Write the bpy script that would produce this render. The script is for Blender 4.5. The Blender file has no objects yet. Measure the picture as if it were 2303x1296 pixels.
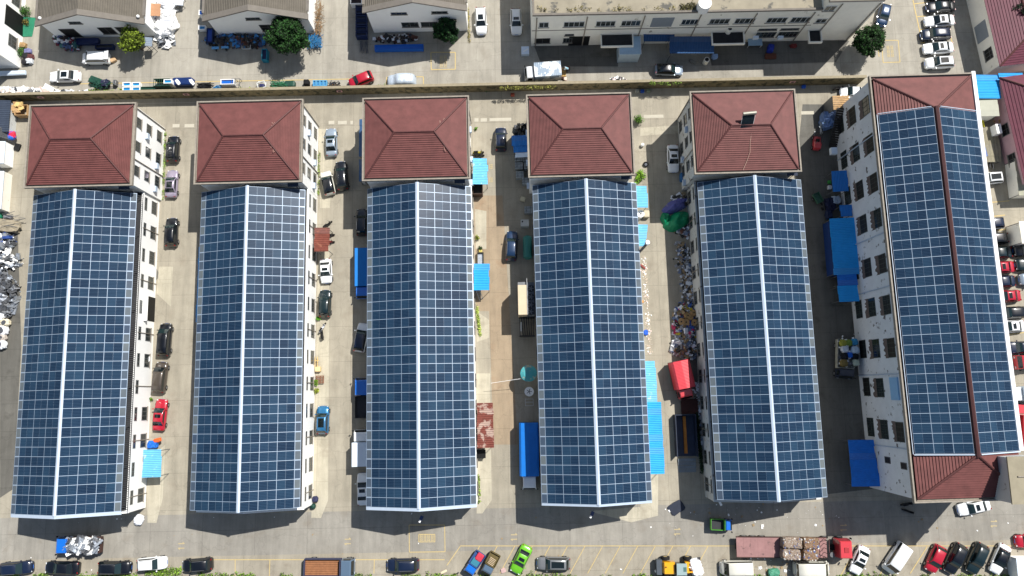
import bpy, bmesh, math, random
from mathutils import Vector, Matrix, noise
random.seed(7)
R = math.radians
SC = bpy.context.scene
COL = SC.collection
# ---------------------------------------------------------------- camera
CX, CY, F, CH = 1151.5, 648.0, 1640.0, 108.0
TILT, ROLL, YAW = R(8.25), R(-1.4), R(-.24)
ca, sa = math.cos(YAW), math.sin(YAW)
hv, rv, dv = Vector((sa, ca, 0)), Vector((ca, -sa, 0)), Vector((0, 0, -1))
FW = math.cos(TILT)*dv + math.sin(TILT)*hv
UP = math.cos(TILT)*hv + math.sin(TILT)*Vector((0, 0, 1))
R2 = math.cos(ROLL)*rv + math.sin(ROLL)*UP
U2 = -math.sin(ROLL)*rv + math.cos(ROLL)*UP
cam = bpy.data.cameras.new('camera')
cam.lens = 36*F/2303.0
cam.sensor_width = 36
cam.clip_end = 2000
co = bpy.data.objects.new('camera', cam)
COL.objects.link(co)
co.matrix_world = Matrix(((R2.x, U2.x, -FW.x, 0), (R2.y, U2.y, -FW.y, 0), (R2.z, U2.z, -FW.z, CH), (0, 0, 0, 1)))
SC.camera = co
def at(px, py, z=0.0):
    d = (px-CX)*R2 - (py-CY)*U2 + F*FW
    k = (z-CH)/d.z
    return Vector((k*d.x, k*d.y, z))
# ---------------------------------------------------------------- light
SUN = Vector((.505, .497, 1.0)).normalized()
el = math.asin(SUN.z)
az = math.atan2(SUN.x, SUN.y)
w = bpy.data.worlds.new('World')
SC.world = w
w.use_nodes = True
nt = w.node_tree
bg = nt.nodes['Background']
sky = nt.nodes.new('ShaderNodeTexSky')
sky.sky_type = 'NISHITA'
sky.sun_disc = False
sky.sun_elevation = el
sky.sun_rotation = az
sky.air_density = 1.3
sky.dust_density = 1.5
nt.links.new(sky.outputs[0], bg.inputs[0])
bg.inputs[1].default_value = .07
sl = bpy.data.lights.new('sun', 'SUN')
sl.energy = 5.0
sl.angle = R(.5)
sl.color = (1, .965, .91)
so = bpy.data.objects.new('sun', sl)
COL.objects.link(so)
so.rotation_euler = SUN.to_track_quat('Z', 'Y').to_euler()
so.location = (0, 0, 60)
SC.view_settings.view_transform = 'Standard'
SC.view_settings.look = 'None'
SC.view_settings.exposure = .27
SC.view_settings.gamma = 1
# ---------------------------------------------------------------- materials
def lin(c):
    return tuple(((x/255)/12.92 if x <= 10 else ((x/255+.055)/1.055)**2.4) for x in c[:3]) + (1,)
MC = {}
def pm(name, rgb, rough=.7, metal=0, var=.12, sc=1.5, spot=None, spot_sc=1.2, spot_t=.62, spec=.4, coat=0, bump=0, stripe=None, det=5):
    if name in MC: return MC[name]
    m = bpy.data.materials.new(name)
    m.use_nodes = True
    n, l = m.node_tree.nodes, m.node_tree.links
    b = n['Principled BSDF']
    b.inputs['Roughness'].default_value = rough
    b.inputs['Metallic'].default_value = metal
    b.inputs['Specular IOR Level'].default_value = spec
    if coat:
        b.inputs['Coat Weight'].default_value = coat
        b.inputs['Coat Roughness'].default_value = .08
    c = lin(rgb)
    if var:
        tc = n.new('ShaderNodeTexCoord')
        nz = n.new('ShaderNodeTexNoise')
        nz.inputs['Scale'].default_value = sc
        nz.inputs['Detail'].default_value = det
        nz.inputs['Roughness'].default_value = .65
        l.new(tc.outputs['Object'], nz.inputs['Vector'])
        rp = n.new('ShaderNodeValToRGB')
        rp.color_ramp.elements[0].position = .28
        rp.color_ramp.elements[1].position = .72
        rp.color_ramp.elements[0].color = tuple(max(0, x*(1-var)) for x in c[:3])+(1,)
        rp.color_ramp.elements[1].color = tuple(min(1, x*(1+var)) for x in c[:3])+(1,)
        l.new(nz.outputs['Fac'], rp.inputs[0])
        out = rp.outputs[0]
        if spot:
            n2 = n.new('ShaderNodeTexNoise')
            n2.inputs['Scale'].default_value = spot_sc
            n2.inputs['Detail'].default_value = 8
            n2.inputs['Roughness'].default_value = .6
            mp = n.new('ShaderNodeMapping')
            mp.inputs['Location'].default_value = (13, 7, 3)
            l.new(tc.outputs['Object'], mp.inputs[0])
            l.new(mp.outputs[0], n2.inputs['Vector'])
            r2 = n.new('ShaderNodeValToRGB')
            r2.color_ramp.elements[0].position = spot_t
            r2.color_ramp.elements[1].position = spot_t+.06
            l.new(n2.outputs['Fac'], r2.inputs[0])
            mx = n.new('ShaderNodeMixRGB')
            l.new(r2.outputs[0], mx.inputs[0])
            l.new(out, mx.inputs[1])
            mx.inputs[2].default_value = lin(spot)
            out = mx.outputs[0]
        if stripe:       # corrugation / sheet ribs: (axis, pitch, depth)
            ax, pitch, dep = stripe
            sx = n.new('ShaderNodeSeparateXYZ')
            l.new(tc.outputs['Object'], sx.inputs[0])
            mm = n.new('ShaderNodeMath'); mm.operation = 'MULTIPLY'; mm.inputs[1].default_value = 2*math.pi/pitch
            l.new(sx.outputs[ax], mm.inputs[0])
            ms = n.new('ShaderNodeMath'); ms.operation = 'SINE'
            l.new(mm.outputs[0], ms.inputs[0])
            bp = n.new('ShaderNodeBump')
            bp.inputs['Strength'].default_value = 1
            bp.inputs['Distance'].default_value = dep
            l.new(ms.outputs[0], bp.inputs['Height'])
            l.new(bp.outputs[0], b.inputs['Normal'])
        elif bump:
            bp = n.new('ShaderNodeBump')
            bp.inputs['Distance'].default_value = bump
            l.new(nz.outputs['Fac'], bp.inputs['Height'])
            l.new(bp.outputs[0], b.inputs['Normal'])
        l.new(out, b.inputs['Base Color'])
    else:
        b.inputs['Base Color'].default_value = c
    MC[name] = m
    return m
def concrete(name, rgb, slab=(5.0, 5.0), stain=(120, 108, 92), dark=.25, joint=.3, off=(0, 0)):
    if name in MC: return MC[name]
    m = bpy.data.materials.new(name)
    m.use_nodes = True
    n, l = m.node_tree.nodes, m.node_tree.links
    b = n['Principled BSDF']
    b.inputs['Roughness'].default_value = .85
    b.inputs['Specular IOR Level'].default_value = .25
    tc = n.new('ShaderNodeTexCoord')
    def nz(sc, det, lo, hi, c0, c1, ro=.6):
        a = n.new('ShaderNodeTexNoise')
        a.inputs['Scale'].default_value = sc; a.inputs['Detail'].default_value = det; a.inputs['Roughness'].default_value = ro
        l.new(tc.outputs['Object'], a.inputs['Vector'])
        r = n.new('ShaderNodeValToRGB')
        r.color_ramp.elements[0].position = lo; r.color_ramp.elements[1].position = hi
        r.color_ramp.elements[0].color = c0; r.color_ramp.elements[1].color = c1
        l.new(a.outputs['Fac'], r.inputs[0])
        return r.outputs[0]
    c = lin(rgb)
    g = lambda k: (k, k, k, 1)
    base = nz(.13, 6, .3, .7, tuple(x*.86 for x in c[:3])+(1,), tuple(x*1.1 for x in c[:3])+(1,))
    def mul(a, bb, f=1):
        x = n.new('ShaderNodeMixRGB'); x.blend_type = 'MULTIPLY'; x.inputs[0].default_value = f
        l.new(a, x.inputs[1]); l.new(bb, x.inputs[2]); return x.outputs[0]
    def mix(fac, a, col):
        x = n.new('ShaderNodeMixRGB')
        l.new(fac, x.inputs[0]); l.new(a, x.inputs[1]); x.inputs[2].default_value = col; return x.outputs[0]
    o = mul(base, nz(6, 8, .3, .7, g(.9), g(1.06), .75))
    o = mul(o, nz(.6, 5, .35, .65, g(.93), g(1.04)))
    vo = n.new('ShaderNodeTexVoronoi'); vo.feature = 'DISTANCE_TO_EDGE'; vo.inputs['Scale'].default_value = .16
    wq = n.new('ShaderNodeTexNoise'); wq.inputs['Scale'].default_value = .7; wq.inputs['Detail'].default_value = 6
    l.new(tc.outputs['Object'], wq.inputs['Vector'])
    va = n.new('ShaderNodeVectorMath'); va.operation = 'SCALE'; va.inputs['Scale'].default_value = 2.2
    vb = n.new('ShaderNodeVectorMath'); vb.operation = 'ADD'
    l.new(wq.outputs['Color'], va.inputs[0]); l.new(va.outputs[0], vb.inputs[0]); l.new(tc.outputs['Object'], vb.inputs[1]); l.new(vb.outputs[0], vo.inputs['Vector'])
    cr = n.new('ShaderNodeValToRGB'); cr.color_ramp.elements[0].position = .0; cr.color_ramp.elements[1].position = .012
    cr.color_ramp.elements[0].color = g(.74); cr.color_ramp.elements[1].color = g(1)
    l.new(vo.outputs['Distance'], cr.inputs[0])
    o = mul(o, cr.outputs[0], .55)
    st = n.new('ShaderNodeMapping'); st.inputs['Scale'].default_value = (1.6, .16, 1)
    l.new(tc.outputs['Object'], st.inputs[0])
    sn = n.new('ShaderNodeTexNoise'); sn.inputs['Scale'].default_value = .55; sn.inputs['Detail'].default_value = 7; sn.inputs['Roughness'].default_value = .7
    l.new(st.outputs[0], sn.inputs['Vector'])
    sr = n.new('ShaderNodeValToRGB'); sr.color_ramp.elements[0].position = .35; sr.color_ramp.elements[1].position = .62
    sr.color_ramp.elements[0].color = g(.84); sr.color_ramp.elements[1].color = g(1.05)
    l.new(sn.outputs['Fac'], sr.inputs[0])
    o = mul(o, sr.outputs[0])
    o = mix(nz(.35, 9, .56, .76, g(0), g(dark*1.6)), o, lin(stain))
    o = mix(nz(2.2, 6, .70, .80, g(0), g(.45)), o, lin((95, 88, 78)))
    bk = n.new('ShaderNodeTexBrick')
    bk.offset = 0
    bk.inputs['Scale'].default_value = 1
    bk.inputs['Brick Width'].default_value = slab[0]
    bk.inputs['Row Height'].default_value = slab[1]
    bk.inputs['Mortar Size'].default_value = .03
    bk.inputs['Mortar Smooth'].default_value = .3
    bk.inputs['Color1'].default_value = g(1); bk.inputs['Color2'].default_value = g(.955); bk.inputs['Mortar'].default_value = g(1-joint)
    mp = n.new('ShaderNodeMapping'); mp.inputs['Location'].default_value = (off[0], off[1], 0)
    l.new(tc.outputs['Object'], mp.inputs[0]); l.new(mp.outputs[0], bk.inputs['Vector'])
    o = mul(o, bk.outputs['Color'])
    l.new(o, b.inputs['Base Color'])
    MC[name] = m
    return m
def panel_mat(name, base, line, rough=.27, sv=6, su=0, tint=None):
    m = bpy.data.materials.new(name)
    m.use_nodes = True
    n, l = m.node_tree.nodes, m.node_tree.links
    b = n['Principled BSDF']
    b.inputs['Roughness'].default_value = rough
    b.inputs['Specular IOR Level'].default_value = .16
    uv = n.new('ShaderNodeUVMap')
    sp = n.new('ShaderNodeSeparateXYZ')
    l.new(uv.outputs[0], sp.inputs[0])
    def M(op, a, v=None, w2=None):
        x = n.new('ShaderNodeMath'); x.operation = op
        for i, q in enumerate((a, v, w2)):
            if q is None: continue
            if hasattr(q, 'default_value') or hasattr(q, 'links'): l.new(q, x.inputs[i])
            else: x.inputs[i].default_value = q
        return x.outputs[0]
    ch, k = (sp.outputs[1], sv) if sv else (sp.outputs[0], su)
    fr = M('FRACT', M('MULTIPLY', ch, float(k)))
    ln = M('LESS_THAN', fr, .17)
    fl = n.new('ShaderNodeCombineXYZ')
    l.new(M('FLOOR', sp.outputs[0]), fl.inputs[0]); l.new(M('FLOOR', sp.outputs[1]), fl.inputs[1])
    oi = n.new('ShaderNodeObjectInfo')
    l.new(M('MULTIPLY', oi.outputs['Random'], 50.0), fl.inputs[2])
    wn = n.new('ShaderNodeTexWhiteNoise')
    l.new(fl.outputs[0], wn.inputs['Vector'])
    rp = n.new('ShaderNodeValToRGB')
    c = lin(base)
    t = lin(tint) if tint else tuple(x*1.35 for x in c[:3])+(1,)
    rp.color_ramp.elements[0].color = tuple(x*.8 for x in c[:3])+(1,)
    rp.color_ramp.elements[1].color = t
    l.new(wn.outputs['Value'], rp.inputs[0])
    ge = n.new('ShaderNodeNewGeometry'); dn = n.new('ShaderNodeTexNoise'); dn.inputs['Scale'].default_value = .16; dn.inputs['Detail'].default_value = 6; dn.inputs['Roughness'].default_value = .65
    l.new(ge.outputs['Position'], dn.inputs['Vector'])
    dr = n.new('ShaderNodeValToRGB'); dr.color_ramp.elements[0].position = .35; dr.color_ramp.elements[1].position = .68
    dr.color_ramp.elements[0].color = (.72, .74, .8, 1); dr.color_ramp.elements[1].color = (1.25, 1.22, 1.12, 1)
    l.new(dn.outputs['Fac'], dr.inputs[0])
    dm = n.new('ShaderNodeMixRGB'); dm.blend_type = 'MULTIPLY'; dm.inputs[0].default_value = 1
    l.new(rp.outputs[0], dm.inputs[1]); l.new(dr.outputs[0], dm.inputs[2])
    mx = n.new('ShaderNodeMixRGB')
    l.new(M('MULTIPLY', ln, .75), mx.inputs[0]); l.new(dm.outputs[0], mx.inputs[1]); mx.inputs[2].default_value = lin(line)
    l.new(mx.outputs[0], b.inputs['Base Color'])
    return m
# ---------------------------------------------------------------- mesh helpers
class MB:
    def __init__(s): s.v = []; s.f = []; s.m = []; s.uv = []
    def poly(s, pts, m=0, uv=None):
        i = len(s.v); s.v += [tuple(p) for p in pts]; s.f.append(tuple(range(i, i+len(pts)))); s.m.append(m)
        s.uv.append(uv or [(0, 0)]*len(pts)); return s
    def box(s, x0, x1, y0, y1, z0, z1, m=0):
        i = len(s.v)
        s.v += [(x0,y0,z0),(x1,y0,z0),(x1,y1,z0),(x0,y1,z0),(x0,y0,z1),(x1,y0,z1),(x1,y1,z1),(x0,y1,z1)]
        for q in ((0,3,2,1),(4,5,6,7),(0,1,5,4),(1,2,6,5),(2,3,7,6),(3,0,4,7)):
            s.f.append(tuple(i+k for k in q)); s.m.append(m); s.uv.append([(0, 0)]*4)
        return s
    def obox(s, c, sx, sy, sz, rz=0, m=0, rx=0, ry=0):       # c = centre of the box
        i = len(s.v)
        M = Matrix.Rotation(rz, 3, 'Z') @ Matrix.Rotation(ry, 3, 'Y') @ Matrix.Rotation(rx, 3, 'X')
        for dz in (-.5, .5):
            for dx, dy in ((-.5,-.5),(.5,-.5),(.5,.5),(-.5,.5)):
                s.v.append(tuple(Vector(c) + M @ Vector((dx*sx, dy*sy, dz*sz))))
        for q in ((0,3,2,1),(4,5,6,7),(0,1,5,4),(1,2,6,5),(2,3,7,6),(3,0,4,7)):
            s.f.append(tuple(i+k for k in q)); s.m.append(m); s.uv.append([(0, 0)]*4)
        return s
    def prism(s, pts, z0, z1, m=0):
        n = len(pts); i = len(s.v)
        s.v += [(p[0], p[1], z0) for p in pts] + [(p[0], p[1], z1) for p in pts]
        s.f.append(tuple(i+n+k for k in range(n))); s.m.append(m); s.uv.append([(0, 0)]*n)
        s.f.append(tuple(i+n-1-k for k in range(n))); s.m.append(m); s.uv.append([(0, 0)]*n)
        for k in range(n):
            a, b = k, (k+1) % n
            s.f.append((i+a, i+b, i+n+b, i+n+a)); s.m.append(m); s.uv.append([(0, 0)]*4)
        return s
    def slab(s, pts, t, m=0):            # pts = 3d polygon of the top, t thickness down
        n = len(pts); i = len(s.v)
        s.v += [tuple(p) for p in pts] + [(p[0], p[1], p[2]-t) for p in pts]
        s.f.append(tuple(i+k for k in range(n))); s.m.append(m); s.uv.append([(0, 0)]*n)
        s.f.append(tuple(i+n+n-1-k for k in range(n))); s.m.append(m); s.uv.append([(0, 0)]*n)
        for k in range(n):
            b = (k+1) % n
            s.f.append((i+k, i+n+k, i+n+b, i+b)); s.m.append(m); s.uv.append([(0, 0)]*4)
        return s
    def tube(s, p, q, r, r2=None, n=8, m=0):
        p, q = Vector(p), Vector(q); r2 = r if r2 is None else r2
        d = (q-p).normalized(); a = d.orthogonal().normalized(); b = d.cross(a); i = len(s.v)
        for c, rr in ((p, r), (q, r2)):
            for k in range(n):
                t = 2*math.pi*k/n; s.v.append(tuple(c + rr*(math.cos(t)*a + math.sin(t)*b)))
        for k in range(n):
            e = (k+1) % n; s.f.append((i+k, i+e, i+n+e, i+n+k)); s.m.append(m); s.uv.append([(0, 0)]*4)
        s.f.append(tuple(i+n-1-k for k in range(n))); s.m.append(m); s.uv.append([(0, 0)]*n)
        s.f.append(tuple(i+n+k for k in range(n))); s.m.append(m); s.uv.append([(0, 0)]*n)
        return s
    def steps(s, a, b, c, d, n, rise=.06, m=0):      # roof face: eave a-b, top d-c, n lapped rows
        a, b, c, d = map(Vector, (a, b, c, d))
        for k in range(n):
            t0, t1 = k/n, (k+1)/n
            p, q = a.lerp(d, t0), b.lerp(c, t0)
            u, v = a.lerp(d, t1), b.lerp(c, t1)
            dn = Vector((0, 0, rise))
            s.poly([p+dn, q+dn, v, u] if (v-u).length > .02 else [p+dn, q+dn, v], m)
            s.poly([p, q, q+dn, p+dn], m)
        return s
    def build(s, name, mats, parent=None, world=False, smooth=False, loc=None):
        if not isinstance(mats, (list, tuple)): mats = [mats]
        me = bpy.data.meshes.new(name)
        off = Vector((0, 0, 0))
        if world:
            if parent is not None: off = Vector(parent.location)
            else:
                xs = [v[0] for v in s.v]; ys = [v[1] for v in s.v]; zs = [v[2] for v in s.v]
                off = Vector(((min(xs)+max(xs))/2, (min(ys)+max(ys))/2, min(zs)))
        me.from_pydata([(v[0]-off.x, v[1]-off.y, v[2]-off.z) for v in s.v], [], s.f)
        for mt in mats: me.materials.append(mt)
        me.polygons.foreach_set('material_index', s.m)
        if any(any(x != (0, 0) for x in u) for u in s.uv):
            L = me.uv_layers.new(name='UVMap')
            k = 0
            for u in s.uv:
                for q in u: L.data[k].uv = q; k += 1
        if smooth: me.polygons.foreach_set('use_smooth', [True]*len(s.f))
        me.update()
        o = bpy.data.objects.new(name, me)
        COL.objects.link(o)
        if parent is not None: o.parent = parent
        elif world: o.location = off
        if loc is not None: o.location = loc
        return o
def tag(o, label=None, cat=None, group=None, kind=None):
    if label: o['label'] = label
    if cat: o['category'] = cat
    if group: o['group'] = group
    if kind: o['kind'] = kind
    return o
def empty(name, loc, rz=0):
    o = bpy.data.objects.new(name, None)
    COL.objects.link(o)
    o.location = loc
    o.rotation_euler = (0, 0, rz)
    o.empty_display_size = .3
    return o
def inst(me, name, parent, loc=(0, 0, 0), rz=0, rot=None):
    o = bpy.data.objects.new(name, me)
    COL.objects.link(o)
    o.parent = parent
    o.location = loc
    o.rotation_euler = rot or (0, 0, rz)
    return o
def pp(pts, z=0): return [at(x, y, z) for x, y in pts]
# common materials
WHITE = pm('white_plaster', (250, 250, 247), .8, var=.02, sc=.8, spot=(214, 210, 202), spot_sc=.9, spot_t=.7)
GREYW = pm('grey_white_plaster', (196, 198, 196), .85, var=.08, sc=.7, spot=(120, 112, 104), spot_sc=1.1, spot_t=.6)
CREAM = pm('cream_plaster', (242, 238, 226), .85, var=.07, sc=.5, spot=(160, 152, 132), spot_sc=.8, spot_t=.66)
TRIM = pm('gutter_concrete', (146, 138, 126), .85, var=.2, sc=2.5)
TILE = pm('red_roof_tile', (108, 65, 62), .65, var=.22, sc=.7, spot=(132, 92, 88), spot_sc=.9, spot_t=.7, spec=.3)
TILED = pm('ridge_tile', (88, 50, 48), .65, var=.25, sc=4)
DARK = pm('dark_opening', (16, 17, 19), .6, var=.3, sc=3)
GLASS = pm('window_glass', (46, 54, 56), .12, var=.3, sc=2, spec=.7)
FRAME = pm('window_frame', (96, 98, 98), .5, var=.1)
WFRAME = pm('white_window_frame', (206, 208, 206), .5, var=.05)
OLD = pm('old_roof', (42, 42, 44), .9, var=.3)
ALU = pm('aluminium', (156, 172, 190), .45, metal=.2, var=.04, spec=.5)
CAP = pm('ridge_sheet', (184, 198, 214), .5, var=.05)
STEEL = pm('grey_steel', (110, 112, 114), .5, metal=.5, var=.15)
BLACK = pm('black_rubber', (16, 16, 17), .85, var=.2)
DKSTEEL = pm('dark_steel', (40, 42, 46), .55, var=.25)
BLUESH = pm('blue_sheet', (26, 156, 230), .5, var=.1, sc=1, stripe=(1, .25, .03), spot=(92, 158, 212), spot_sc=1.3, spot_t=.68)
LBLUE = pm('pale_blue_sheet', (104, 184, 226), .5, var=.1, sc=1, stripe=(1, .25, .03), spot=(170, 205, 226), spot_sc=.9, spot_t=.6)
DBLUE = pm('deep_blue_sheet', (22, 120, 204), .55, var=.14, sc=.6, stripe=(0, .22, .03))
RUST = pm('rusty_sheet', (118, 62, 50), .8, var=.3, sc=2, stripe=(1, .28, .03), spot=(150, 96, 76), spot_t=.62)
WOOD = pm('wood', (176, 142, 100), .8, var=.25, sc=3)
PCELL = panel_mat('solar_cell', (25, 46, 70), (62, 86, 110), tint=(35, 59, 82))
PSIDE = panel_mat('skylight_strip_glass', (60, 80, 106), (92, 98, 102), rough=.4, sv=0, su=5, tint=(100, 108, 112))
# ---------------------------------------------------------------- ground
G_YARD = concrete('yard_concrete', (162, 155, 139), slab=(4.6, 5.2), off=(1.1, 0))
G_ROAD = concrete('road_concrete', (148, 144, 135), slab=(7.5, 4.2), off=(0, 1.7), dark=.3)
G_NORTH = concrete('north_concrete', (163, 158, 146), slab=(9, 4.6), off=(2, .4))
G_LIGHT = concrete('apron_concrete', (184, 177, 158), slab=(3.2, 6), dark=.35, joint=.25)
G_TAN = concrete('lane_concrete', (162, 145, 122), slab=(3.4, 5), stain=(142, 108, 80), dark=.4)
G_DARK = concrete('dark_and_shade_concrete', (104, 102, 96), slab=(4, 4), dark=.5, stain=(60, 58, 54))  # dark ground; in shaded zones the shade is painted into this colour
def sheet(name, pts, z, m):
    o = MB().poly([(p.x, p.y, z) for p in pts]).build(name, m)
    return tag(o, kind='structure')
MB_g = MB().poly([(-400, -400, 0), (400, -400, 0), (400, 400, 0), (-400, 400, 0)]).build('ground', G_YARD)
tag(MB_g, kind='structure')
def rect(x0, x1, y0, y1): return [Vector((x0, y0, 0)), Vector((x1, y0, 0)), Vector((x1, y1, 0)), Vector((x0, y1, 0))]
sheet('north_yard', rect(-120, 120, 47.4, 140), .004, G_NORTH)
sheet('road', rect(-120, 120, -22.0, -16.2), .004, G_ROAD)
sheet('road', rect(-120, 120, -60, -22.0), .006, concrete('parking_concrete', (159, 152, 137), slab=(12, 5), off=(3, 0), dark=.45))
sheet('lane', pp([(1066, 440), (1130, 440), (1165, 1000), (1110, 1000), (1100, 700), (1070, 700)]), .008, G_TAN)
for q in ([(716, 530), (741, 530), (738, 1125), (722, 1165), (700, 1165), (708, 960)],
          [(1070, 840), (1102, 840), (1106, 1125), (1085, 1155), (1072, 1155), (1072, 1000)],
          [(716, 290), (752, 290), (742, 468), (720, 468)],
          [(1072, 700), (1100, 720), (1100, 760), (1072, 770)],
          [(358, 600), (389, 600), (384, 690), (352, 660)],
          [(330, 1040), (372, 1000), (366, 1120), (352, 1176), (332, 1176)],
          [(1325, 1150), (1440, 1140), (1450, 1040), (1480, 1040), (1480, 1160), (1420, 1175)],
          [(1068, 470), (1094, 475), (1094, 560), (1070, 560)],
          [(1440, 288), (1530, 282), (1530, 300), (1440, 306)]):
    sheet('pavement', pp(q), .012, G_LIGHT)
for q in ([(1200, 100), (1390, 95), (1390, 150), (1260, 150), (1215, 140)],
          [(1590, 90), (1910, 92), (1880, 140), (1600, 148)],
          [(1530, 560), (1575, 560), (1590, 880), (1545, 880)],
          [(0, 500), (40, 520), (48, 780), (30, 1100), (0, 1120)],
          [(1805, 235), (1900, 235), (1962, 1100), (1858, 1112), (1790, 390)],  # fifth lane: dark paving, with the tall block's shade painted in
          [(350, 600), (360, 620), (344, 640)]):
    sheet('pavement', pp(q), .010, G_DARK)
# pale crossing slabs between the annexes and the boundary wall
PALE = pm('pale_slab', (182, 176, 160), .8, var=.06, sc=2)
for x0, x1, y in ((388, 404, 283), (415, 437, 283), (739, 752, 276), (760, 780, 276), (788, 794, 276), (1067, 1076, 270), (1081, 1095, 270),
                  (1101, 1150, 269), (1448, 1492, 262), (1802, 1830, 254)):
    a, b = at(x0, y+4), at(x1, y-4)
    sheet('paving_slab', [Vector((a.x, a.y, 0)), Vector((b.x, a.y, 0)), Vector((b.x, b.y, 0)), Vector((a.x, b.y, 0))], .016, PALE)
# kerb and strip beside the wall
LT = pm('pale_strip', (192, 186, 170), .85, var=.1, sc=2)
for x0, x1, y in ((310, 440, 232), (686, 815, 232), (1060, 1188, 224), (1430, 1555, 216), (1800, 1900, 210)):
    a, b = at(x0, y+1), at(x1, y-1)
    sheet('kerb_strip', rect(a.x, b.x, a.y, b.y), .018, LT)
# ---------------------------------------------------------------- painted markings
YEL = pm('faded_yellow_paint', (192, 170, 116), .8, var=.12, sc=4)
YELF = pm('worn_yellow_paint', (178, 162, 124), .8, var=.1, sc=4)
def lines(segs, w=.1, z=.022, m=YEL, name='parking_marking', glyph=()):
    b = MB()
    for (x0, y0), (x1, y1) in segs:
        p, q = at(x0, y0), at(x1, y1)
        d = (q-p).normalized(); nn = Vector((-d.y, d.x, 0))*w/2
        b.poly([(v.x, v.y, z) for v in (p-nn, q-nn, q+nn, p+nn)])
        z += .0004
    return tag(b.build(name, m), kind='structure')
lines([((420, 1259), (1000, 1259)), ((529, 1259), (529, 1296)), ((607, 1259), (606, 1296)), ((842, 1259), (841, 1290)), ((1005, 1272), (1035, 1229)), ((1035, 1228), (2290, 1228))])
lines([((1000+k*39.5, 1228), (966+k*39.5, 1290)) for k in range(2, 16)], w=.09)
lines([((1978, 1296), (2003, 1238)), ((2047, 1290), (2085, 1230)), ((2085, 1296), (2118, 1236)), ((1890, 1296), (1915, 1252))], w=.12)
lines([((920, 1181), (1000, 1181)), ((1000, 1181), (1001, 1241)), ((1001, 1241), (921, 1242)), ((921, 1242), (920, 1181)), ((942, 1202), (978, 1202)),
       ((978, 1202), (978, 1219)), ((978, 1219), (942, 1219)), ((942, 1219), (942, 1202))], w=.1)
lines([((969, 118), (1024, 118)), ((1024, 118), (1024, 156)), ((1024, 156), (970, 157)), ((970, 157), (969, 118))], w=.14)
lines([((1983, 91), (2020, 91)), ((2020, 91), (2024, 140)), ((2024, 140), (1986, 141)), ((1986, 141), (1983, 91)), ((1975, 112), (1977, 128))], w=.12)
lines([((180, 189), (790, 178)), ((870, 174), (868, 193)), ((870, 174), (952, 173)), ((952, 173), (953, 196))], w=.14)
lines([((2053, 0), (2070, 78)), ((2056, 9), (2084, 6)), ((2063, 38), (2082, 36)), ((2068, 68), (2080, 66)), ((2130, 60), (2142, 98)), ((2070, 97), (2080, 97))], w=.16)
lines([((2222, 456), (2270, 452)), ((2226, 521), (2262, 516)), ((2250, 756), (2303, 748)), ((2225, 488), (2260, 484))], w=.14)
def glyphs(px, py, cols, rows, s=.55, gap=.75, m=YELF):
    b = MB(); c = at(px, py); z = .024
    rnd = random.Random(int(px))
    for i in range(cols):
        for j in range(rows):
            x = c.x+(i-(cols-1)/2)*gap; y = c.y+(j-(rows-1)/2)*gap*1.1
            for k in range(3):
                yy = y-s/2+k*s/2; z += .0002
                b.poly([(x-s/2, yy-.05, z), (x+s/2, yy-.05, z), (x+s/2, yy+.05, z), (x-s/2, yy+.05, z)])
            for k in range(2):
                xx = x-s/3+k*s*.6; z += .0002
                b.poly([(xx-.05, y-s/2, z), (xx+.05, y-s/2, z), (xx+.05, y+s/2, z), (xx-.05, y+s/2, z)])
    return tag(b.build('painted_characters', m), kind='structure')
glyphs(960, 1211, 4, 2, .42, .52)
glyphs(997, 139, 2, 3, .5, .62)
glyphs(2002, 116, 2, 3, .45, .6)
for q in ((782, 1218), (1156, 1208), (1523, 1196), (2235, 1178), (1897, 1187), (408, 1228)): lines([((q[0]-7, q[1]-5), (q[0]+7, q[1]-5)), ((q[0]-7, q[1]+5), (q[0]+7, q[1]+5)), ((q[0]+7, q[1]-5), (q[0]+3, q[1]-8)), ((q[0]-7, q[1]+5), (q[0]-3, q[1]+8))], w=.13, m=YELF, name='painted_arrows')
glyphs(1104, 375, 1, 1, .6, .6); glyphs(1104, 405, 1, 1, .6, .6)
# ---------------------------------------------------------------- windows
WM = {}
def window_meshes(w, h, bars, fm):
    k = (round(w, 2), round(h, 2), bars, fm.name)
    if k not in WM:
        b = MB(); t = .09
        b.box(-w/2, w/2, -.05, 0, 0, t); b.box(-w/2, w/2, -.05, 0, h-t, h); b.box(-w/2, -w/2+t, -.05, 0, t, h-t); b.box(w/2-t, w/2, -.05, 0, t, h-t)
        for i in range(1, bars): b.box(-w/2+i*w/bars-.03, -w/2+i*w/bars+.03, -.04, 0, t, h-t)
        if h > 1.5 and bars > 1: b.box(-w/2+t, w/2-t, -.036, 0, h*.62, h*.62+.06)
        f = b.build('window', fm); p = MB().box(-w/2+.02, w/2-.02, -.02, .0, .02, h-.02).build('pane', GLASS)
        s = MB().box(-w/2-.1, w/2+.1, -.12, 0, -.12, -.02).build('sill', TRIM)
        WM[k] = (f.data, p.data, s.data)
        for o in (f, p, s): bpy.data.objects.remove(o)
    return WM[k]
def window(parent, x, y, z, w, h, rz, bars=2, fm=None, sill=True, dark=False):
    f, p, s = window_meshes(w, h, bars, fm or FRAME)
    o = inst(f, 'window', parent, (x, y, z), rz)
    q = inst(p, 'pane', o)
    if dark:
        q.data = p.copy() if p.name+'_d' not in bpy.data.meshes else bpy.data.meshes[p.name+'_d']
        q.data.name = p.name+'_d'; q.data.materials[0] = DARK
    if sill: inst(s, 'sill', o)
    return o
EAST, WEST, SOUTH = R(90), R(-90), 0
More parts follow.
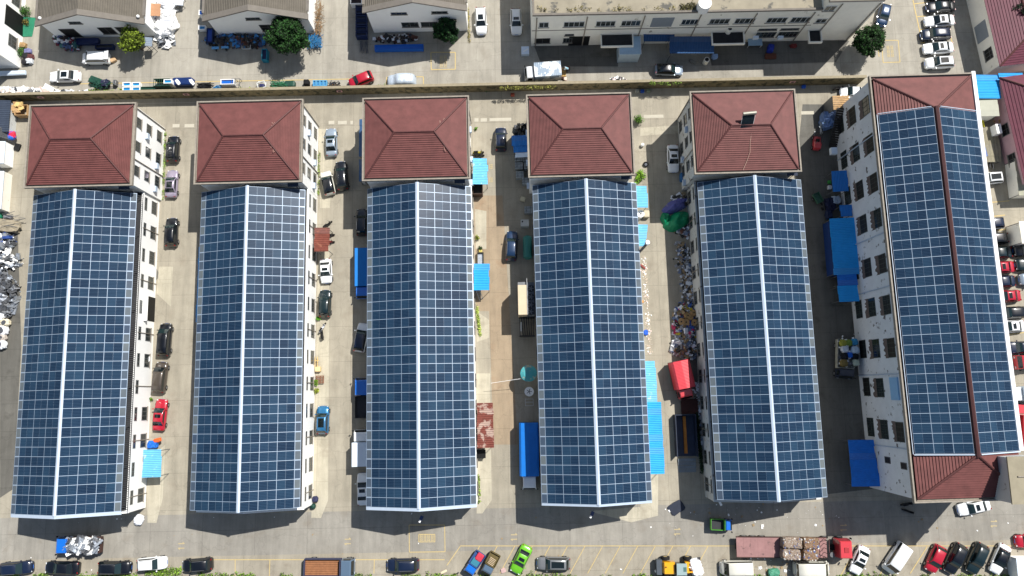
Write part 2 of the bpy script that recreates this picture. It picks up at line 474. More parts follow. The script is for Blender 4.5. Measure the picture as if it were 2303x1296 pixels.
# ---------------------------------------------------------------- solar workshops
def panel_mesh(dl, dw):
    b = MB()
    b.box(0, dl, 0, dw, -.04, 0, 0)
    c = dl/2
    for k in range(2):
        x0, x1 = k*c+(.03 if k == 0 else .007), (k+1)*c-(.03 if k == 1 else .007)
        b.poly([(x0, .034, .006), (x1, .034, .006), (x1, dw-.034, .006), (x0, dw-.034, .006)], 1, [(k+.001, .001), (k+.999, .001), (k+.999, .999), (k+.001, .999)])
    o = b.build('solar_panel', [ALU, PCELL]); me = o.data; bpy.data.objects.remove(o); return me
def array(root, side, xr, zr, xe, ze, ys, rows, cols, dw, L, keep, strip=0, mesh=None):
    """one slope: panels run down from the ridge; side = +1 east, -1 west"""
    sl_ = math.atan2(zr-ze, abs(xe-xr))
    cnt = 0
    rest = MB(); side_b = MB()
    cs, sn = math.cos(sl_), math.sin(sl_)
    def P(u, y, h=0): return (xr+side*(u*cs+h*sn), y, zr-u*sn+h*cs)
    for j in range(rows):
        y0 = ys+j*dw
        for i in range(cols):
            if (i, j) in keep:
                me = mesh
                if side > 0: rot = (0, sl_, 0); loc = (xr+i*L*cs, y0, zr-i*L*sn)
                else: rot = (0, sl_, R(180)); loc = (xr-i*L*cs, y0+dw, zr-i*L*sn)
                o = bpy.data.objects.new('solar_panel', me); COL.objects.link(o); o.parent = root; o.location = loc
                e = Matrix.Rotation(rot[2], 3, 'Z') @ Matrix.Rotation(rot[1], 3, 'Y')
                o.rotation_euler = e.to_euler()
                cnt += 1
            else:
                u0 = i*L
                pts = [P(u0, y0), P(u0+L, y0), P(u0+L, y0+dw), P(u0, y0+dw)]
                if side < 0: pts = pts[::-1]
                rest.slab(pts, .04, 0)
                for k in range(2):
                    a, b2 = u0+k*L/2+(.03 if k == 0 else .007), u0+(k+1)*L/2-(.03 if k == 1 else .007)
                    pts = [P(a, y0+.034, .006), P(b2, y0+.034, .006), P(b2, y0+dw-.034, .006), P(a, y0+dw-.034, .006)]
                    uv = [(2*i+k+.001, j+.001), (2*i+k+.999, j+.001), (2*i+k+.999, j+.999), (2*i+k+.001, j+.999)]
                    if side < 0: pts = pts[::-1]; uv = uv[::-1]
                    rest.poly(pts, 1, uv)
        if strip:
            u0 = cols*L
            pts = [P(u0, y0), P(u0+strip, y0), P(u0+strip, y0+dw), P(u0, y0+dw)]
            if side < 0: pts = pts[::-1]
            side_b.slab(pts, .04, 0)
            pts = [P(u0+.04, y0+.07, .006), P(u0+strip-.05, y0+.07, .006), P(u0+strip-.05, y0+dw-.07, .006), P(u0+.04, y0+dw-.07, .006)]
            uv = [(.001, j+.001), (.999, j+.001), (.999, j+.999), (.001, j+.999)]
            if side < 0: pts = pts[::-1]; uv = uv[::-1]
            side_b.poly(pts, 1, uv)
    if rest.v: tag(rest.build('solar_panels', [ALU, PCELL], root), kind='stuff')
    if strip: side_b.build('edge_strip', [ALU, PSIDE], root)
    return cnt
DW = 44.0/35
PAN_L = 2.27
PM = panel_mesh(PAN_L, DW)
def hip_roof(root, x0, x1, y0, y1, z0, rx0, rx1, ry, z1, rows=20, gutter=True, rise=.085):
    b = MB()
    A, B, C, D = (x0, y0, z0), (x1, y0, z0), (x1, y1, z0), (x0, y1, z0)
    E_, F_ = (rx0, ry, z1), (rx1, ry, z1)
    b.steps(A, B, F_, E_, rows, rise); b.steps(B, C, F_, F_, rows+2, rise); b.steps(C, D, E_, F_, rows, rise); b.steps(D, A, E_, E_, rows+2, rise)
    roof = b.build('roof', TILE, root)
    c = MB()
    for p, q in ((A, E_), (B, F_), (C, F_), (D, E_), (E_, F_)):
        c.tube(Vector(p)+Vector((0, 0, .04)), Vector(q)+Vector((0, 0, .05)), .14, n=6)
    c.build('ridge_cap', TILED, roof)
    if gutter:
        g = MB(); o, t = .42, .2
        g.box(x0-o, x1+o, y0-o, y0-o+t, z0-.35, z0+.1); g.box(x0-o, x1+o, y1+o-t, y1+o, z0-.35, z0+.1)
        g.box(x0-o, x0-o+t, y0-o+t, y1+o-t, z0-.35, z0+.095); g.box(x1+o-t, x1+o, y0-o+t, y1+o-t, z0-.35, z0+.095)
        g.box(x0-o+t, x1+o-t, y0-o+t, y1+o-t, z0-.34, z0-.2)
        g.build('gutter', TRIM, root)
    return roof
def fence_bars(): pass
def workshop(idx, xc, label, ang=R(.25), south=.0, wall=WHITE, wins_e=(), wins_w=(), louver=False):
    root = empty('workshop', (xc, 7.4, 0), ang)
    tag(root, label, 'building', 'solar roofed workshops in a row')
    ys, yn = -14.6-7.4, 29.4-7.4
    # body and old gable roof
    b = MB()
    b.box(-7.25, 7.25, ys-.55, yn+.7, 0, 4.75)
    for y in (ys-.55,):
        b.poly([(-7.25, y, 4.75), (7.25, y, 4.75), (0, y, 7.3)])
        b.slab([(-7.35, y, 5.0), (0, y, 7.5), (0, y+.3, 7.5), (-7.35, y+.3, 5.0)][::1], .2)
        b.slab([(0, y, 7.5), (7.35, y, 5.0), (7.35, y+.3, 5.0), (0, y+.3, 7.5)], .2)
    b.box(-7.37, -7.1, ys-.56, yn+.7, 4.75, 5.0); b.box(7.1, 7.37, ys-.56, yn+.7, 4.75, 5.0)
    b.build('wall', wall, root)
    o = MB()
    o.poly([(-7.1, ys-.2, 4.7), (0, ys-.2, 7.2), (0, yn+.7, 7.2), (-7.1, yn+.7, 4.7)][::-1])
    o.poly([(7.1, ys-.2, 4.7), (0, ys-.2, 7.2), (0, yn+.7, 7.2), (7.1, yn+.7, 4.7)])
    o.build('old_roof', OLD, root)
    s = MB()
    for k in range(9):
        y = ys+.3+k*(yn-ys-.6)/8
        for x, zt in ((-6.9, 7.0), (-3.5, 8.15), (3.5, 8.15), (6.9, 7.0)):
            s.box(x-.06, x+.06, y-.06, y+.06, 4.8, zt)
        s.tube((-7.3, y, 6.9), (0, y, 9.32), .06, n=4); s.tube((7.3, y, 6.9), (0, y, 9.32), .06, n=4)
    s.build('support_frame', DKSTEEL, root)
    # panels: the 50 nearest rows-columns of each slope stand alone
    keep = {(i, j) for i in range(3) for j in range(9, 26)}
    keep = set(sorted(keep, key=lambda q: abs(q[1]-17))[:50])
    for sd in (1, -1):
        array(root, sd, sd*.2, 9.43, sd*7.4, 6.98, ys, 35, 3, DW, PAN_L, keep, strip=.8, mesh=PM)
    c = MB()
    c.poly([(-.24, ys-.1, 9.46), (0, ys-.1, 9.58), (0, yn+.1, 9.58), (-.24, yn+.1, 9.46)][::-1]); c.poly([(.24, ys-.1, 9.46), (0, ys-.1, 9.58), (0, yn+.1, 9.58), (.24, yn+.1, 9.46)])
    if south:
        for sd in (1, -1):
            pts = [(0, ys-south, 9.40), (sd*7.42, ys-south, 6.88), (sd*7.42, ys-.01, 6.95), (0, ys-.01, 9.47)]
            c.slab(pts if sd > 0 else pts[::-1], .12)
    c.build('ridge_cap', CAP, root)
    # rainwater pipes
    for sd, lst in ((1, wins_e), (-1, wins_w)):
        if not lst: continue
        for k in range(6):
            y = ys+1.5+k*7.6
            MB().tube((sd*7.34, y, .1), (sd*7.34, y, 4.9), .055, n=6).build('downpipe', TRIM, root)
        for kind, u in lst:
            y = u-7.4
            rz = EAST if sd > 0 else WEST
            if kind == 'w':
                window(root, sd*7.26, y, 3.75, 1.9, .7, rz, 3, sill=False)
                window(root, sd*7.26, y, .95, 1.9, 1.45, rz, 3)
            elif kind == 'u': window(root, sd*7.26, y, 3.75, 1.9, .7, rz, 3, sill=False)
            elif kind == 'd':
                window(root, sd*7.26, y, 3.75, 1.9, .7, rz, 3, sill=False)
                d = MB().box(-1.8, 1.8, -.03, 0, 0, 3.1).build('doorway', DARK, root); d.location = (sd*7.26, y, 0); d.rotation_euler = (0, 0, rz)
                d2 = MB().box(-1.9, 1.9, -.55, 0, 3.15, 3.3).build('door_canopy', wall, root); d2.location = (sd*7.26, y, 0); d2.rotation_euler = (0, 0, rz)
    if louver:
        l = MB()
        for k in range(150):
            y = ys+.15+k*.292; l.obox((7.7, y, 6.68), .7, .07, .03, 0, ry=R(22))
        l.tube((8.06, ys, 6.55), (8.06, yn, 6.55), .06, n=5)
        l.build('louvre_strip', DKSTEEL, root)
    return root
ug = [28.6-3.8*k for k in range(12)]
W1e = [('w', y) for y in ug]; W1e[3] = ('w', ug[3]); W1e[4] = ('d', ug[4]); W1e[7] = ('u', ug[7]); W1e[10] = ('u', ug[10])
workshop(0, -60.68, 'westernmost of the long solar roofed workshops, white walled with slatted strip along its east eave', south=.45, wins_e=W1e, louver=True)
workshop(1, -36.62, 'long solar roofed workshop second from the left, its east slope glaring pale blue', wins_e=[('w', y) for y in ug])
workshop(2, -12.92, 'long solar roofed workshop third from the left, in the middle of the yard', south=.42, wins_e=[('w', y) for y in ug])
workshop(3, 10.66, 'long solar roofed workshop fourth from the left, blue lean-to along its east side', south=.3, wins_w=[('w', y) for y in ug[::2]])
workshop(4, 34.2, 'long solar roofed workshop fifth from the left with grimy grey west wall', wall=GREYW, wins_w=[('w', y) for y in ug])
# ---------------------------------------------------------------- annexes with hip roofs
AX = [(-68.1, -52.9), (-44.3, -29.15), (-20.75, -5.6), (2.5, 17.45), (25.75, 40.75)]
AL = ['three storey white annex with red hip roof at the north end of the leftmost workshop',
      'annex with red hip roof and pale scratches on its east slope, second from the left',
      'middle annex with red hip roof and blue sheds against its west wall',
      'fourth annex with red hip roof, white concrete blocks stored along its west side',
      'annex with red hip roof carrying a solar water heater on its ridge']
for i, (x0, x1) in enumerate(AX):
    xm, ym = (x0+x1)/2, 35.95
    root = empty('annex', (xm, ym, 0), R(.25))
    tag(root, AL[i], 'building', 'annexes with red hip roofs')
    hw, hh = (x1-x0)/2, 6.1
    wm = GREYW if i == 4 else WHITE
    MB().box(-hw+.35, hw-.35, -hh+.35, hh-.35, 0, 9.08).build('wall', wm, root)
    hip_roof(root, -hw+.42, hw-.42, -hh+.42, hh-.42, 9.32, -hw+4.9, hw-4.75, 0.02, 11.75, rows=21)
    for sd, rz in ((1, EAST), (-1, WEST)):
        for cy in (3.8, .3, -3.3):
            for r, z in enumerate((1.1, 4.2, 7.1)):
                window(root, sd*(hw-.34), cy-.1*r, z, 1.5 if z > 2 else 1.7, 1.35, rz, 3 if z < 2 else 2, fm=FRAME)
    for cy, z in ((2.1, 5.6), (-5.0, 2.6), (-1.4, 2.4)):
        for sd in (1, -1):
            MB().obox((sd*(hw-.12), cy+sd*.3, z), .4, .85, .6).build('air_conditioner', CAP, root)
    if i in (1, 2):
        rn = random.Random(i); b = MB()
        for _ in range(70):
            u = rn.gauss(3.0, .35); v = rn.gauss(.3, 1.3)
            if u < .7 or abs(v) > 6-u-.5 or u > 5: continue
            x = hw-.42-u; z = 9.32+(u/4.75)*2.43+.1
            b.obox((x, v, z), .1, rn.uniform(.15, .5), .02, 0, ry=R(26))
        b.build('bleached_tiles', pm('bleached_tile', (146, 110, 100), .8, var=.2), root)
    for cy in (5.5, -2.0):
        MB().tube((hw-.25, cy, .1), (hw-.25, cy, 9.0), .08, n=6).build('downpipe', TRIM, root)
        MB().tube((-hw+.25, cy, .1), (-hw+.25, cy, 9.0), .08, n=6).build('downpipe', TRIM, root)
# ---------------------------------------------------------------- three storey building, east
def block():
    xm, ym = 57.25, 13.9
    root = empty('workshop_block', (xm, ym, 0), R(.6))
    tag(root, 'tall three storey block on the right with peeling grey white walls and solar roof', 'building')
    hw, hh = 7.1, 28.45
    PEEL = pm('peeling_wall', (224, 228, 232), .9, var=.07, sc=.6, spot=(96, 90, 88), spot_sc=1.0, spot_t=.6)
    PATCH = pm('peeled_patch', (104, 92, 88), .9, var=.35, sc=4)
    MB().box(-hw+.3, hw-.3, -hh+.3, hh-.3, 0, 12.3).build('wall', PEEL, root)
    hip = hip_roof(root, -hw+.3, hw-.3, -hh+.3, hh-.3, 12.5, -.01, .01, 0, 15, rows=8) if False else None
    # ridge runs north-south
    zr, ze, rn, rs = 15.0, 12.5, 22.6, -22.6
    b = MB(); X = hw-.35; Y = hh-.35
    A, B, C, D = (-X, -Y, ze), (X, -Y, ze), (X, Y, ze), (-X, Y, ze); E_, F_ = (0, rs, zr), (0, rn, zr)
    b.steps(A, B, E_, E_, 18, .09); b.steps(C, D, F_, F_, 18, .06); b.steps(B, C, F_, E_, 20, .04); b.steps(D, A, E_, F_, 20, .09)
    roof = b.build('roof', TILE, root)
    c = MB()
    for p, q in ((A, E_), (B, E_), (C, F_), (D, F_), (E_, F_)): c.tube(Vector(p)+Vector((0, 0, .05)), Vector(q)+Vector((0, 0, .07)), .17, n=6)
    c.build('ridge_cap', TILED, roof)
    MB().tube((0, rs-.3, zr+.02), (0, rn+.3, zr+.02), .34, n=8).build('ridge_beam', pm('dark_ridge', (66, 32, 32), .6, var=.2), root)
    g = MB(); o, t = .12, .2
    g.box(-hw-o, hw+o, -hh-o, -hh-o+t, ze-.4, ze+.12); g.box(-hw-o, hw+o, hh+o-t, hh+o, ze-.4, ze+.12)
    g.box(-hw-o, -hw-o+t, -hh-o+t, hh+o-t, ze-.4, ze+.118); g.box(-hw-o+t, hw+o-.3, -hh-o+t, hh+o-t, ze-.38, ze-.2)
    g.build('gutter', TRIM, root)
    MB().box(hw-.2, hw+.3, -hh+6, hh+.3, ze-.5, ze+.14).build('parapet', pm('bright_white_parapet', (248, 246, 244), .7, var=.02), root)
    n, dw = 36, 45.2/36
    me = panel_mesh(2.2, dw)
    keep = set(sorted({(i, j) for i in range(3) for j in range(8, 27)}, key=lambda q: abs(q[1]-16))[:50])
    for sd in (1, -1):
        array(root, sd, sd*.4, 15.0, sd*(6.9), 12.75, -22.4, n, 3, dw, 2.2, keep, mesh=me)
        f = MB(); 
        f.tube((sd*.4, -22.55, 15.05), (sd*6.75, -22.55, 12.85), .1, n=4); f.tube((sd*.4, 22.95, 15.0), (sd*6.75, 22.95, 12.85), .05, n=4)
        f.tube((sd*6.8, -22.5, 12.72), (sd*6.8, 22.9, 12.72), .05, n=4)
        f.build('panel_rail', CAP, root)
    # west wall windows: three storeys
    wy = [at(x, y, 10.4).y-ym for x, y in ((1949, 236), (1958, 321), (1967.5, 409), (1973, 489), (1989, 591), (1996, 684), (2007, 781), (2014, 873), (2028, 971))]
    rnd = random.Random(3)
    for k, y in enumerate(wy):
        for r, z in enumerate((1.2, 5.1, 9.2)):
            yy = y+(.15*(2-r)); 
            dk = rnd.random() < .55
            if k == 7 and r == 2:
                MB().box(-hw+.1, -hw+.28, yy-1.5, yy+1.5, 9.0, 11.0).build('blue_window_board', pm('pale_blue_board', (140, 186, 226), .6, var=.05), root)
                continue
            window(root, -hw+.29, yy, z, 2.6, 1.9, WEST, 4, fm=pm('dark_green_frame', (48, 62, 58), .5, var=.1), dark=dk, sill=False)
            if r > 0:
                n_ = 14; pts = []
                for i in range(n_):
                    t = i/(n_-1); pts.append((-hw+.292, yy-1.35+2.7*t, z-.05))
                low = [(-hw+.292, yy+1.35-2.7*i/(n_-1)+rnd.uniform(-.05, .05), z-.55-rnd.uniform(.1, .75)) for i in range(n_)]
                MB().poly((pts+low)[::-1]).build('peeled_plaster', PATCH, root)
    for y in (at(2041, 1010, 12).y-ym, at(2020, 839, 12).y-ym, at(1978, 330, 12).y-ym+2, at(1988, 500, 12).y-ym-1.2, at(2005, 640, 12).y-ym):
        MB().tube((-hw+.2, y, .2), (-hw+.2, y, 12.2), .08, n=6).build('downpipe', CAP, root)
    window(root, -hw+.29, -26.2+2, 9.4, .9, 1.5, WEST, 1, dark=True, sill=False)
    window(root, -hw+.29, -26.4+2.6, 5.3, .9, 1.5, WEST, 1, dark=True, sill=False)
    window(root, -hw+.29, -26.2+2, 1.5, .9, 1.5, WEST, 1, dark=True, sill=False)
block()
# stair tower
t = empty('stair_tower', (65.6, -10.9, 0)); tag(t, 'flat topped concrete tower standing against the lower right corner of the tall block', 'tower')
MB().box(-5.0, -1.1, -3.6, 1.9, 0, 15.7).build('wall', GREYW, t)
MB().box(-5.1, -1.0, -3.7, 2.0, 15.7, 15.9).build('roof', pm('tan_roof_screed', (146, 138, 118), .9, var=.12, sc=.8), t)
MB().tube((-4.1, -.4, 15.98), (-1.1, -.4, 15.98), .09, n=6).build('pipe', TRIM, t)
# ---------------------------------------------------------------- boundary wall
MOSS = pm('mossy_wall', (98, 88, 64), .95, var=.4, sc=1.2, spot=(50, 48, 32), spot_sc=1.0, spot_t=.52)
bw = empty('boundary_wall', (-11, 46.6, 0)); tag(bw, 'long mossy boundary wall with pale coping between the two yards', 'wall')
MB().box(-70, 65.5, 0, .3, 0, 2.45).build('wall', MOSS, bw)
MB().box(-70.1, 65.6, -.05, .36, 2.45, 2.55).build('coping', pm('coping_stone', (146, 136, 114), .9, var=.18, sc=2), bw)
for x in (90, 418, 763, 1785):
    p = at(x, 209 if x > 400 else 222, 1.5); q = MB().box(-.42, .42, -.06, 0, -.3, .3).build('vent', pm('pink_vent', (196, 150, 144), .8, var=.1), bw); q.location = (p.x+11, -.0, 1.4)
    q2 = MB().box(-.22, .22, -.02, 0, -.16, .16).build('vent_hole', DARK, q); q2.location = (0, -.062, 0)
# ---------------------------------------------------------------- north buildings
GROOF = pm('grey_corrugated_roof', (104, 98, 88), .9, var=.16, sc=.9, stripe=(0, .3, .03))
GEDGE = pm('grey_verge', (118, 112, 104), .9, var=.12)
def gable(x0, x1, ys, ze, zr, label, wins):
    xm = (x0+x1)/2
    root = empty('gabled_workshop', (xm, ys, 0)); tag(root, label, 'building', 'gabled workshops across the north yard')
    hw = (x1-x0)/2; n = 27
    b = MB().box(-hw, hw, 0, n, 0, ze); b.poly([(-hw, 0, ze), (hw, 0, ze), (0, 0, zr-.1)]); b.build('wall', WHITE, root)
    r = MB(); r.steps((-hw-.3, n, ze+.05), (-hw-.3, -.5, ze+.05), (0, -.5, zr), (0, n, zr), 16, .03); r.steps((hw+.3, -.5, ze+.05), (hw+.3, n, ze+.05), (0, n, zr), (0, -.5, zr), 16, .03)
    rf = r.build('roof', GROOF, root)
    v = MB()
    for sd in (-1, 1):
        p, q = Vector((sd*(hw+.35), -.45, ze+.12)), Vector((0, -.45, zr+.1))
        pts = [p+Vector((0, -.3, 0)), q+Vector((0, -.3, 0)), q+Vector((0, .6, 0)), p+Vector((0, .6, 0))]
        v.slab(pts if sd < 0 else pts[::-1], .25)
        v.box(sd*(hw+.2)-.2, sd*(hw+.2)+.2, .6, n, ze-.1, ze+.16)
    v.build('verge', GEDGE, rf)
    for (x, z, w, h, k) in wins: window(root, x, -.01, z, w, h, SOUTH, k, dark=h > 1.5)
    return root
gable(-70.9, -55.1, 57.0, 5.0, 8.2, 'leftmost gabled workshop with grey corrugated roof, two white round vents at its eaves', [(-2.5, 4.3, 1.9, .6, 3), (1.0, 1.0, 2.2, 2.0, 2), (3.6, 1.0, 2.0, 2.0, 2), (-5, .2, 2.4, 2.6, 1)])
gable(-45.4, -30.2, 56.9, 5.6, 8.6, 'gabled workshop with grey roof behind the biggest dark green tree', [(-.6, 4.6, 2.2, .6, 3), (.9, 1.0, 2.6, 2.0, 2)])
gable(-21.0, -6.2, 56.8, 7.3, 10, 'gabled workshop with grey roof, third across the north yard, blue trough before it', [(-2.6, 5.4, 2.4, .6, 3), (3.5, 5.5, 2.4, .6, 3), (-1.4, 1.6, 2.6, 1.4, 2), (1.6, 1.6, 2.6, 1.4, 2)])
def flatblock():
    x0, x1, ys = 3.7, 53.6, 54.0
    root = empty('flat_roof_block', (x0, ys, 0)); tag(root, 'long cream two storey block with flat weedy roof across the north yard', 'building')
    W = 42.0; H1, H2 = 9.1, 11.3; W2 = 49.9
    MB().box(0, W, 0, 26, 0, H1).box(W, W2, .0, 26, 0, H2).build('wall', CREAM, root)
    pr = MB().box(0, W, 0, .3, H1, H1+.35).box(0, .3, .3, 26, H1, H1+.35).box(W, W2, 0, .3, H2, H2+.3).box(W2-.3, W2, .3, 26, H2, H2+.3).box(W, W+.3, .3, 26, H2, H2+.3)
    pr.build('parapet', GEDGE, root)
    RF = pm('roof_screed', (150, 142, 124), .95, var=.16, sc=.5, spot=(96, 94, 88), spot_sc=.35, spot_t=.58)
    rf = MB().box(.3, W, .3, 26, H1, H1+.06).box(W+.3, W2-.3, .3, 26, H2, H2+.06).build('roof', RF, root)
    def X(px, py, z): return at(px, py, z).x-x0
    for px, py, w in ((1223, 56, 1.5), (1283, 56, 0), (1299, 56, 0), (1362, 54, 2.9), (1419, 53, 2.9), (1552, 50, 2.6), (1618, 48, 3), (1675, 47, 3), (1747, 46, 3), (1801, 45, 3)):
        if px == 1283: window(root, X(1291, 56, 6.6), -.01, 5.9, 3.1, 1.5, SOUTH, 4, fm=WFRAME); continue
        if px == 1299: continue
        window(root, X(px, py, 6.6), -.01, 5.9, w, 1.5, SOUTH, 4 if w > 2 else 2, fm=WFRAME)
    window(root, X(1866, 27, 9.5), -.01, 9.0, 1.6, 1.4, SOUTH, 2, fm=WFRAME); window(root, X(1846, 52, 6), -.01, 5.6, 1.6, 1.2, SOUTH, 2, fm=WFRAME)
    window(root, X(1220, 91, 2), -.01, 1.0, 2.4, 1.5, SOUTH, 2, dark=True); window(root, X(1277, 92, 2), -.01, 1, 1.4, 1.4, SOUTH, 3); window(root, X(1280, 80, 3), -.01, 3.2, 1.4, .5, SOUTH, 3)
    for px in (1723, 1773): window(root, X(px, 83, 2.4), -.01, 1.4, 3, 1.6, SOUTH, 5); window(root, X(px+5, 70, 4), -.01, 3.6, 2.8, .5, SOUTH, 3)
    MB().box(-1.6, 1.6, -.03, 0, 0, 2.9).build('doorway', DARK, root).location = (X(1302, 92, 1.4), -.005, 0)
    MB().box(-1.6, 1.6, -.05, 0, 0, 2.6).build('roller_shutter', pm('grey_shutter', (140, 148, 156), .6, var=.05, stripe=(2, .15, .02)), root).location = (X(1489, 55, 6.6), -.005, 5.4)
    for px, py in ((1207, 62), (1320, 62), (1449, 60), (1575, 60), (1700, 40), (1830, 40), (1893, 30), (1978, 30)):
        h = H2 if px > 1860 else H1
        MB().tube((X(px, 40, h-1), -.1, .2), (X(px, 40, h-1), -.1, h-.3), .09, n=6).build('downpipe', TRIM, root)
    for a, b_ in ((1351, 1424), (1600, 1674), (1818, 1848)):
        xa, xb = X(a, 92, 3.2), X(b_, 92, 3.2)
        q = MB().box(xa, xb, -1.9, 0, 3.0, 3.15).box(xa, xb, -2.05, -1.9, 3.0, 3.5).box(xa, xa+.15, -1.9, 0, 3.15, 3.49).box(xb-.15, xb, -1.9, 0, 3.15, 3.49)
        cc = q.build('entrance_canopy', CREAM, root)
        MB().box(xa+.15, xb-.15, -1.9, -.01, 3.15, 3.17).build('canopy_bitumen', OLD, cc)
    MB().box(0, W, -.06, 0, 4.9, 5.0).build('string_course', GEDGE, root)
flatblock()
# partly seen buildings at the frame edges
n0 = empty('white_building', (-76.5, 52.1, 0)); tag(n0, 'white walled building cut off by the top left corner, one dark gateway in it', 'building')
MB().box(-12, 0, 0, 20, 0, 7.5).build('wall', WHITE, n0)
MB().box(-12.2, .2, -.2, 20, 7.5, 7.7).build('roof', GEDGE, n0)
MB().box(0, .04, 5.2, 8.4, 0, 4.2).build('gateway', DARK, n0)
for y, z in ((3.3, 1.3), (10.2, 1.3)): window(n0, .01, y, z, 1.9, 1.8, EAST, 3)
MB().poly([(0.05, 5.2, .1), (1.5, 5.2, .05), (1.9, 8.4, .05), (.05, 8.4, .3)]).build('green_mat', pm('green_cloth', (40, 120, 90), .9, var=.2), n0)
MAROON = pm('maroon_tile', (98, 42, 58), .5, var=.18, sc=1.5)
def rotroof(name, c0, c1, width, ze, zr, label, wall, ext=0, rows=12):
    """c0 north, c1 south end of the west eave"""
    d = (c1-c0); d.z = 0; L = d.length; ang = math.atan2(d.y, d.x)+R(90)
    root = empty(name, (c1.x, c1.y, 0), ang); tag(root, label, 'building')
    L += ext
    MB().box(.45, width-.45, .4, L-.4, 0, ze-.05).build('wall', wall, root)
    b = MB(); A, B, C, D = (0, 0, ze), (width, 0, ze), (width, L, ze), (0, L, ze)
    k = width/2; E_, F_ = (k, k*.9, zr), (k, L-k*.9, zr)
    b.steps(A, B, E_, E_, rows, .06); b.steps(B, C, F_, E_, rows, .06); b.steps(C, D, F_, F_, rows, .06); b.steps(D, A, E_, F_, rows, .06)
    rf = b.build('roof', MAROON, root)
    c = MB()
    for p, q in ((A, E_), (B, E_), (C, F_), (D, F_), (E_, F_)): c.tube(Vector(p)+Vector((0, 0, .05)), Vector(q)+Vector((0, 0, .07)), .15, n=6)
    c.build('ridge_cap', TILED, rf)
    return root
e1 = rotroof('tiled_building', at(2213, 0, 4.3), at(2248, 150, 4.3), 8.4, 4.3, 6.2, 'cream building with maroon tiled roof in the top right corner', CREAM, ext=12)
for y, dk in ((3.0, True), (16, True)): window(e1, .44, y, 1.3, 1.8, 1.7, WEST, 3, dark=dk)
MB().box(.38, .44, 5.5, 8.3, .4, 3.0).build('roller_door', pm('grey_shutter', (140, 148, 156)), e1)
PINK = pm('pink_wall', (186, 152, 158), .85, var=.1, sc=.7)
e2 = rotroof('tiled_building', at(2247, 175, 3.6), at(2305, 418, 3.6), 9, 3.6, 6.0, 'pink walled bungalow with maroon tiled roof at the right edge below the blue sheet roof', PINK)
for y in (4.6, 9.3): window(e2, .44, y, 1.0, 1.8, 1.6, WEST, 2, dark=True)
# ---------------------------------------------------------------- vehicles
CGLASS = pm('car_glass', (20, 28, 30), .06, var=0, spec=.8)
CGLASS2 = pm('tinted_windscreen', (30, 46, 48), .08, var=0, spec=.8)
RUBBER = pm('tyre_rubber', (22, 22, 23), .85, var=0)
RIM = pm('wheel_rim', (150, 152, 156), .35, metal=.7, var=0)
LAMP = pm('headlight_glass', (220, 224, 228), .15, var=0, spec=.8)
TAIL = pm('tail_light_glass', (150, 16, 18), .2, var=0)
def paint(name, rgb, metal=.0):
    return pm(name+'_car_paint', rgb, .32, metal=metal, var=.04, sc=2, coat=.8, spec=.5)
PAINT = dict(white=paint('white', (236, 238, 238)), black=paint('black', (9, 13, 21)), navy=paint('navy', (18, 30, 54)), red=paint('red', (172, 24, 46)),
             green=paint('lime_green', (104, 180, 36)), silver=paint('silver', (150, 164, 178), .3), mauve=paint('mauve', (158, 148, 166), .3), blue=paint('blue', (44, 112, 158), .3),
             dblue=paint('dark_blue', (26, 52, 84), .2), bronze=paint('bronze', (84, 76, 68), .3), teal=paint('dark_teal', (14, 34, 38)), grey=paint('grey', (126, 128, 130), .3),
             cab_blue=paint('cab_blue', (20, 104, 200)), cab_red=paint('cab_red', (196, 58, 66)), cream=paint('cream', (214, 212, 200)), slate=paint('slate', (84, 104, 124)), yellow=paint('machine_yellow', (232, 164, 24)))
_wheel = {}
def wheels(root, L, W, r=.33, wb=(.18, .82), name='wheel'):
    k = round(r, 2)
    if k not in _wheel:
        a = MB().tube((0, -.11, 0), (0, .11, 0), r, n=14).build('wheel', RUBBER)
        b = MB().tube((0, -.125, 0), (0, .125, 0), r*.62, n=10).build('rim', RIM)
        _wheel[k] = (a.data, b.data)
        bpy.data.objects.remove(a); bpy.data.objects.remove(b)
    for x in wb:
        for s in (-1, 1):
            o = inst(_wheel[k][0], 'wheel', root, (-L/2+x*L, s*(W/2-.09), r))
            inst(_wheel[k][1], 'rim', o)
KIND = dict(  # H, belt rear, hood, xA windshield base, xB, xC, xD, rear deck length
    sedan=(1.44, .95, .86, .73, .56, .30, .15), suv=(1.68, 1.08, 1.0, .75, .60, .14, .045), hatch=(1.5, .98, .9, .77, .60, .16, .045),
    mpv=(1.78, 1.08, 1.0, .83, .67, .10, .035), van=(2.0, 1.2, 1.12, .92, .79, .05, .02), coupe=(1.45, .98, .86, .73, .55, .28, .06))
def loft(rings, m=0):
    b = MB(); n = len(rings[0])
    for r in rings: b.v += [tuple(p) for p in r]
    for i in range(len(rings)-1):
        for j in range(n-1):
            a = i*n+j; b.f.append((a, a+1, a+n+1, a+n)); b.m.append(m); b.uv.append([(0, 0)]*4)
    b.f.append(tuple(range(n))[::-1]); b.m.append(m); b.uv.append([(0, 0)]*n)
    k = (len(rings)-1)*n
    b.f.append(tuple(range(k, k+n))); b.m.append(m); b.uv.append([(0, 0)]*n)
    return b
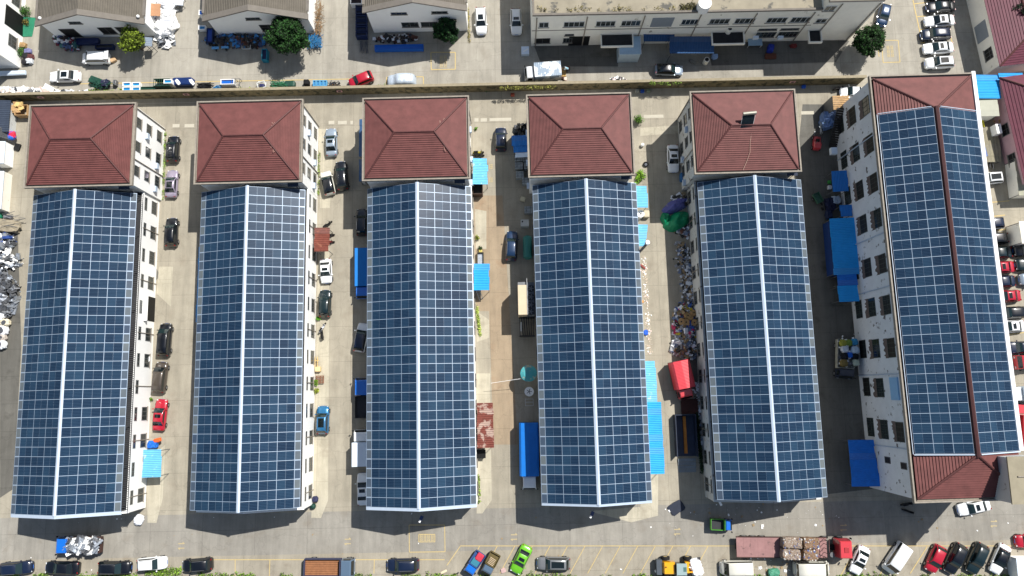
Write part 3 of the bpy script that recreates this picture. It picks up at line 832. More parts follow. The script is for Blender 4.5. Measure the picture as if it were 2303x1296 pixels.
def carparts(root, kind, L, W, pt, roof=None, sunroof=False, rails=False, ws=None, open_tail=False):
    H, belt, hood, xA, xB, xC, xD = KIND[kind]; TP = {'van': .07, 'mpv': .12}.get(kind, .19); WB = .95 if kind == 'van' else .90
    X = lambda t: -L/2+t*L
    st = [(0, .70, .62), (.012, .84, .80), (.04, .93, belt-.10 if kind != 'sedan' else .86), (.09, .97, belt-.02), (xD, .98, belt), (.35, 1, belt-.01), (.6, 1, belt-.04), (xA, .99, hood+.02), (min(.93, xA+.12), .96, hood-.05), (.955, .90, hood-.14), (.985, .78, .62), (1.0, .62, .52)]
    st = sorted(set(st))
    rings = []
    for t, wf, h in st:
        w_ = W/2*wf
        half = [(w_*.93, .22), (w_, .42), (w_, h*.72), (w_*.955, h-.09), (w_*.80, h-.01), (w_*.4, h+.025)]
        rings.append([(X(t), y, z) for y, z in half] + [(X(t), -y, z) for y, z in half[::-1]])
    body = loft(rings).build('body', pt, root, smooth=True)
    # cabin
    def ring(t, h, b, wf=1):
        k = max(0.0, (h-b)/(H-b)); wb, wr = W/2*WB*wf, W/2*(WB-TP*k)*wf
        half = [(wb, b-.06), (wr, h-.07*k), (wr-.07, h-.015*k), (wr*.5, h+.02*k)]
        return [(X(t), y, z) for y, z in half] + [(X(t), -y, z) for y, z in half[::-1]]
    rg = [ring(xD, belt+.01, belt), ring(xD*.5+xC*.5, (belt+H)/2+.05, belt), ring(xC, H-.05, belt), ring((xC*2+xB)/3, H, belt), ring((xC+xB*2)/3, H, belt-.02), ring(xB, H-.05, belt-.03), ring((xA+xB)/2, (H+hood)/2+.05, hood+.02), ring(xA, hood+.03, hood+.01)]
    loft(rg).build('cabin', roof or pt, root, smooth=True)
    def quad(name, pts, m, t=.012):
        b = MB(); P = [Vector(p) for p in pts]; nrm = (P[1]-P[0]).cross(P[2]-P[0]).normalized()
        b.slab(P, t) if abs(nrm.z) > .4 else None
        if not b.v:
            Q = [p-nrm*t for p in P]; b.poly(P).poly(Q[::-1])
            for k in range(len(P)): b.poly([P[k], Q[k], Q[(k+1) % len(P)], P[(k+1) % len(P)]])
        return b.build(name, m, root)
    wr = W/2*(WB-TP)
    o = .035
    hm = (H+hood)/2+.05
    wm_ = W/2*(WB-TP/2)
    b = MB()   # windscreen, two bands
    t0, t1, t2 = xB+(xA-xB)*.06, (xA+xB)/2, xA-(xA-xB)*.08
    b.poly([(X(t2), -W/2*.80, hood+.10), (X(t2), W/2*.80, hood+.10), (X(t1), wm_*.93, hm+o), (X(t1), -wm_*.93, hm+o)])
    b.poly([(X(t1), -wm_*.93, hm+o), (X(t1), wm_*.93, hm+o), (X(t0), wr*.96, H-.06+o), (X(t0), -wr*.96, H-.06+o)])
    b.build('windscreen', ws or CGLASS2, root)
    b = MB(); hm2 = (H+belt)/2+.05
    u0, u1, u2 = xC-(xC-xD)*.08, (xC+xD)/2, xD+(xC-xD)*.12
    b.poly([(X(u2), W/2*.78, belt+.09), (X(u2), -W/2*.78, belt+.09), (X(u1), -wm_*.93, hm2+o), (X(u1), wm_*.93, hm2+o)])
    b.poly([(X(u1), wm_*.93, hm2+o), (X(u1), -wm_*.93, hm2+o), (X(u0), -wr*.95, H-.05+o), (X(u0), wr*.95, H-.05+o)])
    b.build('rear_window', CGLASS, root)
    for s in (-1, 1):
        zt = H-.16; kt = (zt-belt)/(H-belt)
        yl, yu = W/2*WB-.01, W/2*(WB-TP*kt)
        P = [(X(xD+.10*(xC-xD)+.02), s*(yl+.012), belt+.05), (X(xA-.03), s*(yl+.012), belt+.02), (X(xB+.01), s*(yu+.02), zt), (X(xC+.01), s*(yu+.02), zt)]
        q = MB(); q.poly(P if s < 0 else P[::-1]); q.build('side_window', CGLASS, root)
        m = MB().obox((X(xA-.05), s*(W/2+.09), belt+.02), .14, .2, .12); m.build('mirror', pt, root)
        h = MB().obox((X(.968), s*W/2*.66, .66), .12, W*.12, .10, s*R(-24)); h.build('headlight', LAMP, root)
        h = MB().obox((X(.022), s*W/2*.70, .86 if kind == 'sedan' else .95), .07, W*.12, .12, s*R(14)); h.build('tail_light', TAIL, root)
        if rails: MB().tube((X(xC+.05), s*(wr-.02), H+.05), (X(xB-.02), s*(wr-.02), H+.04), .025, n=5).build('roof_rail', RIM, root)
    if sunroof:
        a, c = (X(xB-.10-.1*sunroof), X(xB-.03)) if sunroof is not True else (X(xB-.15), X(xB-.04))
        MB().box(a, c, -wr*.66, wr*.66, H-.005, H+.028).build('sunroof', CGLASS, root)
    MB().box(X(.986), X(1.003), -.26, .26, .42, .54).build('number_plate', PAINT['cab_blue'], root)
    wheels(root, L, W)
    if open_tail:
        MB().slab([(X(-.10), -wr, H+.1), (X(.07), -wr, H+.02), (X(.07), wr, H+.02), (X(-.10), wr, H+.1)], .06).build('tailgate', pt, root)
    return root
def pose(f, r, z=.7):
    a, b = at(f[0], f[1], z), at(r[0], r[1], z)
    m = (a+b)/2; d = a-b
    return Vector((m.x, m.y, .012)), math.atan2(d.y, d.x), d.length
ALLCARS = []
def car(kind, f, r, col, label, W=1.8, L=None, **k):
    loc, rz, l = pose(f, r)
    root = empty('car' if kind != 'van' else 'van', loc, rz)
    tag(root, label, 'car' if kind != 'van' else 'van', 'cars parked in the yards')
    carparts(root, kind, L or max(3.7, min(5.3, l)), W, PAINT[col], **k)
    return root
S, V, Hh, Mp, Vn = 'sedan', 'suv', 'hatch', 'mpv', 'van'
BG = CGLASS
car(S, (111, 173), (180, 171), 'white', 'white sedan with black glass roof in front of the leftmost gabled workshop', roof=None, sunroof=1.2)
car(Mp, (184, 132), (246, 131), 'white', 'white people carrier with its tailgate raised, cardboard behind it', open_tail=True)
car(Hh, (785, 191), (838, 169), 'red', 'red hatchback parked askew against the boundary wall')
car(V, (1083, 77), (1080, 17), 'white', 'white sport utility car in the sun beside the third gabled workshop', sunroof=1.2, ws=CGLASS)
car(V, (1162, 77), (1160, 20), 'white', 'white sport utility car in the shade left of the long cream block', sunroof=True, rails=True, ws=CGLASS)
car('coupe', (1536, 158), (1473, 156), 'silver', 'silver fastback with shiny black roof facing right below the cream block', roof=PAINT['black'])
car(Hh, (1982, 55), (1992, 12), 'dblue', 'small blue car at the right corner of the cream block, bonnet in the sun')
car(V, (2086, -12), (2150, -14), 'black', 'dark car cut by the top edge of the frame, in the top right bays')
car(S, (2084, 17), (2147, 14), 'black', 'black sedan at the top of the right hand column of parked cars')
car(S, (2080, 49), (2146, 45), 'white', 'white sedan between two black cars in the top right bays', sunroof=True, ws=CGLASS)
car(V, (2071, 79), (2137, 77), 'navy', 'dark blue sport utility car between two white cars in the top right bays')
car(S, (2077, 110), (2144, 106), 'white', 'white sedan second from the bottom of the top right column', sunroof=True)
car(V, (2081, 143), (2145, 140), 'white', 'white car with large sunroof, lowest of the top right column', sunroof=2)
# lane 1
car(V, (391, 306), (388, 365), 'black', 'black sport utility car beside the leftmost annex, nearest the boundary wall')
car(S, (388, 383), (384, 444), 'mauve', 'mauve silver sedan beside the leftmost annex', sunroof=1.5)
car(V, (387, 490), (385, 555), 'black', 'black car with green windscreen below the mauve sedan')
car(Mp, (374, 727), (368, 802), 'black', 'long black people carrier halfway down the first lane')
car(Mp, (365, 814), (357, 884), 'bronze', 'dusty bronze people carrier above the red sedan', ws=CGLASS)
car(S, (364, 898), (356, 969), 'red', 'bright red sedan above the pale blue awning in the first lane', sunroof=True)
# lane 2
car(S, (744, 289), (746, 351), 'silver', 'silver blue sedan alone beside the second annex', sunroof=True)
car(V, (766, 363), (772, 428), 'black', 'black car side by side with the cream white hatchback')
car(Hh, (731, 386), (743, 438), 'cream', 'cream white hatchback with black glass roof parked at an angle', roof=PAINT['black'])
car(V, (814, 470), (814, 531), 'black', 'black car with roof rails tucked under the west eave of the third workshop', rails=True)
car(V, (819, 727), (806, 792), 'white', 'white car with dark roof half hidden under the west eave of the third workshop', roof=PAINT['navy'])
car(S, (816, 1064), (817, 1137), 'white', 'white sedan with black sunroof at the foot of the third workshop', sunroof=True, ws=CGLASS)
car(S, (734, 637), (732, 582), 'white', 'white sedan below the rusty shed roof', sunroof=True)
car(V, (732, 652), (730, 714), 'teal', 'dark green black car with orange cushion behind its rear window')
car(V, (727, 913), (725, 977), 'blue', 'metallic blue sport utility car in the second lane', sunroof=2.5, rails=True)
# lane 3 and 4
car(V, (1126, 287), (1126, 340), 'navy', 'dark blue car with silver roof rails in the third lane near the paving slabs', rails=True)
car(V, (1152, 520), (1149, 587), 'dblue', 'blue sport utility car with roof rails standing alone in the third lane', rails=True)
car(S, (1515, 387), (1513, 326), 'white', 'white sedan in the shade beside the solar water heater annex', sunroof=True, ws=CGLASS)
car(S, (1899, 207), (1935, 209), 'white', 'white car partly hidden behind the top left corner of the tall block')
# bottom row
car(V, (73, 1275), (1, 1281), 'navy', 'navy car at the bottom left corner of the frame', rails=True)
car(S, (101, 1277), (178, 1278), 'black', 'plain black sedan, second car from the left of the bottom row')
car(V, (295, 1277), (221, 1277), 'black', 'black sport utility car with chrome roof rails, third in the bottom row', rails=True)
car(V, (375, 1265), (309, 1271), 'white', 'white car in the bottom left row with pale green windscreen', rails=True)
car(V, (410, 1274), (478, 1268), 'black', 'black car right of the white one in the bottom left row', rails=True)
car(V, (870, 1272), (943, 1270), 'navy', 'navy sport utility car right of the brown bedded lorry', rails=True)
car(S, (1157, 1289), (1187, 1228), 'green', 'lime green sedan parked askew in the bottom row', sunroof=True)
car(V, (1207, 1267), (1283, 1268), 'grey', 'grey sport utility car with black glass roof beside the lime green sedan', sunroof=3)
car(Vn, (1619, 1277), (1692, 1276), 'cream', 'white minibus right of the yellow wheel loader', W=1.9, ws=CGLASS)
car(Vn, (1866, 1279), (1785, 1279), 'cream', 'white van with a red mark on its roof below the flatbed trailer', W=1.95, ws=CGLASS)
car(S, (1921, 1290), (1946, 1230), 'white', 'white sedan with sunroof left of the slanted white van', sunroof=True, ws=CGLASS)
car(Vn, (1995, 1285), (2035, 1224), 'white', 'white panel van parked at a slant in the bottom right bays', W=1.9, ws=CGLASS)
car(Hh, (2091, 1286), (2117, 1228), 'red', 'red hatchback left of the two black cars in the bottom right bays')
car(V, (2133, 1289), (2163, 1224), 'black', 'left of the two black cars between the red and the white one')
car(V, (2183, 1289), (2211, 1223), 'teal', 'right of the two black cars between the red and the white one')
car(S, (2236, 1289), (2263, 1226), 'white', 'white car with black roof, last in the slanted bays', roof=PAINT['black'], ws=CGLASS)
car(S, (2155, 1149), (2226, 1133), 'white', 'white sedan nosing out from under the south eave of the tall block', sunroof=True)
car(Hh, (2284, 1218), (2345, 1216), 'red', 'red car cut off by the right edge below the stair tower')
# east lot
car(V, (2196, 404), (2254, 399), 'white', 'white car with big glass roof beside the pink bungalow', sunroof=3)
car(V, (2200, 505), (2256, 501), 'white', 'white backed car with dark glass roof at the top of the east lot', roof=PAINT['navy'])
for (y, x, c, lab) in ((535, 2266, 'black', 'black car with cream rear shelf in the east lot'), (567, 2275, 'teal', 'dark green black car above the upper red car in the east lot'),
                       (600, 2280, 'red', 'upper of the two red cars in the east lot'), (632, 2282, 'navy', 'dark glossy car between the two red cars in the east lot'),
                       (665, 2295, 'red', 'lower of the two red cars in the east lot'), (702, 2306, 'black', 'dark car right below the lower red car'),
                       (733, 2304, 'white', 'white car with brown rear window in the east lot'), (780, 2328, 'navy', 'long dark blue car at the right edge of the east lot')):
    car(S if c != 'black' else Hh, (x-62, y+3), (x, y), c, lab, sunroof=(c in ('red', 'white')))
for (y, x, c, lab) in ((533, 2275, 'grey', 'grey car at the right edge, topmost of the outer column'), (564, 2280, 'black', 'black car at the right edge, second of the outer column'),
                       (596, 2284, 'teal', 'black car at the right edge, third of the outer column'), (629, 2293, 'silver', 'silver car at the right edge, lowest of the outer column')):
    car(V, (x, y), (x+62, y-3), c, lab)
# covered car
def covered():
    loc, rz, l = pose((873, 183), (933, 181))
    root = empty('covered_car', loc, rz); tag(root, 'car under a silver grey cover by the boundary wall', 'car')
    carparts(root, 'suv', 4.2, 1.75, PAINT['grey'])
    b = MB(); rnd = random.Random(5); n = 16; m = 15
    prof = [(-.5, .3), (-.48, 1.0), (-.40, 1.6), (-.2, 1.76), (0, 1.8), (.12, 1.74), (.26, 1.2), (.36, 1.12), (.47, .9), (.5, .3)]
    rings = []
    for k in range(25):
        t = -.5+k/24
        for (x0, z0), (x1, z1) in zip(prof, prof[1:]):
            if x0 <= t <= x1: h = z0+(z1-z0)*(t-x0)/(x1-x0)
        wv = .98-.25*abs(t*2)**6
        half = [(wv*1.02, .15), (wv*.98, .6), (wv*.93, h*.8), (wv*.72, h-.03), (wv*.3, h+.03)]
        rings.append([(t*4.5, y*(1+rnd.uniform(-.02, .02)), z+rnd.uniform(-.02, .03)) for y, z in half]+[(t*4.5, -y*(1+rnd.uniform(-.03, .03)), z+rnd.uniform(-.02, .03)) for y, z in half[::-1]])
    loft(rings).build('cover', pm('silver_car_cover', (196, 208, 220), .42, metal=.25, var=.08, sc=4, bump=.06), root, smooth=True)
covered()
# ---------------------------------------------------------------- trucks
def truck(f, r, cab, label, bed='flat', bedm=None, W=2.05, cl=1.6, H=2.1, bh=.5, bz=.95, boxh=2.3, z=1.2, name='truck', W2=None, floor=None, windscreen=CGLASS):
    loc, rz, L = pose(f, r, z)
    root = empty(name, loc, rz); tag(root, label, 'truck')
    X1 = L/2; Xc = X1-cl; W2 = W2 or W
    rings = []
    for x, h, wf in ((X1, 1.15, .93), (X1-.06, 1.3, .97), (X1-.32, H-.12, .93), (X1-.5, H, .90), (Xc+.08, H, .90), (Xc, H-.1, .9)):
        w_ = W/2; half = [(w_, .5), (w_, 1.15), (w_*wf, h-.08), (w_*(wf-.08), h)]
        rings.append([(x, y, zz) for y, zz in half]+[(x, -y, zz) for y, zz in half[::-1]])
    loft(rings[::-1]).build('cab', PAINT[cab], root, smooth=False)
    MB().poly([(X1-.035, W*.43, 1.34), (X1-.035, -W*.43, 1.34), (X1-.31, -W*.40, H-.14), (X1-.31, W*.40, H-.14)][::-1]).build('windscreen', windscreen, root)
    for s in (-1, 1):
        P = [(X1-.35, s*(W/2+.012), 1.2), (Xc+.25, s*(W/2+.012), 1.2), (Xc+.3, s*(W/2*.94+.01), H-.22), (X1-.5, s*(W/2*.94+.01), H-.22)]
        MB().poly(P if s > 0 else P[::-1]).build('side_window', CGLASS, root)
        MB().obox((X1-.1, s*(W/2+.17), 1.55), .1, .18, .34).build('mirror', BLACK, root)
        MB().obox((X1+.0, s*W*.36, .8), .06, .3, .16).build('headlight', LAMP, root)
    x0, x1 = -L/2, Xc-.12
    MB().box(x0+.1, X1-.3, -.35, .35, .45, .75).build('chassis', BLACK, root)
    wheels(root, L, W, .4, (.16, 1-cl/L*.5))
    if bed == 'box':
        b = MB().box(x0, x1, -W2/2, W2/2, .8, .8+boxh)
        o = b.build('cargo_box', bedm, root)
        e = MB()
        for yy in (-W2/2, W2/2-.06): e.box(x0-.01, x1+.01, yy, yy+.06, .8+boxh, .84+boxh)
        e.build('edge_rail', bedm, o)
    elif bed == 'tarp':
        hh = .8+boxh; b = MB()
        rg = []
        for x in (x0, x0+.1, x1-.1, x1):
            half = [(W2/2, .8), (W2/2, hh-.35), (W2/2-.25, hh-.05), (0.05, hh+.1)]
            rg.append([(x, y, zz) for y, zz in half]+[(x, -y, zz) for y, zz in half[::-1]])
        loft(rg).build('tarpaulin', bedm, root)
        MB().box(x0-.05, x1, -W2/2-.04, W2/2+.04, .7, .8).build('bed', DKSTEEL, root)
    else:
        MB().box(x0, x1, -W2/2, W2/2, bz-.15, bz).build('bed', floor or bedm, root)
        if bed == 'side':
            for s in (-1, 1): MB().box(x0, x1, s*W2/2-.04, s*W2/2+.04, bz-.2, bz+bh).build('side_board', bedm, root)
            MB().box(x0-.04, x0+.04, -W2/2+.04, W2/2-.04, bz-.2, bz+bh).build('tailboard', bedm, root)
            MB().box(x1-.06, x1+.02, -W2/2+.04, W2/2-.04, bz-.2, bz+bh+.35).build('headboard', bedm, root)
    return root, rz, L
WTIN = pm('white_van_box', (222, 226, 226), .6, var=.08, sc=2, spot=(140, 156, 172), spot_sc=.8, spot_t=.47, stripe=(0, .3, .01))
WBOX = pm('pale_blue_white_box', (214, 226, 238), .5, var=.03)
truck((1180, 166), (1261, 160), 'white', 'white box lorry with a scuffed white and grey cargo roof near the boundary wall', 'box', WTIN, z=1.6, W2=2.3, boxh=1.9, cl=1.35)
truck((815, 671), (815, 560), 'cab_blue', 'small lorry with bright blue cargo box under the west eave of the third workshop', 'box', pm('bright_blue_tarp', (14, 118, 196), .6, var=.06), z=1.6, W=1.9, boxh=1.6)
truck((815, 850), (815, 940), 'cab_blue', 'blue cabbed flatbed lorry with black bed under the west eave of the third workshop', 'side', DKSTEEL, z=1.3, cl=2.5)
truck((812, 967), (812, 1048), 'white', 'white box lorry between the flatbed and the white sedan beside the third workshop', 'box', WBOX, z=1.6, boxh=2.0, W=2.1)
truck((1191, 1103), (1189, 951), 'white', 'long lorry under a bright blue tarpaulin beside the fourth workshop', 'tarp', pm('blue_tarpaulin', (8, 112, 200), .55, var=.08, sc=1), z=2.0, W=2.0, W2=2.75, boxh=2.2, cl=1.9)
truck((1547, 897), (1527, 812), 'cab_red', 'red lorry with pink red two tone cargo roof standing askew by the rubbish', 'tarp', pm('red_tin_roof', (206, 64, 74), .5, var=.06, stripe=(0, .2, .01)), z=2.2, W=2.0, W2=2.7, boxh=2.4, cl=1.4)
truck((797, 1276), (685, 1276), 'slate', 'slate cabbed dropside lorry with an empty brown timber bed in the bottom row', 'side', pm('blue_grey_steel', (62, 66, 92), .6, var=.15), floor=pm('brown_plank_bed', (140, 94, 62), .8, var=.2, sc=2, stripe=(1, .3, .02)), z=1.2, W=2.3, cl=1.75, bh=.6)
truck((127, 1227), (226, 1226), 'cab_blue', 'blue cabbed lorry piled with silvery scrap metal below the leftmost workshop', 'side', pm('rusty_steel', (74, 52, 46), .8, var=.3), z=1.4, W=2.1, cl=1.7, bh=.5)
truck((1052, 1290), (1082, 1244), 'cab_blue', 'little blue lorry with a red and teal load in the bottom row', 'side', pm('dull_blue_steel', (46, 76, 130), .6, var=.2), z=1.0, W=1.5, cl=1.25, H=1.7, bh=.35)
truck((1092, 1290), (1115, 1245), 'slate', 'little worn brown lorry beside the little blue one', 'side', pm('worn_olive_steel', (96, 84, 50), .8, var=.3, spot=(70, 90, 60)), z=1.0, W=1.5, cl=1.2, H=1.7, bh=.35)
truck((1645, 1181), (1598, 1179), 'cab_blue', 'mini lorry with green bed and bright blue cab in the south road', 'side', pm('green_steel', (70, 140, 40), .6, var=.15), floor=DKSTEEL, z=1.0, W=1.45, cl=.95, H=1.6, bh=.4)
truck((1902, 851), (1903, 764), 'navy', 'navy cabbed lorry heaped with sacks beside the tall block', 'side', pm('pale_dropside', (150, 150, 140), .7, var=.2), z=1.6, W=2.3, cl=1.3, bh=.6)
truck((2272, 887), (2345, 884), 'white', 'white box lorry cut off by the right edge', 'box', WBOX, z=1.8, boxh=2.0, W=2.1)
truck((2290, 815), (2350, 812), 'cab_red', 'red cabbed lorry with grey bed cut off by the right edge', 'side', DKSTEEL, z=1.5)
truck((2290, 905), (2292, 1010), 'cab_red', 'red crane lorry beside the east parapet of the tall block', 'side', PAINT['cab_red'], z=2.0, W=2.3)
# semi-trailer with bales
def semi():
    loc, rz, L = pose((1910, 1232), (1656, 1230), 1.2)
    root = empty('flatbed_truck', loc, rz); tag(root, 'long dusty pink flatbed articulated lorry with red cab carrying paper bales', 'truck')
    W = 2.75; X1 = L/2
    DP = pm('dusty_pink_deck', (148, 112, 110), .85, var=.15, sc=1.2, spot=(110, 86, 84), spot_t=.6)
    d = MB().box(-L/2, X1-3.2, -W/2, W/2, 1.1, 1.3)
    for k in range(1, 14): d.box(-L/2+k*1.0, -L/2+k*1.0+.03, -W/2+.02, W/2-.02, 1.3, 1.315)
    d.build('deck', DP, root)
    MB().box(-L/2, X1-.6, -.4, .4, .6, 1.1).build('chassis', BLACK, root)
    for s in (-1, 1): MB().box(-L/2, X1-3.2, s*W/2-.03, s*W/2+.03, 1.0, 1.42).build('side_rail', pm('rusty_steel', (74, 52, 46)), root)
    g = MB()
    for k in range(5): g.tube((X1-3.6, -1.2+k*.6, 1.3), (X1-3.6, -1.2+k*.6, 2.6), .04, n=5)
    g.tube((X1-3.6, -1.2, 2.6), (X1-3.6, 1.2, 2.6), .05, n=5); g.tube((X1-3.6, -1.2, 2.5), (X1-4.6, -.8, 1.35), .04, n=5); g.tube((X1-3.6, 1.2, 2.5), (X1-4.6, .8, 1.35), .04, n=5)
    g.build('headboard_frame', DKSTEEL, root)
    rg = []
    for x, h, wf in ((X1-2.0, 2.7, .95), (X1-1.9, 2.85, .94), (X1-.6, 2.85, .94), (X1-.3, 2.7, .95), (X1-.05, 1.5, .97), (X1, 1.3, .93)):
        w_ = 1.22; half = [(w_, .6), (w_, 1.4), (w_*wf, h-.12), (w_*(wf-.1), h)]
        rg.append([(x, y, z) for y, z in half]+[(x, -y, z) for y, z in half[::-1]])
    loft(rg).build('cab', PAINT['cab_red'], root)
    MB().box(X1-1.4, X1-.8, -.35, .35, 2.85, 2.93).build('roof_hatch', pm('red_hatch', (160, 40, 46), .5), root)
    MB().poly([(X1-.035, -1.05, 1.55), (X1-.035, 1.05, 1.55), (X1-.27, 1.0, 2.62), (X1-.27, -1.0, 2.62)]).build('windscreen', CGLASS, root)
    for s in (-1, 1): MB().obox((X1-.1, s*1.4, 2.0), .12, .2, .5).build('mirror', BLACK, root)
    MB().tube((X1-2.6, -.9, 1.0), (X1-2.6, -.9, 1.6), .35, n=10).build('air_tank', STEEL, root)
    wheels(root, L, W, .5, (.08, .16, .24, .80, .93))
    return root, loc, rz, L
SEMI, sl_, srz, SL = semi()
# ---------------------------------------------------------------- loads, heaps, bales
def shards(name, outline_fn, n, size, mats, label, cat, seed=1, h=.3, flat=.35, kind='stuff', z0=.02, parent=None):
    rnd = random.Random(seed); b = MB()
    for _ in range(n):
        x, y, hh = outline_fn(rnd)
        s = size*(.25+1.5*rnd.random()**2.5); rz = rnd.uniform(0, 6.3)
        z = z0 + h*hh*rnd.uniform(.6, 1.05)
        b.obox((x, y, z+s*flat*.3), s, s*rnd.uniform(.4, 1), s*flat*rnd.uniform(.2, 1), rz, rnd.randrange(len(mats)), rx=rnd.uniform(-.5, .5)*h*2, ry=rnd.uniform(-.5, .5)*h*2)
    o = b.build(name, mats, world=True)
    return tag(o, label, cat, kind=kind)
def ell(px, py, rx, ry, ang=0, pw=.5):
    c = at(px, py)
    def f(rnd):
        t = rnd.uniform(0, 6.283); r = rnd.random()**pw
        x, y = rx*r*math.cos(t), ry*r*math.sin(t)
        return c.x+x*math.cos(ang)-y*math.sin(ang), c.y+x*math.sin(ang)+y*math.cos(ang), max(0, 1-r*r)
    return f
def mound(name, px, py, rx, ry, h, mat, label, cat, seed=1, ang=0, rough=.25, top=None):
    """a bumpy heap: dome with noise"""
    rnd = random.Random(seed); c = at(px, py); b = MB(); n, m = 22, 9
    rings = []
    for j in range(m+1):
        r = j/m
        row = []
        for i in range(n):
            t = 2*math.pi*i/n
            nz = noise.noise(Vector((math.cos(t)*r*2+seed*3.1, math.sin(t)*r*2, seed)))*rough*2 + rnd.uniform(-.1, .1)*rough
            rr = r*(1+nz*.25)
            z = h*(1-r**2.2)*(1+nz)+.01
            x, y = rx*rr*math.cos(t), ry*rr*math.sin(t)
            row.append((c.x+x*math.cos(ang)-y*math.sin(ang), c.y+x*math.sin(ang)+y*math.cos(ang), max(z, .0) if j < m else 0.0))
        rings.append(row)
    i0 = 0
    for row in rings: b.v += row
    for j in range(m):
        for i in range(n):
            a, e = j*n+i, j*n+(i+1) % n
            b.f.append((a, a+n, e+n, e)); b.m.append(0); b.uv.append([(0, 0)]*4)
    o = b.build(name, mat, world=True, smooth=rough < .2)
    return tag(o, label, cat)
def lump(name, c, sx, sy, sz, mat, label=None, cat=None, group=None, seed=1, rz=0, sq=.55, rough=.12, top=None, parent=None):
    """sack or bale: squarish rounded body with creases; c = base centre"""
    b = MB(); n, m = 20, 10
    rnd = random.Random(seed)
    for j in range(m+1):
        ph = -math.pi/2+math.pi*j/m
        for i in range(n):
            t = 2*math.pi*i/n
            cx_, cy_, cz_ = math.cos(ph)*math.cos(t), math.cos(ph)*math.sin(t), math.sin(ph)
            f = lambda v: math.copysign(abs(v)**sq, v)
            x, y, z = f(cx_), f(cy_), f(cz_)
            k = 1+rough*noise.noise(Vector((x*2.3+seed, y*2.3, z*2.3+seed*1.7)))*1.6+rnd.uniform(-1, 1)*rough*.25
            b.v.append((x*sx/2*k, y*sy/2*k, sz/2+z*sz/2*k if j else 0))
    for j in range(m):
        for i in range(n):
            a, e = j*n+i, j*n+(i+1) % n
            b.f.append((a, e, e+n, a+n)); b.m.append(0); b.uv.append([(0, 0)]*4)
    o = b.build(name, mat, parent, smooth=False)
    o.location = c; o.rotation_euler = (0, 0, rz)
    if label: tag(o, label, cat, group)
    return o
PAPER = pm('waste_paper', (138, 122, 108), .9, var=.4, sc=5, spot=(206, 200, 192), spot_sc=5, spot_t=.58, det=8)
PAPER2 = pm('brown_waste_paper', (128, 102, 80), .9, var=.4, sc=5, spot=(190, 180, 166), spot_sc=5, spot_t=.62, det=8)
bales = [(1779, 1220, 2.7, PAPER, 'upper left paper bale on the pink trailer, dark blue scraps at its end'), (1777, 1246, 2.5, PAPER, 'lower left bale of paper on the pink trailer, bluish at its left end'),
         (1822, 1221, 2.2, PAPER2, 'upper right brown and white paper bale on the pink trailer'), (1820, 1247, 2.1, PAPER2, 'lower right brown and white paper bale on the pink trailer')]
for k, (px, py, sx, m, lab) in enumerate(bales):
    p = at(px, py, 2.2); p.z = 1.32
    o = lump('paper_bale', p, sx, 1.45, 1.6, m, lab, 'paper bale', 'bales on the pink trailer', seed=k+3, sq=.3, rough=.1, rz=srz)
    rnd = random.Random(k); b = MB()
    for _ in range(110):
        s_ = rnd.uniform(.08, .3); b.obox((rnd.uniform(-sx/2, sx/2)*.92, rnd.uniform(-.66, .66), rnd.uniform(1.45, 1.62)), s_, s_*rnd.uniform(.3, 1), .03, rnd.uniform(0, 6), rnd.randrange(4), rx=rnd.uniform(-.5, .5), ry=rnd.uniform(-.5, .5))
    b.build('loose_paper', [PAPER, PAPER2, pm('white_scrap_paper', (206, 202, 194), .9, var=.05), pm('blue_scrap_paper', (90, 100, 140), .9)], o)
SCRAP = pm('silver_scrap', (168, 174, 182), .38, metal=.55, var=.3, sc=4)
SCRAPD = pm('dull_scrap', (98, 100, 104), .5, metal=.4, var=.3, sc=4)
WHT = pm('white_plastic', (240, 240, 238), .6, var=.04)
def load_fn(px, py, z, lx, ly, rz):
    c = at(px, py, z)
    def f(rnd):
        x, y = rnd.uniform(-lx/2, lx/2), rnd.uniform(-ly/2, ly/2)
        return c.x+x*math.cos(rz)-y*math.sin(rz), c.y+x*math.sin(rz)+y*math.cos(rz), 1-abs(x/lx)*.6-abs(y/ly)*.6
    return f
shards('scrap_load', load_fn(185, 1226, 1.6, 4.4, 1.7, .02), 240, .75, [SCRAP, SCRAP, SCRAPD, WHT], 'silvery crumpled scrap metal heaped on the blue cabbed lorry', 'scrap', 11, h=1.1, z0=1.0)
for k, (px, py, c, sx, lab) in enumerate(((1892, 772, (150, 150, 60), 1.0, 'olive yellow sack at the top left of the sack lorry'), (1905, 772, (120, 140, 60), 1.0, 'olive green sack at the top of the sack lorry'),
        (1918, 770, (60, 140, 180), 1.0, 'pale blue sack at the top right of the sack lorry'), (1896, 786, (200, 206, 214), 1.1, 'white sack in the second row of the sack lorry'),
        (1919, 788, (190, 206, 220), 1.2, 'bluish white sack on the right of the sack lorry'), (1907, 799, (30, 100, 200), .8, 'bright blue sack amid the sack lorry load'),
        (1896, 802, (24, 28, 36), 1.0, 'black sack left of the bright blue one'), (1919, 802, (26, 28, 34), 1.0, 'black sack right of the bright blue one'),
        (1894, 817, (120, 104, 60), 1.1, 'brown sack at the lower left of the load'), (1921, 816, (180, 190, 170), 1.0, 'pale sack at the lower right of the load'))):
    lump('sack', at(px, py, 1.2), sx, sx, .9, pm('sack_%d_cloth' % k, c, .9, var=.15, sc=4), lab, 'sack', 'sacks on the lorry beside the tall block', seed=k+20, sq=.7)
shards('scrap_edge', load_fn(1904, 790, 1.4, 2.6, 5.0, 0), 60, .35, [WHT, WHT, SCRAPD], 'white scraps stuffed between the sacks of the sack lorry', 'scrap', 12, h=.5, z0=1.3)
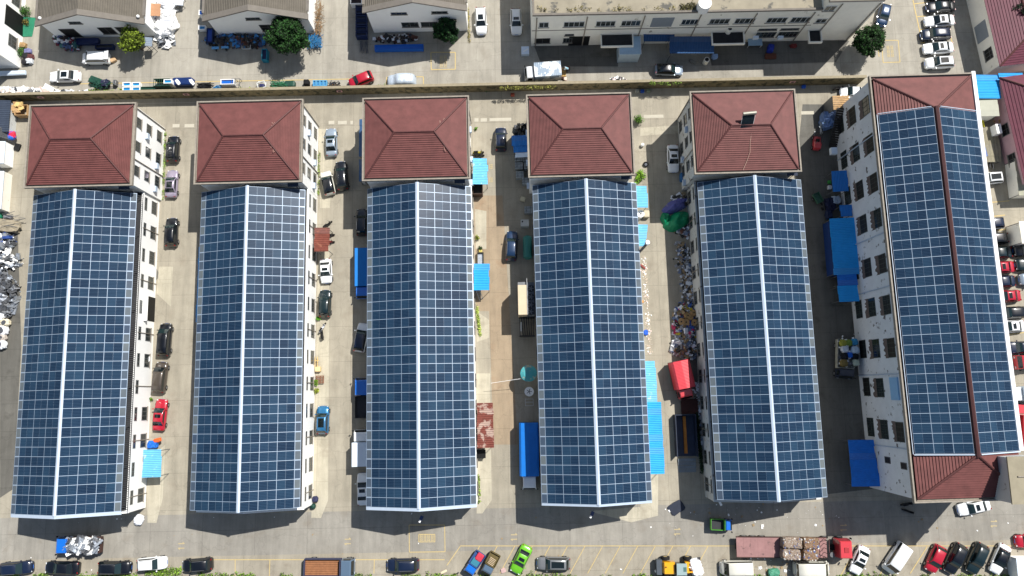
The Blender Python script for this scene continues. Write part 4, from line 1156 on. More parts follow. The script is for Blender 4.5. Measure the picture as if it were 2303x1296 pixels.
lump('crate', at(1079, 1252, .9), 1.1, 1.0, .5, pm('red_load', (190, 50, 70), .7), 'red box on the little blue lorry', 'box', seed=2, rz=R(57), sq=.3, rough=.04)
lump('crate', at(1069, 1264, .9), 1.1, 1.1, .4, pm('teal_load', (50, 120, 140), .7), 'teal box on the little blue lorry', 'box', seed=3, rz=R(57), sq=.3, rough=.04)
b = MB()
for k in range(8): b.obox(tuple(at(1107-k*1.6+2, 1257+k*3, 1.3)), .9, .09, .06, R(-33))
tag(b.build('timber_rack', pm('pale_timber', (190, 170, 140)), world=True), 'slatted pale timber on the little brown lorry', 'timber')
# silver scrap etc. along the left edge
shards('scrap_heap', ell(8, 668, 2.6, 3.3), 520, .6, [SCRAP, SCRAPD, SCRAPD], 'big heap of grey silver scrap metal at the left edge', 'scrap', 21, h=1.5)
shards('scrap_heap', ell(14, 588, 2.8, 1.4), 150, .6, [SCRAP, WHT, SCRAPD], 'pile of baled silver scrap above the grey scrap heap', 'scrap', 22, h=1.3)
shards('scrap_heap', ell(6, 618, 1.4, .9), 60, .5, [SCRAP, SCRAPD], 'small lower pile of silver scrap at the left edge', 'scrap', 23, h=1.0)
shards('scrap_heap', ell(8, 545, 2.0, 1.6), 110, .7, [WHT, SCRAP, pm('blue_scrap', (50, 80, 150)), SCRAPD], 'white and blue sheet scrap beside the grey tarpaulin', 'scrap', 24, h=1.4)
WS = pm('white_woven_bag', (226, 228, 232), .75, var=.1, sc=3)
for k, (px, py, s, lab, c) in enumerate(((2, 712, 1.9, 'white bulk bag below the grey scrap heap', None), (18, 727, 1.5, 'cream bulk bag below the grey scrap heap', (216, 206, 180)), (10, 744, 2.0, 'largest white bulk bag open at its top, left edge', None),
        (10, 761, 1.3, 'small brownish bulk bag between white ones', (190, 180, 170)), (6, 776, 1.9, 'lowest white bulk bag at the left edge', None))):
    o = lump('bulk_bag', at(px, py), s, s*.75, 1.0, pm('bag_%d' % k, c, .8, var=.1) if c else WS, lab, 'bulk bag', 'bulk bags at the left edge', seed=40+k, sq=.8, rough=.14)
    MB().tube((0, 0, .93), (0, 0, 1.02), s*.25, s*.22, n=9).build('contents', SCRAPD, o)
lump('tarpaulin', at(12, 508), 5.5, 1.9, 1.2, pm('grey_brown_tarpaulin', (150, 140, 120), .85, var=.2, sc=2), 'grey brown tarpaulin over goods at the left edge', 'tarpaulin', seed=7, rough=.2, rz=R(-10))
b = MB(); rnd = random.Random(8)
for k in range(16):
    p = at(rnd.uniform(0, 25), rnd.uniform(475, 525), rnd.uniform(.8, 1.6)); a = rnd.uniform(-.6, .3)
    b.tube(p, p+Vector((rnd.uniform(1.2, 3)*math.cos(a), 2*math.sin(a), rnd.uniform(-.5, .1))), .035, n=4)
tag(b.build('loose_poles', SCRAPD, world=True), 'tangle of thin metal poles sticking out over the grey brown tarpaulin', 'poles', kind='stuff')
lump('drum', at(14, 448), .75, .75, .9, pm('blue_drum', (30, 60, 100), .5), 'dark blue drum at the left edge', 'drum', seed=2, sq=.9, rough=.0)
lump('bin', at(3, 488), 1.0, 1.0, 1, pm('green_bin', (30, 120, 90), .5), 'green bin at the left edge', 'bin', seed=2, sq=.8, rough=.02)
lump('box', at(22, 490), 1.2, .6, .7, pm('grey_box', (120, 120, 124), .6), 'grey box lying by the tangle of poles', 'box', seed=4, sq=.3, rough=.05)
for px, py, c, lab in ((13, 403, (150, 180, 160), 'pale green bin in front of the left edge shed'), (20, 398, (200, 210, 200), 'white round tub in front of the left edge shed'), (17, 417, (176, 170, 160), 'grey tub below the white round tub')):
    lump('tub', at(px, py), .6, .6, .6, pm(lab.split()[0]+'_tub_plastic', c, .6), lab, 'tub', seed=3, sq=.8, rough=.03)
# left edge sheds
sd = empty('shed', at(-6, 265)); tag(sd, 'dark slate roofed shed at the left edge near the boundary wall', 'shed')
a, c = at(24, 226, 1.9), at(-20, 298, 1.9)
MB().box(c.x, a.x-.2, c.y+.2, a.y-.2, 0, 1.8).build('wall', GREYW, sd, world=True); MB().slab([(c.x, c.y, 2.2), (a.x, c.y, 1.9), (a.x, a.y, 1.9), (c.x, a.y, 2.2)], .12).build('roof', pm('slate_blue_roof', (52, 62, 78), .7, var=.15, stripe=(1, .3, .03)), sd, world=True)
sd = empty('shed', at(-4, 340)); tag(sd, 'white lean-to at the left edge below the bundle of long poles', 'shed')
a, c = at(12, 318, 2.2), at(-20, 368, 2.2)
MB().box(c.x, a.x-.1, c.y, a.y, 0, 2.1).build('wall', WHITE, sd, world=True); MB().slab([(c.x, c.y, 2.4), (a.x, c.y, 2.2), (a.x, a.y, 2.2), (c.x, a.y, 2.4)], .1).build('roof', WBOX, sd, world=True)
sd = empty('shed', at(-4, 400)); tag(sd, 'low white shed at the left edge beside the pale tubs', 'shed')
a, c = at(9, 385, 2.0), at(-20, 470, 2.0)
MB().box(c.x, a.x-.1, c.y, a.y, 0, 1.9).build('wall', CREAM, sd, world=True); MB().slab([(c.x, c.y, 2.2), (a.x, c.y, 2.0), (a.x, a.y, 2.0), (c.x, a.y, 2.2)], .1).build('roof', WBOX, sd, world=True)
b = MB()
for k in range(6): b.tube(at(-10, 282+k*4.4, 2.6), at(24, 300+k*2.8, 1.0), .12, n=5)
tag(b.build('pole_bundle', STEEL, world=True), 'bundle of long grey poles slanting out of the left edge', 'poles')
lump('cargo_bundle', at(29, 307, .6), 1.3, 1.4, .8, pm('blue_red_cloth', (40, 110, 210), .7, var=.2, spot=(200, 40, 70), spot_sc=1.2, spot_t=.5), 'blue and red bundle at the end of the pole bundle', 'bundle', seed=9, sq=.6)
lump('tyre_stack', at(22, 331), .8, .8, .7, BLACK, 'black bin right of the left edge lean-to', 'bin', seed=3, sq=.8, rough=.05)
lump('suitcase', at(41, 332), .9, 1.1, .35, pm('black_case', (18, 18, 20), .7), 'black case lying on the ground left of the first annex', 'case', seed=4, rz=R(-15), sq=.3, rough=.05)
lump('box', at(20, 348), .6, .9, .6, pm('cream_box', (196, 188, 160), .7), 'cream box below the black bin at the left edge', 'box', seed=5, sq=.3, rough=.04)
lump('sack', at(24, 273), 1.3, 1.2, .8, pm('tan_sack', (170, 160, 136), .9), 'tan sack below the cardboard crate', 'sack', seed=6, rough=.2)
o = empty('timber_crate', at(49, 250)); tag(o, 'crate of crumpled yellow cardboard beside the first annex', 'crate')
a, c = at(63, 236, 1.2), at(33, 260, 1.2)
m_ = MB().box(c.x, a.x, c.y, c.y+.08, 0, 1.3).box(c.x, a.x, a.y-.08, a.y, 0, 1.3).box(c.x, c.x+.08, c.y+.08, a.y-.08, 0, 1.3).box(a.x-.08, a.x, c.y+.08, a.y-.08, 0, 1.3).build('crate_side', WOOD, o, world=True)
shards('cardboard', ell(49, 249, .95, .75), 40, .6, [pm('yellow_cardboard', (206, 176, 116), .85, var=.2), WOOD], 'crumpled yellow cardboard in the crate by the first annex', 'cardboard', 5, h=.25, z0=1.05)
# white pile at top left yard and strip along the wall
shards('plastic_sheeting', lambda r: (lambda p: (p.x, p.y, r.random()))(at(362+r.uniform(-9, 24), r.uniform(-6, 80)+0, .4)), 420, 1.5, [WHT, WHT, WHT, WS], 'long white heap of plastic sheeting between the first two gabled workshops', 'plastic', 31, h=.9, flat=.25)
shards('metal_strips', ell(372, 93, 1.5, 1.1), 120, .6, [SCRAP, WHT, SCRAPD], 'tangle of silver strips at the foot of the white plastic heap', 'scrap', 32, h=.6, flat=.1)
shards('scrap_strip', lambda r: (lambda p: (p.x, p.y, r.random()))(at(r.uniform(0, 110), r.uniform(203, 213), .3)), 190, 1.0, [WHT, WHT, WS, pm('pale_pink_scrap', (210, 190, 180)), SCRAPD], 'strip of white plastic and junk lying along the wall at far left', 'scrap', 33, h=.6, flat=.2)
shards('scrap_strip', lambda r: (lambda p: (p.x, p.y, r.random()))(at(r.uniform(118, 200), r.uniform(207, 212), .2)), 60, .7, [WHT, WS, SCRAPD], 'narrow strip of white scraps along the wall below the white sedan', 'scrap', 34, h=.3, flat=.2)
b = MB()
for k in range(5): b.tube(at(0, 197+k*2.2, .5), at(66-k*4, 197.5+k*1.5, .3), .12, n=5)
tag(b.build('pipe_bundle', WHT, world=True), 'long white pipes lying beside the wall at the far left', 'pipes')
b = MB()
for k in range(4): b.tube(at(-4, 163+k*2, .6), at(58, 161.5+k*1.5, .6), .2, n=6)
tag(b.build('profile_bundle', pm('pale_blue_profiles', (200, 214, 228), .5), world=True), 'bundle of pale blue profiles on the ground under the white building', 'profiles')
for k, (x, y, c) in enumerate(((62, 128, (30, 30, 34)), (67, 118, (110, 110, 150)), (55, 105, (160, 130, 90)), (70, 140, (200, 205, 210)), (60, 142, (36, 34, 38)), (72, 131, (90, 50, 50)))):
    lump('junk', at(x, y), 1.0, .9, .7, pm('junk_%d' % k, c, .8), ['black bag in the junk beside the white building', 'lilac bundle in the junk beside the white building', 'cardboard box in the junk beside the white building', 'white lump in the junk beside the white building', 'dark lump lowest in the junk beside the white building', 'maroon lump in the junk beside the white building'][k], 'junk', 'junk beside the white building', seed=50+k, rough=.2)
# rubbish in lane four
TRL = pm('pale_litter', (200, 184, 164), .9)
TR = [WS, pm('grey_litter', (150, 152, 156), .9), pm('dark_litter', (60, 60, 58), .9), pm('tan_litter', (150, 130, 100), .9), WS, pm('blueish_litter', (110, 124, 150), .9)]
TR2 = TR + [pm('pink_litter', (196, 60, 100), .8), pm('yellow_litter', (190, 170, 50), .8), pm('blue_litter', (50, 90, 170), .8)]
def strip(x0, y0, x1, y1, wpx):
    def f(r):
        t = r.random(); u = r.gauss(0, .5)
        p = at(x0+(x1-x0)*t+u*wpx, y0+(y1-y0)*t); return p.x, p.y, max(0, 1-abs(u))
    return f
shards('rubbish_scatter', strip(1530, 545, 1558, 690, 16), 700, .3, TR, 'grey white rubbish scattered along the west wall of the fifth workshop', 'rubbish', 61, h=.2)
shards('rubbish_heap', ell(1541, 730, 1.9, 3.4), 420, .5, TR2, 'colourful rubbish heap with pink and yellow scraps beside the fifth workshop', 'rubbish', 62, h=.8)
shards('rubbish_heap', ell(1541, 780, 2.1, 1.9), 220, .6, TR, 'grey rubbish heap just above the red lorry', 'rubbish', 63, h=.9)
shards('rubbish_scatter', strip(1566, 860, 1582, 1000, 8), 350, .35, TR, 'dark rubbish strip between the red lorry and the fifth workshop wall', 'rubbish', 64, h=.3)
shards('litter', strip(1447, 575, 1462, 800, 6), 420, .14, [WHT, TRL, TRL, pm('pink_white_litter', (220, 200, 190))], 'fine white litter along the east wall of the fourth workshop', 'litter', 65, h=.05)
shards('litter', lambda r: (lambda p: (p.x, p.y, .1))(at(r.uniform(1480, 1900), r.gauss(1160, 22))), 60, .22, [WHT, WHT, TR[3]], 'stray white litter on the south road below the fifth workshop', 'litter', 66, h=.02)
shards('litter', lambda r: (lambda p: (p.x, p.y, .1))(at(r.uniform(1660, 1780), r.uniform(1255, 1296))), 60, .25, [WHT, TR[3]], 'litter between the two white vans of the bottom row', 'litter', 67, h=.02)
shards('litter', lambda r: (lambda p: (p.x, p.y, .1))(at(r.uniform(20, 2280), r.uniform(1150, 1290))), 90, .16, [WHT, TR[3]], 'sparse crumbs of litter over the whole south road', 'litter', 68, h=.02)
shards('rubbish_heap', ell(1530, 452, 1.6, 1.2), 130, .35, TR, 'rubbish above the lilac cloth bundle', 'rubbish', 69, h=.4)
shards('rubbish_heap', ell(1545, 520, 1.8, 1.1), 160, .4, TR+[pm('brown_litter', (120, 84, 70))], 'brownish rubbish below the green tarpaulin', 'rubbish', 70, h=.4)
for k, (x, y) in enumerate(((1558, 706), (1545, 712), (1550, 716), (1533, 722), (1543, 724), (1562, 724))):
    o = empty('cable_drum', at(x, y, .75)); tag(o, ['tan cardboard roll, topmost of the six on the rubbish heap', 'tan cardboard roll, upper left of the six on the rubbish heap', 'tan cardboard roll in the middle of the six on the rubbish heap', 'tan cardboard roll, leftmost of the six on the rubbish heap', 'tan cardboard roll, lowest of the six on the rubbish heap', 'tan cardboard roll, rightmost of the six on the rubbish heap'][k], 'roll', 'cardboard rolls on the rubbish heap')
    o.rotation_euler = (R(20*(k % 3-1)), R(15), k)
    MB().tube((0, 0, 0), (0, 0, .45), .48, n=14).build('roll', pm('tan_roll', (168, 136, 92), .8, var=.2), o); MB().tube((0, 0, .45), (0, 0, .46), .12, n=8).build('core', DARK, o)
mound('tarpaulin', 1523, 499, 2.3, 1.35, 1.6, pm('green_tarpaulin', (0, 132, 88), .5, var=.12, sc=2), 'bright green tarpaulin thrown over rubbish beside the fifth workshop', 'tarpaulin', seed=2, ang=R(28), rough=.22)
mound('tarpaulin', 1497, 492, .8, 1.0, .8, pm('green_tarpaulin', (0, 132, 88)), 'loose flap of green tarpaulin left of the big green one', 'tarpaulin', seed=5, rough=.3)
mound('cloth_bundle', 1519, 464, 2.2, 1.0, 1.1, pm('lilac_cloth', (96, 98, 160), .85, var=.2, sc=3, spot=(150, 140, 150)), 'lilac blue cloth bundle above the green tarpaulin', 'cloth', seed=3, ang=R(25), rough=.3)
lump('bin', at(1534, 402), .95, 1.4, 1.2, pm('blue_bin', (34, 96, 150), .5), 'blue wheeled bin against the solar water heater annex', 'bin', seed=1, sq=.4, rough=.01)
lump('sheet', at(1521, 1142), 2.2, 1.6, .15, pm('dark_blue_sheet', (40, 46, 60), .8), 'dark sheet lying below the loading ramp', 'sheet', seed=1, sq=.3, rough=.1, rz=R(30))
b = empty('open_container', at(1543, 982)); tag(b, 'long open topped steel container with an orange beam inside, below the red lorry', 'container')
a, c = at(1565, 932, 1.3), at(1523, 1028, 1.3)
STL = pm('dark_blue_steel', (40, 50, 70), .6, var=.25)
MB().box(c.x, c.x+.1, c.y, a.y, 0, 1.4).box(a.x-.1, a.x, c.y, a.y, 0, 1.4).box(c.x+.1, a.x-.1, a.y-.1, a.y, 0, 1.4).build('side', STL, b, world=True)
MB().box(c.x+.1, a.x-.1, c.y, a.y-.1, 0.02, .12).build('floor', STL, b, world=True)
MB().box((a.x+c.x)/2-.2, (a.x+c.x)/2+.2, c.y+.4, a.y-.3, .12, .5).build('beam', pm('rusty_orange', (176, 112, 44), .8, var=.25), b, world=True)
b = empty('loading_ramp', at(1545, 1046)); tag(b, 'ramp of four grey steel plates below the open container', 'ramp')
a, c = at(1565, 1030, .3), at(1526, 1063, .1)
for k in range(4):
    y0 = c.y+(a.y-c.y)*k/4; y1 = c.y+(a.y-c.y)*(k+1)/4-.06
    MB().box(c.x, a.x, y0, y1, .03+.06*k, .08+.06*k).build('plate', pm('grey_plate', (120, 128, 134), .7, var=.15, spot=(120, 90, 70), spot_t=.66), b, world=True)
b = empty('parts_trailer', at(1550, 915)); tag(b, 'low rusty trailer between the red lorry and the open container', 'trailer')
a, c = at(1569, 897, .5), at(1533, 931, .5)
MB().box(c.x, a.x, c.y, a.y, .3, .45).build('deck', pm('dark_rust', (66, 36, 32), .8, var=.3), b, world=True)
MB().box(c.x, a.x, a.y-.1, a.y, .45, .8).build('headboard', pm('dark_rust', (66, 36, 32)), b, world=True)
# ---------------------------------------------------------------- awnings and sheds
def awning(px0, py0, px1, py1, z, mat, label, slope=.25, posts=True, cat='awning', name='awning', dirx=1, group='blue sheet roofs', pxz=None, wallm=None, skew=0):
    """px rectangle of the roof at height z; slopes down away from the building (dirx = +1 building on the left/west)"""
    a, c = at(px0, py1, z), at(px1, py0, z)
    root = empty(name, ((a.x+c.x)/2, (a.y+c.y)/2, 0)); tag(root, label, cat, group)
    zw, ze_ = (z+slope/2, z-slope/2) if dirx > 0 else (z-slope/2, z+slope/2)
    pts = [(a.x, a.y, zw), (c.x+skew, a.y, ze_), (c.x, c.y, ze_), (a.x, c.y, zw)]
    n_ = max(2, int((c.y-a.y)/.85)); rr_ = random.Random(int(px0*7+py0)); rb = MB()
    for k in range(n_):
        t0, t1 = k/n_, (k+1)/n_; ja, jb, jz = rr_.uniform(-.07, .04), rr_.uniform(-.09, .09), rr_.uniform(-.012, .012)+.014*(k % 2)
        y0, y1 = a.y+(c.y-a.y)*t0, a.y+(c.y-a.y)*t1; s0, s1 = skew*(1-t0), skew*(1-t1)
        rb.slab([(a.x+ja, y0, zw+jz), (c.x+s0+jb, y0, ze_+jz), (c.x+s1+jb, y1, ze_+jz), (a.x+ja, y1, zw+jz)], .05, 1 if rr_.random() < .28 else 0)
    m2 = mat.copy() if mat.name+'_faded' not in MC else MC[mat.name+'_faded']
    if mat.name+'_faded' not in MC:
        m2.name = mat.name+'_faded'; MC[m2.name] = m2
        for nd in m2.node_tree.nodes:
            if nd.type == 'VALTORGB' and nd.color_ramp.elements[0].position < .3:
                for e_ in nd.color_ramp.elements: e_.color = tuple(min(1, v*.86+.035) for v in e_.color[:3])+(1,)
    rb.build('roof', [mat, m2], root, world=True)
    if posts:
        for x in (a.x+.15, c.x-.15):
            for y in (a.y+.15, c.y-.15):
                MB().tube((x, y, 0), (x, y, z-.25), .05, n=6).build('post', STEEL, root, world=True)
    if wallm: MB().box(a.x+.2, c.x-.2, a.y+.2, c.y-.2, 0, z-slope/2-.08).build('wall', wallm, root, world=True)
    return root
awning(321, 1011, 363, 1074, 2.9, LBLUE, 'pale blue awning beside the leftmost workshop near its south end')
awning(1064, 356, 1096, 415, 2.9, LBLUE, 'pale blue awning against the middle annex')
awning(1066, 593, 1100, 653, 2.9, BLUESH, 'bright blue awning halfway down the third lane')
awning(1448, 812, 1474, 905, 3.0, LBLUE, 'bleached upper half of the long blue lean-to beside the fourth workshop')
awning(1453, 904, 1488, 1067, 3.05, BLUESH, 'bright blue lower half of the long lean-to beside the fourth workshop')
awning(1428, 418, 1455, 467, 2.8, LBLUE, 'pale blue awning at the north end of the fourth workshop')
awning(1432, 505, 1456, 554, 2.8, LBLUE, 'torn pale blue awning below the fan unit', skew=-.4)
awning(1151, 304, 1196, 328, 2.6, DBLUE, 'deep blue sheet roof with black smears beside the fourth annex', dirx=-1)
awning(1155, 327, 1196, 343, 2.5, DBLUE, 'narrow deep blue sheet roof next to the one with black smears', dirx=-1)
awning(1159, 343, 1196, 354, 2.45, WBOX, 'whitish sheet roof above the concrete blocks', dirx=-1)
awning(807, 268, 822, 352, 2.4, pm('slate_blue_sheet', (60, 92, 128), .6, var=.1), 'slate blue sheet roof along the west wall of the middle annex', dirx=-1, wallm=GREYW)
awning(807, 358, 822, 408, 2.4, pm('slate_blue_sheet', (60, 92, 128)), 'lower slate blue sheet roof along the west wall of the middle annex', dirx=-1, wallm=GREYW)
awning(804, 560, 806, 562, 1.0, DBLUE, 'tiny blue offcut by the blue cargo box', posts=False) if False else None
awning(439, 555, 452, 725, 2.6, BLUESH, 'thin bright blue roof edge along the west side of the second workshop', dirx=-1)
awning(1875, 384, 1904, 431, 3.0, DBLUE, 'small deep blue roof against the tall block, northernmost', dirx=-1)
awning(1892, 461, 1914, 487, 3.0, DBLUE, 'smallest deep blue roof against the tall block', dirx=-1)
BB = pm('blue_lean_to_sheet', (24, 160, 236), .55, var=.08, sc=.7, stripe=(1, .25, .02))
r_ = awning(1878, 490, 1922, 618, 3.2, BB, 'long bright blue lean-to roof against the tall block', dirx=-1, slope=.5, wallm=pm('navy_sheet', (14, 50, 110), .6), skew=.35)
awning(1887, 617, 1925, 643, 3.15, pm('royal_blue_sheet', (14, 116, 212), .55, stripe=(1, .25, .02)), 'darker royal blue strip across the long lean-to', dirx=-1, slope=.5, skew=.1)
awning(1889, 642, 1927, 679, 3.2, BB, 'bright blue end of the long lean-to below the royal blue strip', dirx=-1, slope=.5, skew=.1)
awning(1918, 989, 1962, 1095, 3.0, pm('royal_blue_sheet', (6, 60, 160)), 'royal blue awning at the south end of the tall block', dirx=-1, slope=.4, skew=.6)
awning(707, 512, 740, 566, 3.0, RUST, 'rusty red corrugated awning beside the second workshop', group='rusty roofs')
awning(1074, 906, 1109, 1008, 3.0, pm('rusty_white_sheet', (112, 58, 48), .8, var=.3, sc=2, stripe=(1, .3, .03), spot=(166, 142, 130), spot_sc=.8, spot_t=.5), 'rust streaked corrugated awning beside the third workshop', group='rusty roofs')
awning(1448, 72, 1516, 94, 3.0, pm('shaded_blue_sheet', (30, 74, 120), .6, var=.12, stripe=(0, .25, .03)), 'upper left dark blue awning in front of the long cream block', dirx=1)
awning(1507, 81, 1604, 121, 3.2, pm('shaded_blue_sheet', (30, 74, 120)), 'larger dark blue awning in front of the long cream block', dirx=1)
awning(2190, 168, 2247, 222, 3.3, LBLUE if False else BLUESH, 'sky blue sheet roof between the tall block and the pink bungalow', slope=.3)
awning(2247, 164, 2300, 176, 3.3, BLUESH, 'narrow tongue of the sky blue roof reaching the right edge', slope=.1)
awning(2197, 222, 2244, 262, 3.0, pm('grey_panel_roof', (172, 172, 156), .8, var=.06), 'pale grey panelled roof below the sky blue one', slope=.1, wallm=CREAM, group=None)
awning(2206, 285, 2244, 365, .9, pm('weathered_deck', (136, 130, 110), .9, var=.2, sc=1.5, stripe=(0, .5, .02)), 'weathered grey deck beside the pink bungalow', slope=.05, wallm=CREAM, cat='deck', name='deck', group=None)
awning(2292, 356, 2340, 440, 2.5, pm('striped_panels', (160, 160, 140), .8, var=.2), 'pale panelled roof at the right edge below the bungalow', slope=.1, wallm=CREAM, group=None)
awning(2298, 497, 2345, 548, 3.2, pm('cream_roof', (226, 222, 206), .8, var=.04), 'bright cream roof corner at the right edge of the east lot', slope=.1, wallm=CREAM, group=None, skew=0)
awning(2294, 1254, 2350, 1330, 2.4, WBOX, 'white kiosk with one small window at the bottom right corner', slope=.05, wallm=WHITE, cat='kiosk', name='kiosk', group=None)
# glazed booth in front of the cream block
k_ = empty('glazed_booth', at(1412, 128)); tag(k_, 'pale glass and white steel booth below the long cream block', 'booth')
a, c = at(1388, 140, .2), at(1433, 112, .2)
MB().box(a.x, c.x, a.y, c.y, 0, 2.9).build('wall', pm('pale_glass_wall', (176, 194, 206), .4, var=.08), k_, world=True)
MB().box(a.x-.1, c.x+.1, a.y-.1, c.y+.8, 2.9, 3.0).build('roof', pm('pale_glass_roof', (150, 178, 198), .3, var=.1, sc=1), k_, world=True)
for x in (a.x-.1, c.x+.02): MB().box(x, x+.08, a.y-.1, c.y+.8, 3.0, 3.06).build('frame', WFRAME, k_, world=True)
# ---------------------------------------------------------------- machines
o = empty('chiller', at(1185, 672)); tag(o, 'tall cooling unit with tan side panels and four round fans beside the fourth workshop', 'cooling unit')
z = 5.0
a, c = at(1166, 708, z), at(1185, 641, z)
MB().box(a.x, c.x, a.y, c.y, .6, z).build('panel_roof', pm('tan_panel', (204, 188, 158), .6, var=.05, stripe=(1, 2.0, .01)), o, world=True)
a2, c2 = at(1186.5, 708, z-.1), at(1201, 635, z-.1)
MB().box(a2.x, c2.x, a2.y, c2.y, .6, z-.1).build('casing', pm('grey_casing', (100, 106, 112), .6, var=.1), o, world=True)
MB().box(c.x+.02, a2.x-.02, a2.y, c2.y+.6, .6, z+.12).build('rib', WFRAME, o, world=True)
for py in (649, 668, 686, 701):
    p = at(1194, py, z)
    f = MB().tube((p.x, p.y, z-.1), (p.x, p.y, z), .5, n=20).build('fan_ring', DKSTEEL, o, world=True)
    bl = MB()
    for k in range(5): bl.obox((p.x+.2*math.cos(k*1.257), p.y+.2*math.sin(k*1.257), z+.012), .42, .13, .015, k*1.257)
    bl.tube((p.x, p.y, z), (p.x, p.y, z+.05), .09, n=8)
    b2 = bl.build('fan_blades', STEEL, o, world=True)
    b2.parent = f; 
    for v in b2.data.vertices: pass
MB().box(a.x, c.x, c.y, at(1170, 634, z).y, .6, z-.3).build('end_box', STEEL, o, world=True)
o = empty('pipework_rack', at(1187, 728)); tag(o, 'dark rack of pipes below the tall cooling unit', 'pipework')
a, c = at(1169, 756, 2), at(1202, 712, 2)
g = MB()
for k in range(6): g.tube((a.x+.3+k*.35, c.y, 2.2-.1*k), (a.x+.5+k*.3, a.y, 1.6), .07, n=5)
g.build('pipe', DKSTEEL, o, world=True)
g = MB().box(a.x, c.x, a.y, a.y+.1, 0, 2).box(a.x, c.x, c.y-.1, c.y, 0, 2).box(a.x, a.x+.1, a.y+.1, c.y-.1, 1.8, 2); g.build('frame', DKSTEEL, o, world=True)
MB().tube(at(1172, 745, 2.6), at(1172, 725, 2.6), .08, n=6).build('pale_pipe', WFRAME, o, world=True)
o = empty('storage_tank', at(1187, 556)); tag(o, 'green horizontal storage tank beside the fourth workshop', 'tank')
p, q = at(1187, 580, 1.3), at(1186, 534, 1.3)
rg = [0.05, .45, .62, .66]
t_ = MB(); d = (q-p).normalized()
t_.tube(p, q, .66, n=18); t_.tube(p, p-d*.25, .66, .3, n=18); t_.tube(q, q+d*.25, .66, .3, n=18)
t_.build('tank', pm('sea_green_paint', (50, 122, 112), .5, var=.1, sc=1.5), o, world=True, smooth=False)
for y in (p.y+.6, q.y-.6): MB().box(p.x-.5, p.x+.5, y-.1, y+.1, 0, .9).build('saddle', DKSTEEL, o, world=True)
o = empty('cabinet', at(1180, 507)); tag(o, 'pale square electrical cabinet in the third lane shade', 'cabinet')
MB().obox((0, 0, .8), 1.2, 1.0, 1.6).build('body', pm('cabinet_white', (190, 190, 184), .6, var=.1), o); MB().obox((-.35, .2, 1.61), .2, .25, .03).build('vent', DARK, o)
CB = pm('concrete_cube', (150, 156, 158), .85, var=.14, sc=2, spot=(90, 92, 94), spot_sc=2, spot_t=.6)
for k, (x, y, lab) in enumerate(((1166, 361, 'pale cube of stacked blocks, upper left of the row by the fourth annex'), (1184, 361, 'pale cube with a brown smear, upper right by the fourth annex'), (1167, 378, 'pale cube with grid lines, second row left by the fourth annex'),
                             (1187, 378, 'pale cube, second row right by the fourth annex'), (1169, 398, 'pale cube, third row left by the fourth annex'), (1183, 412, 'pale cube, lowest of the group by the fourth annex'), (1188, 476, 'lone grey shrouded cube under the eave of the fourth workshop'))):
    o = empty('packed_block', at(x, y, 0)); tag(o, lab, 'crate', 'pale cubes stored by the fourth annex')
    MB().obox((0, 0, .6), 1.15, 1.0, 1.2).build('body', CB, o)
    g = MB()
    for u in (-.3, .3): g.box(u-.02, u+.02, -.51, .51, 1.2, 1.22); g.box(-.585, .585, u*.8-.02, u*.8+.02, 1.2, 1.215)
    g.build('strap', DKSTEEL, o)
b = MB(); 
for k in range(3): b.tube(at(1172-k*2, 290+k*3, .6), at(1185-k*3, 297+k, .3), .06, n=5)
tag(b.build('loose_rods', DKSTEEL, world=True), 'dark loose rods above the deep blue sheet roofs', 'rods', kind='stuff')
shards('scrap_heap', ell(1172, 292, 1.4, .9), 60, .5, [DKSTEEL, BLACK, SCRAPD], 'dark scrap heap above the deep blue sheet roofs', 'scrap', 81, h=.8)
lump('box', at(1176, 449), .8, .7, .35, pm('cream_box', (196, 188, 160)), 'cream box lying alone below the pale cubes', 'box', seed=6, rz=R(-20), sq=.3, rough=.03)
# parasol, dish etc.
def parasol(px, py, z, r, mat, label, nm='parasol', cat='parasol'):
    p = at(px, py, z); o = empty(nm, (p.x, p.y, 0)); tag(o, label, cat)
    n = 16; b = MB()
    for k in range(n):
        a0, a1 = 2*math.pi*k/n, 2*math.pi*(k+1)/n
        b.poly([(0, 0, z+.35), (r*math.cos(a0)*.6, r*math.sin(a0)*.6, z+.2), (r*math.cos(a1)*.6, r*math.sin(a1)*.6, z+.2)]); b.poly([(r*math.cos(a0)*.6, r*math.sin(a0)*.6, z+.2), (r*math.cos(a0), r*math.sin(a0), z-.1), (r*math.cos(a1), r*math.sin(a1), z-.1), (r*math.cos(a1)*.6, r*math.sin(a1)*.6, z+.2)])
    b.build('canopy', mat, o); MB().tube((0, 0, 0), (0, 0, z+.45), .03, n=6).build('pole', STEEL, o)
    return o
parasol(1189, 840, 3.4, 1.2, pm('turquoise_patchy_canopy', (80, 168, 172), .6, var=.1, sc=1.2, spot=(190, 180, 150), spot_sc=.9, spot_t=.54), 'round turquoise canopy with tan patches beside the fourth workshop')
b = MB().tube(at(1177, 851, 3.0), at(1104, 862, 2.4), .03, n=4); tag(b.build('stay_wire', WHT, world=True), 'thin white cable stretched from the turquoise canopy across the lane', 'cable')
def fan(px, py, z, r, label):
    p = at(px, py, z); o = empty('fan_unit', (p.x, p.y, 0)); tag(o, label, 'fan')
    MB().tube((0, 0, 0), (0, 0, z-.05), r*.95, n=18).build('drum', WFRAME, o); MB().tube((0, 0, z-.05), (0, 0, z), r, n=22).build('lid', WHT, o)
    b = MB()
    for k in range(5): b.obox((r*.3*math.cos(k*1.257), r*.3*math.sin(k*1.257), z+.02), r*.6, .07, .03, k*1.257)
    b.build('grille', DKSTEEL, o)
    return o
fan(1190, 881, 1.6, .68, 'white round tower fan below the turquoise canopy')
fan(1441, 481, 1.7, .55, 'pale round fan between the two pale blue awnings of the fourth workshop')
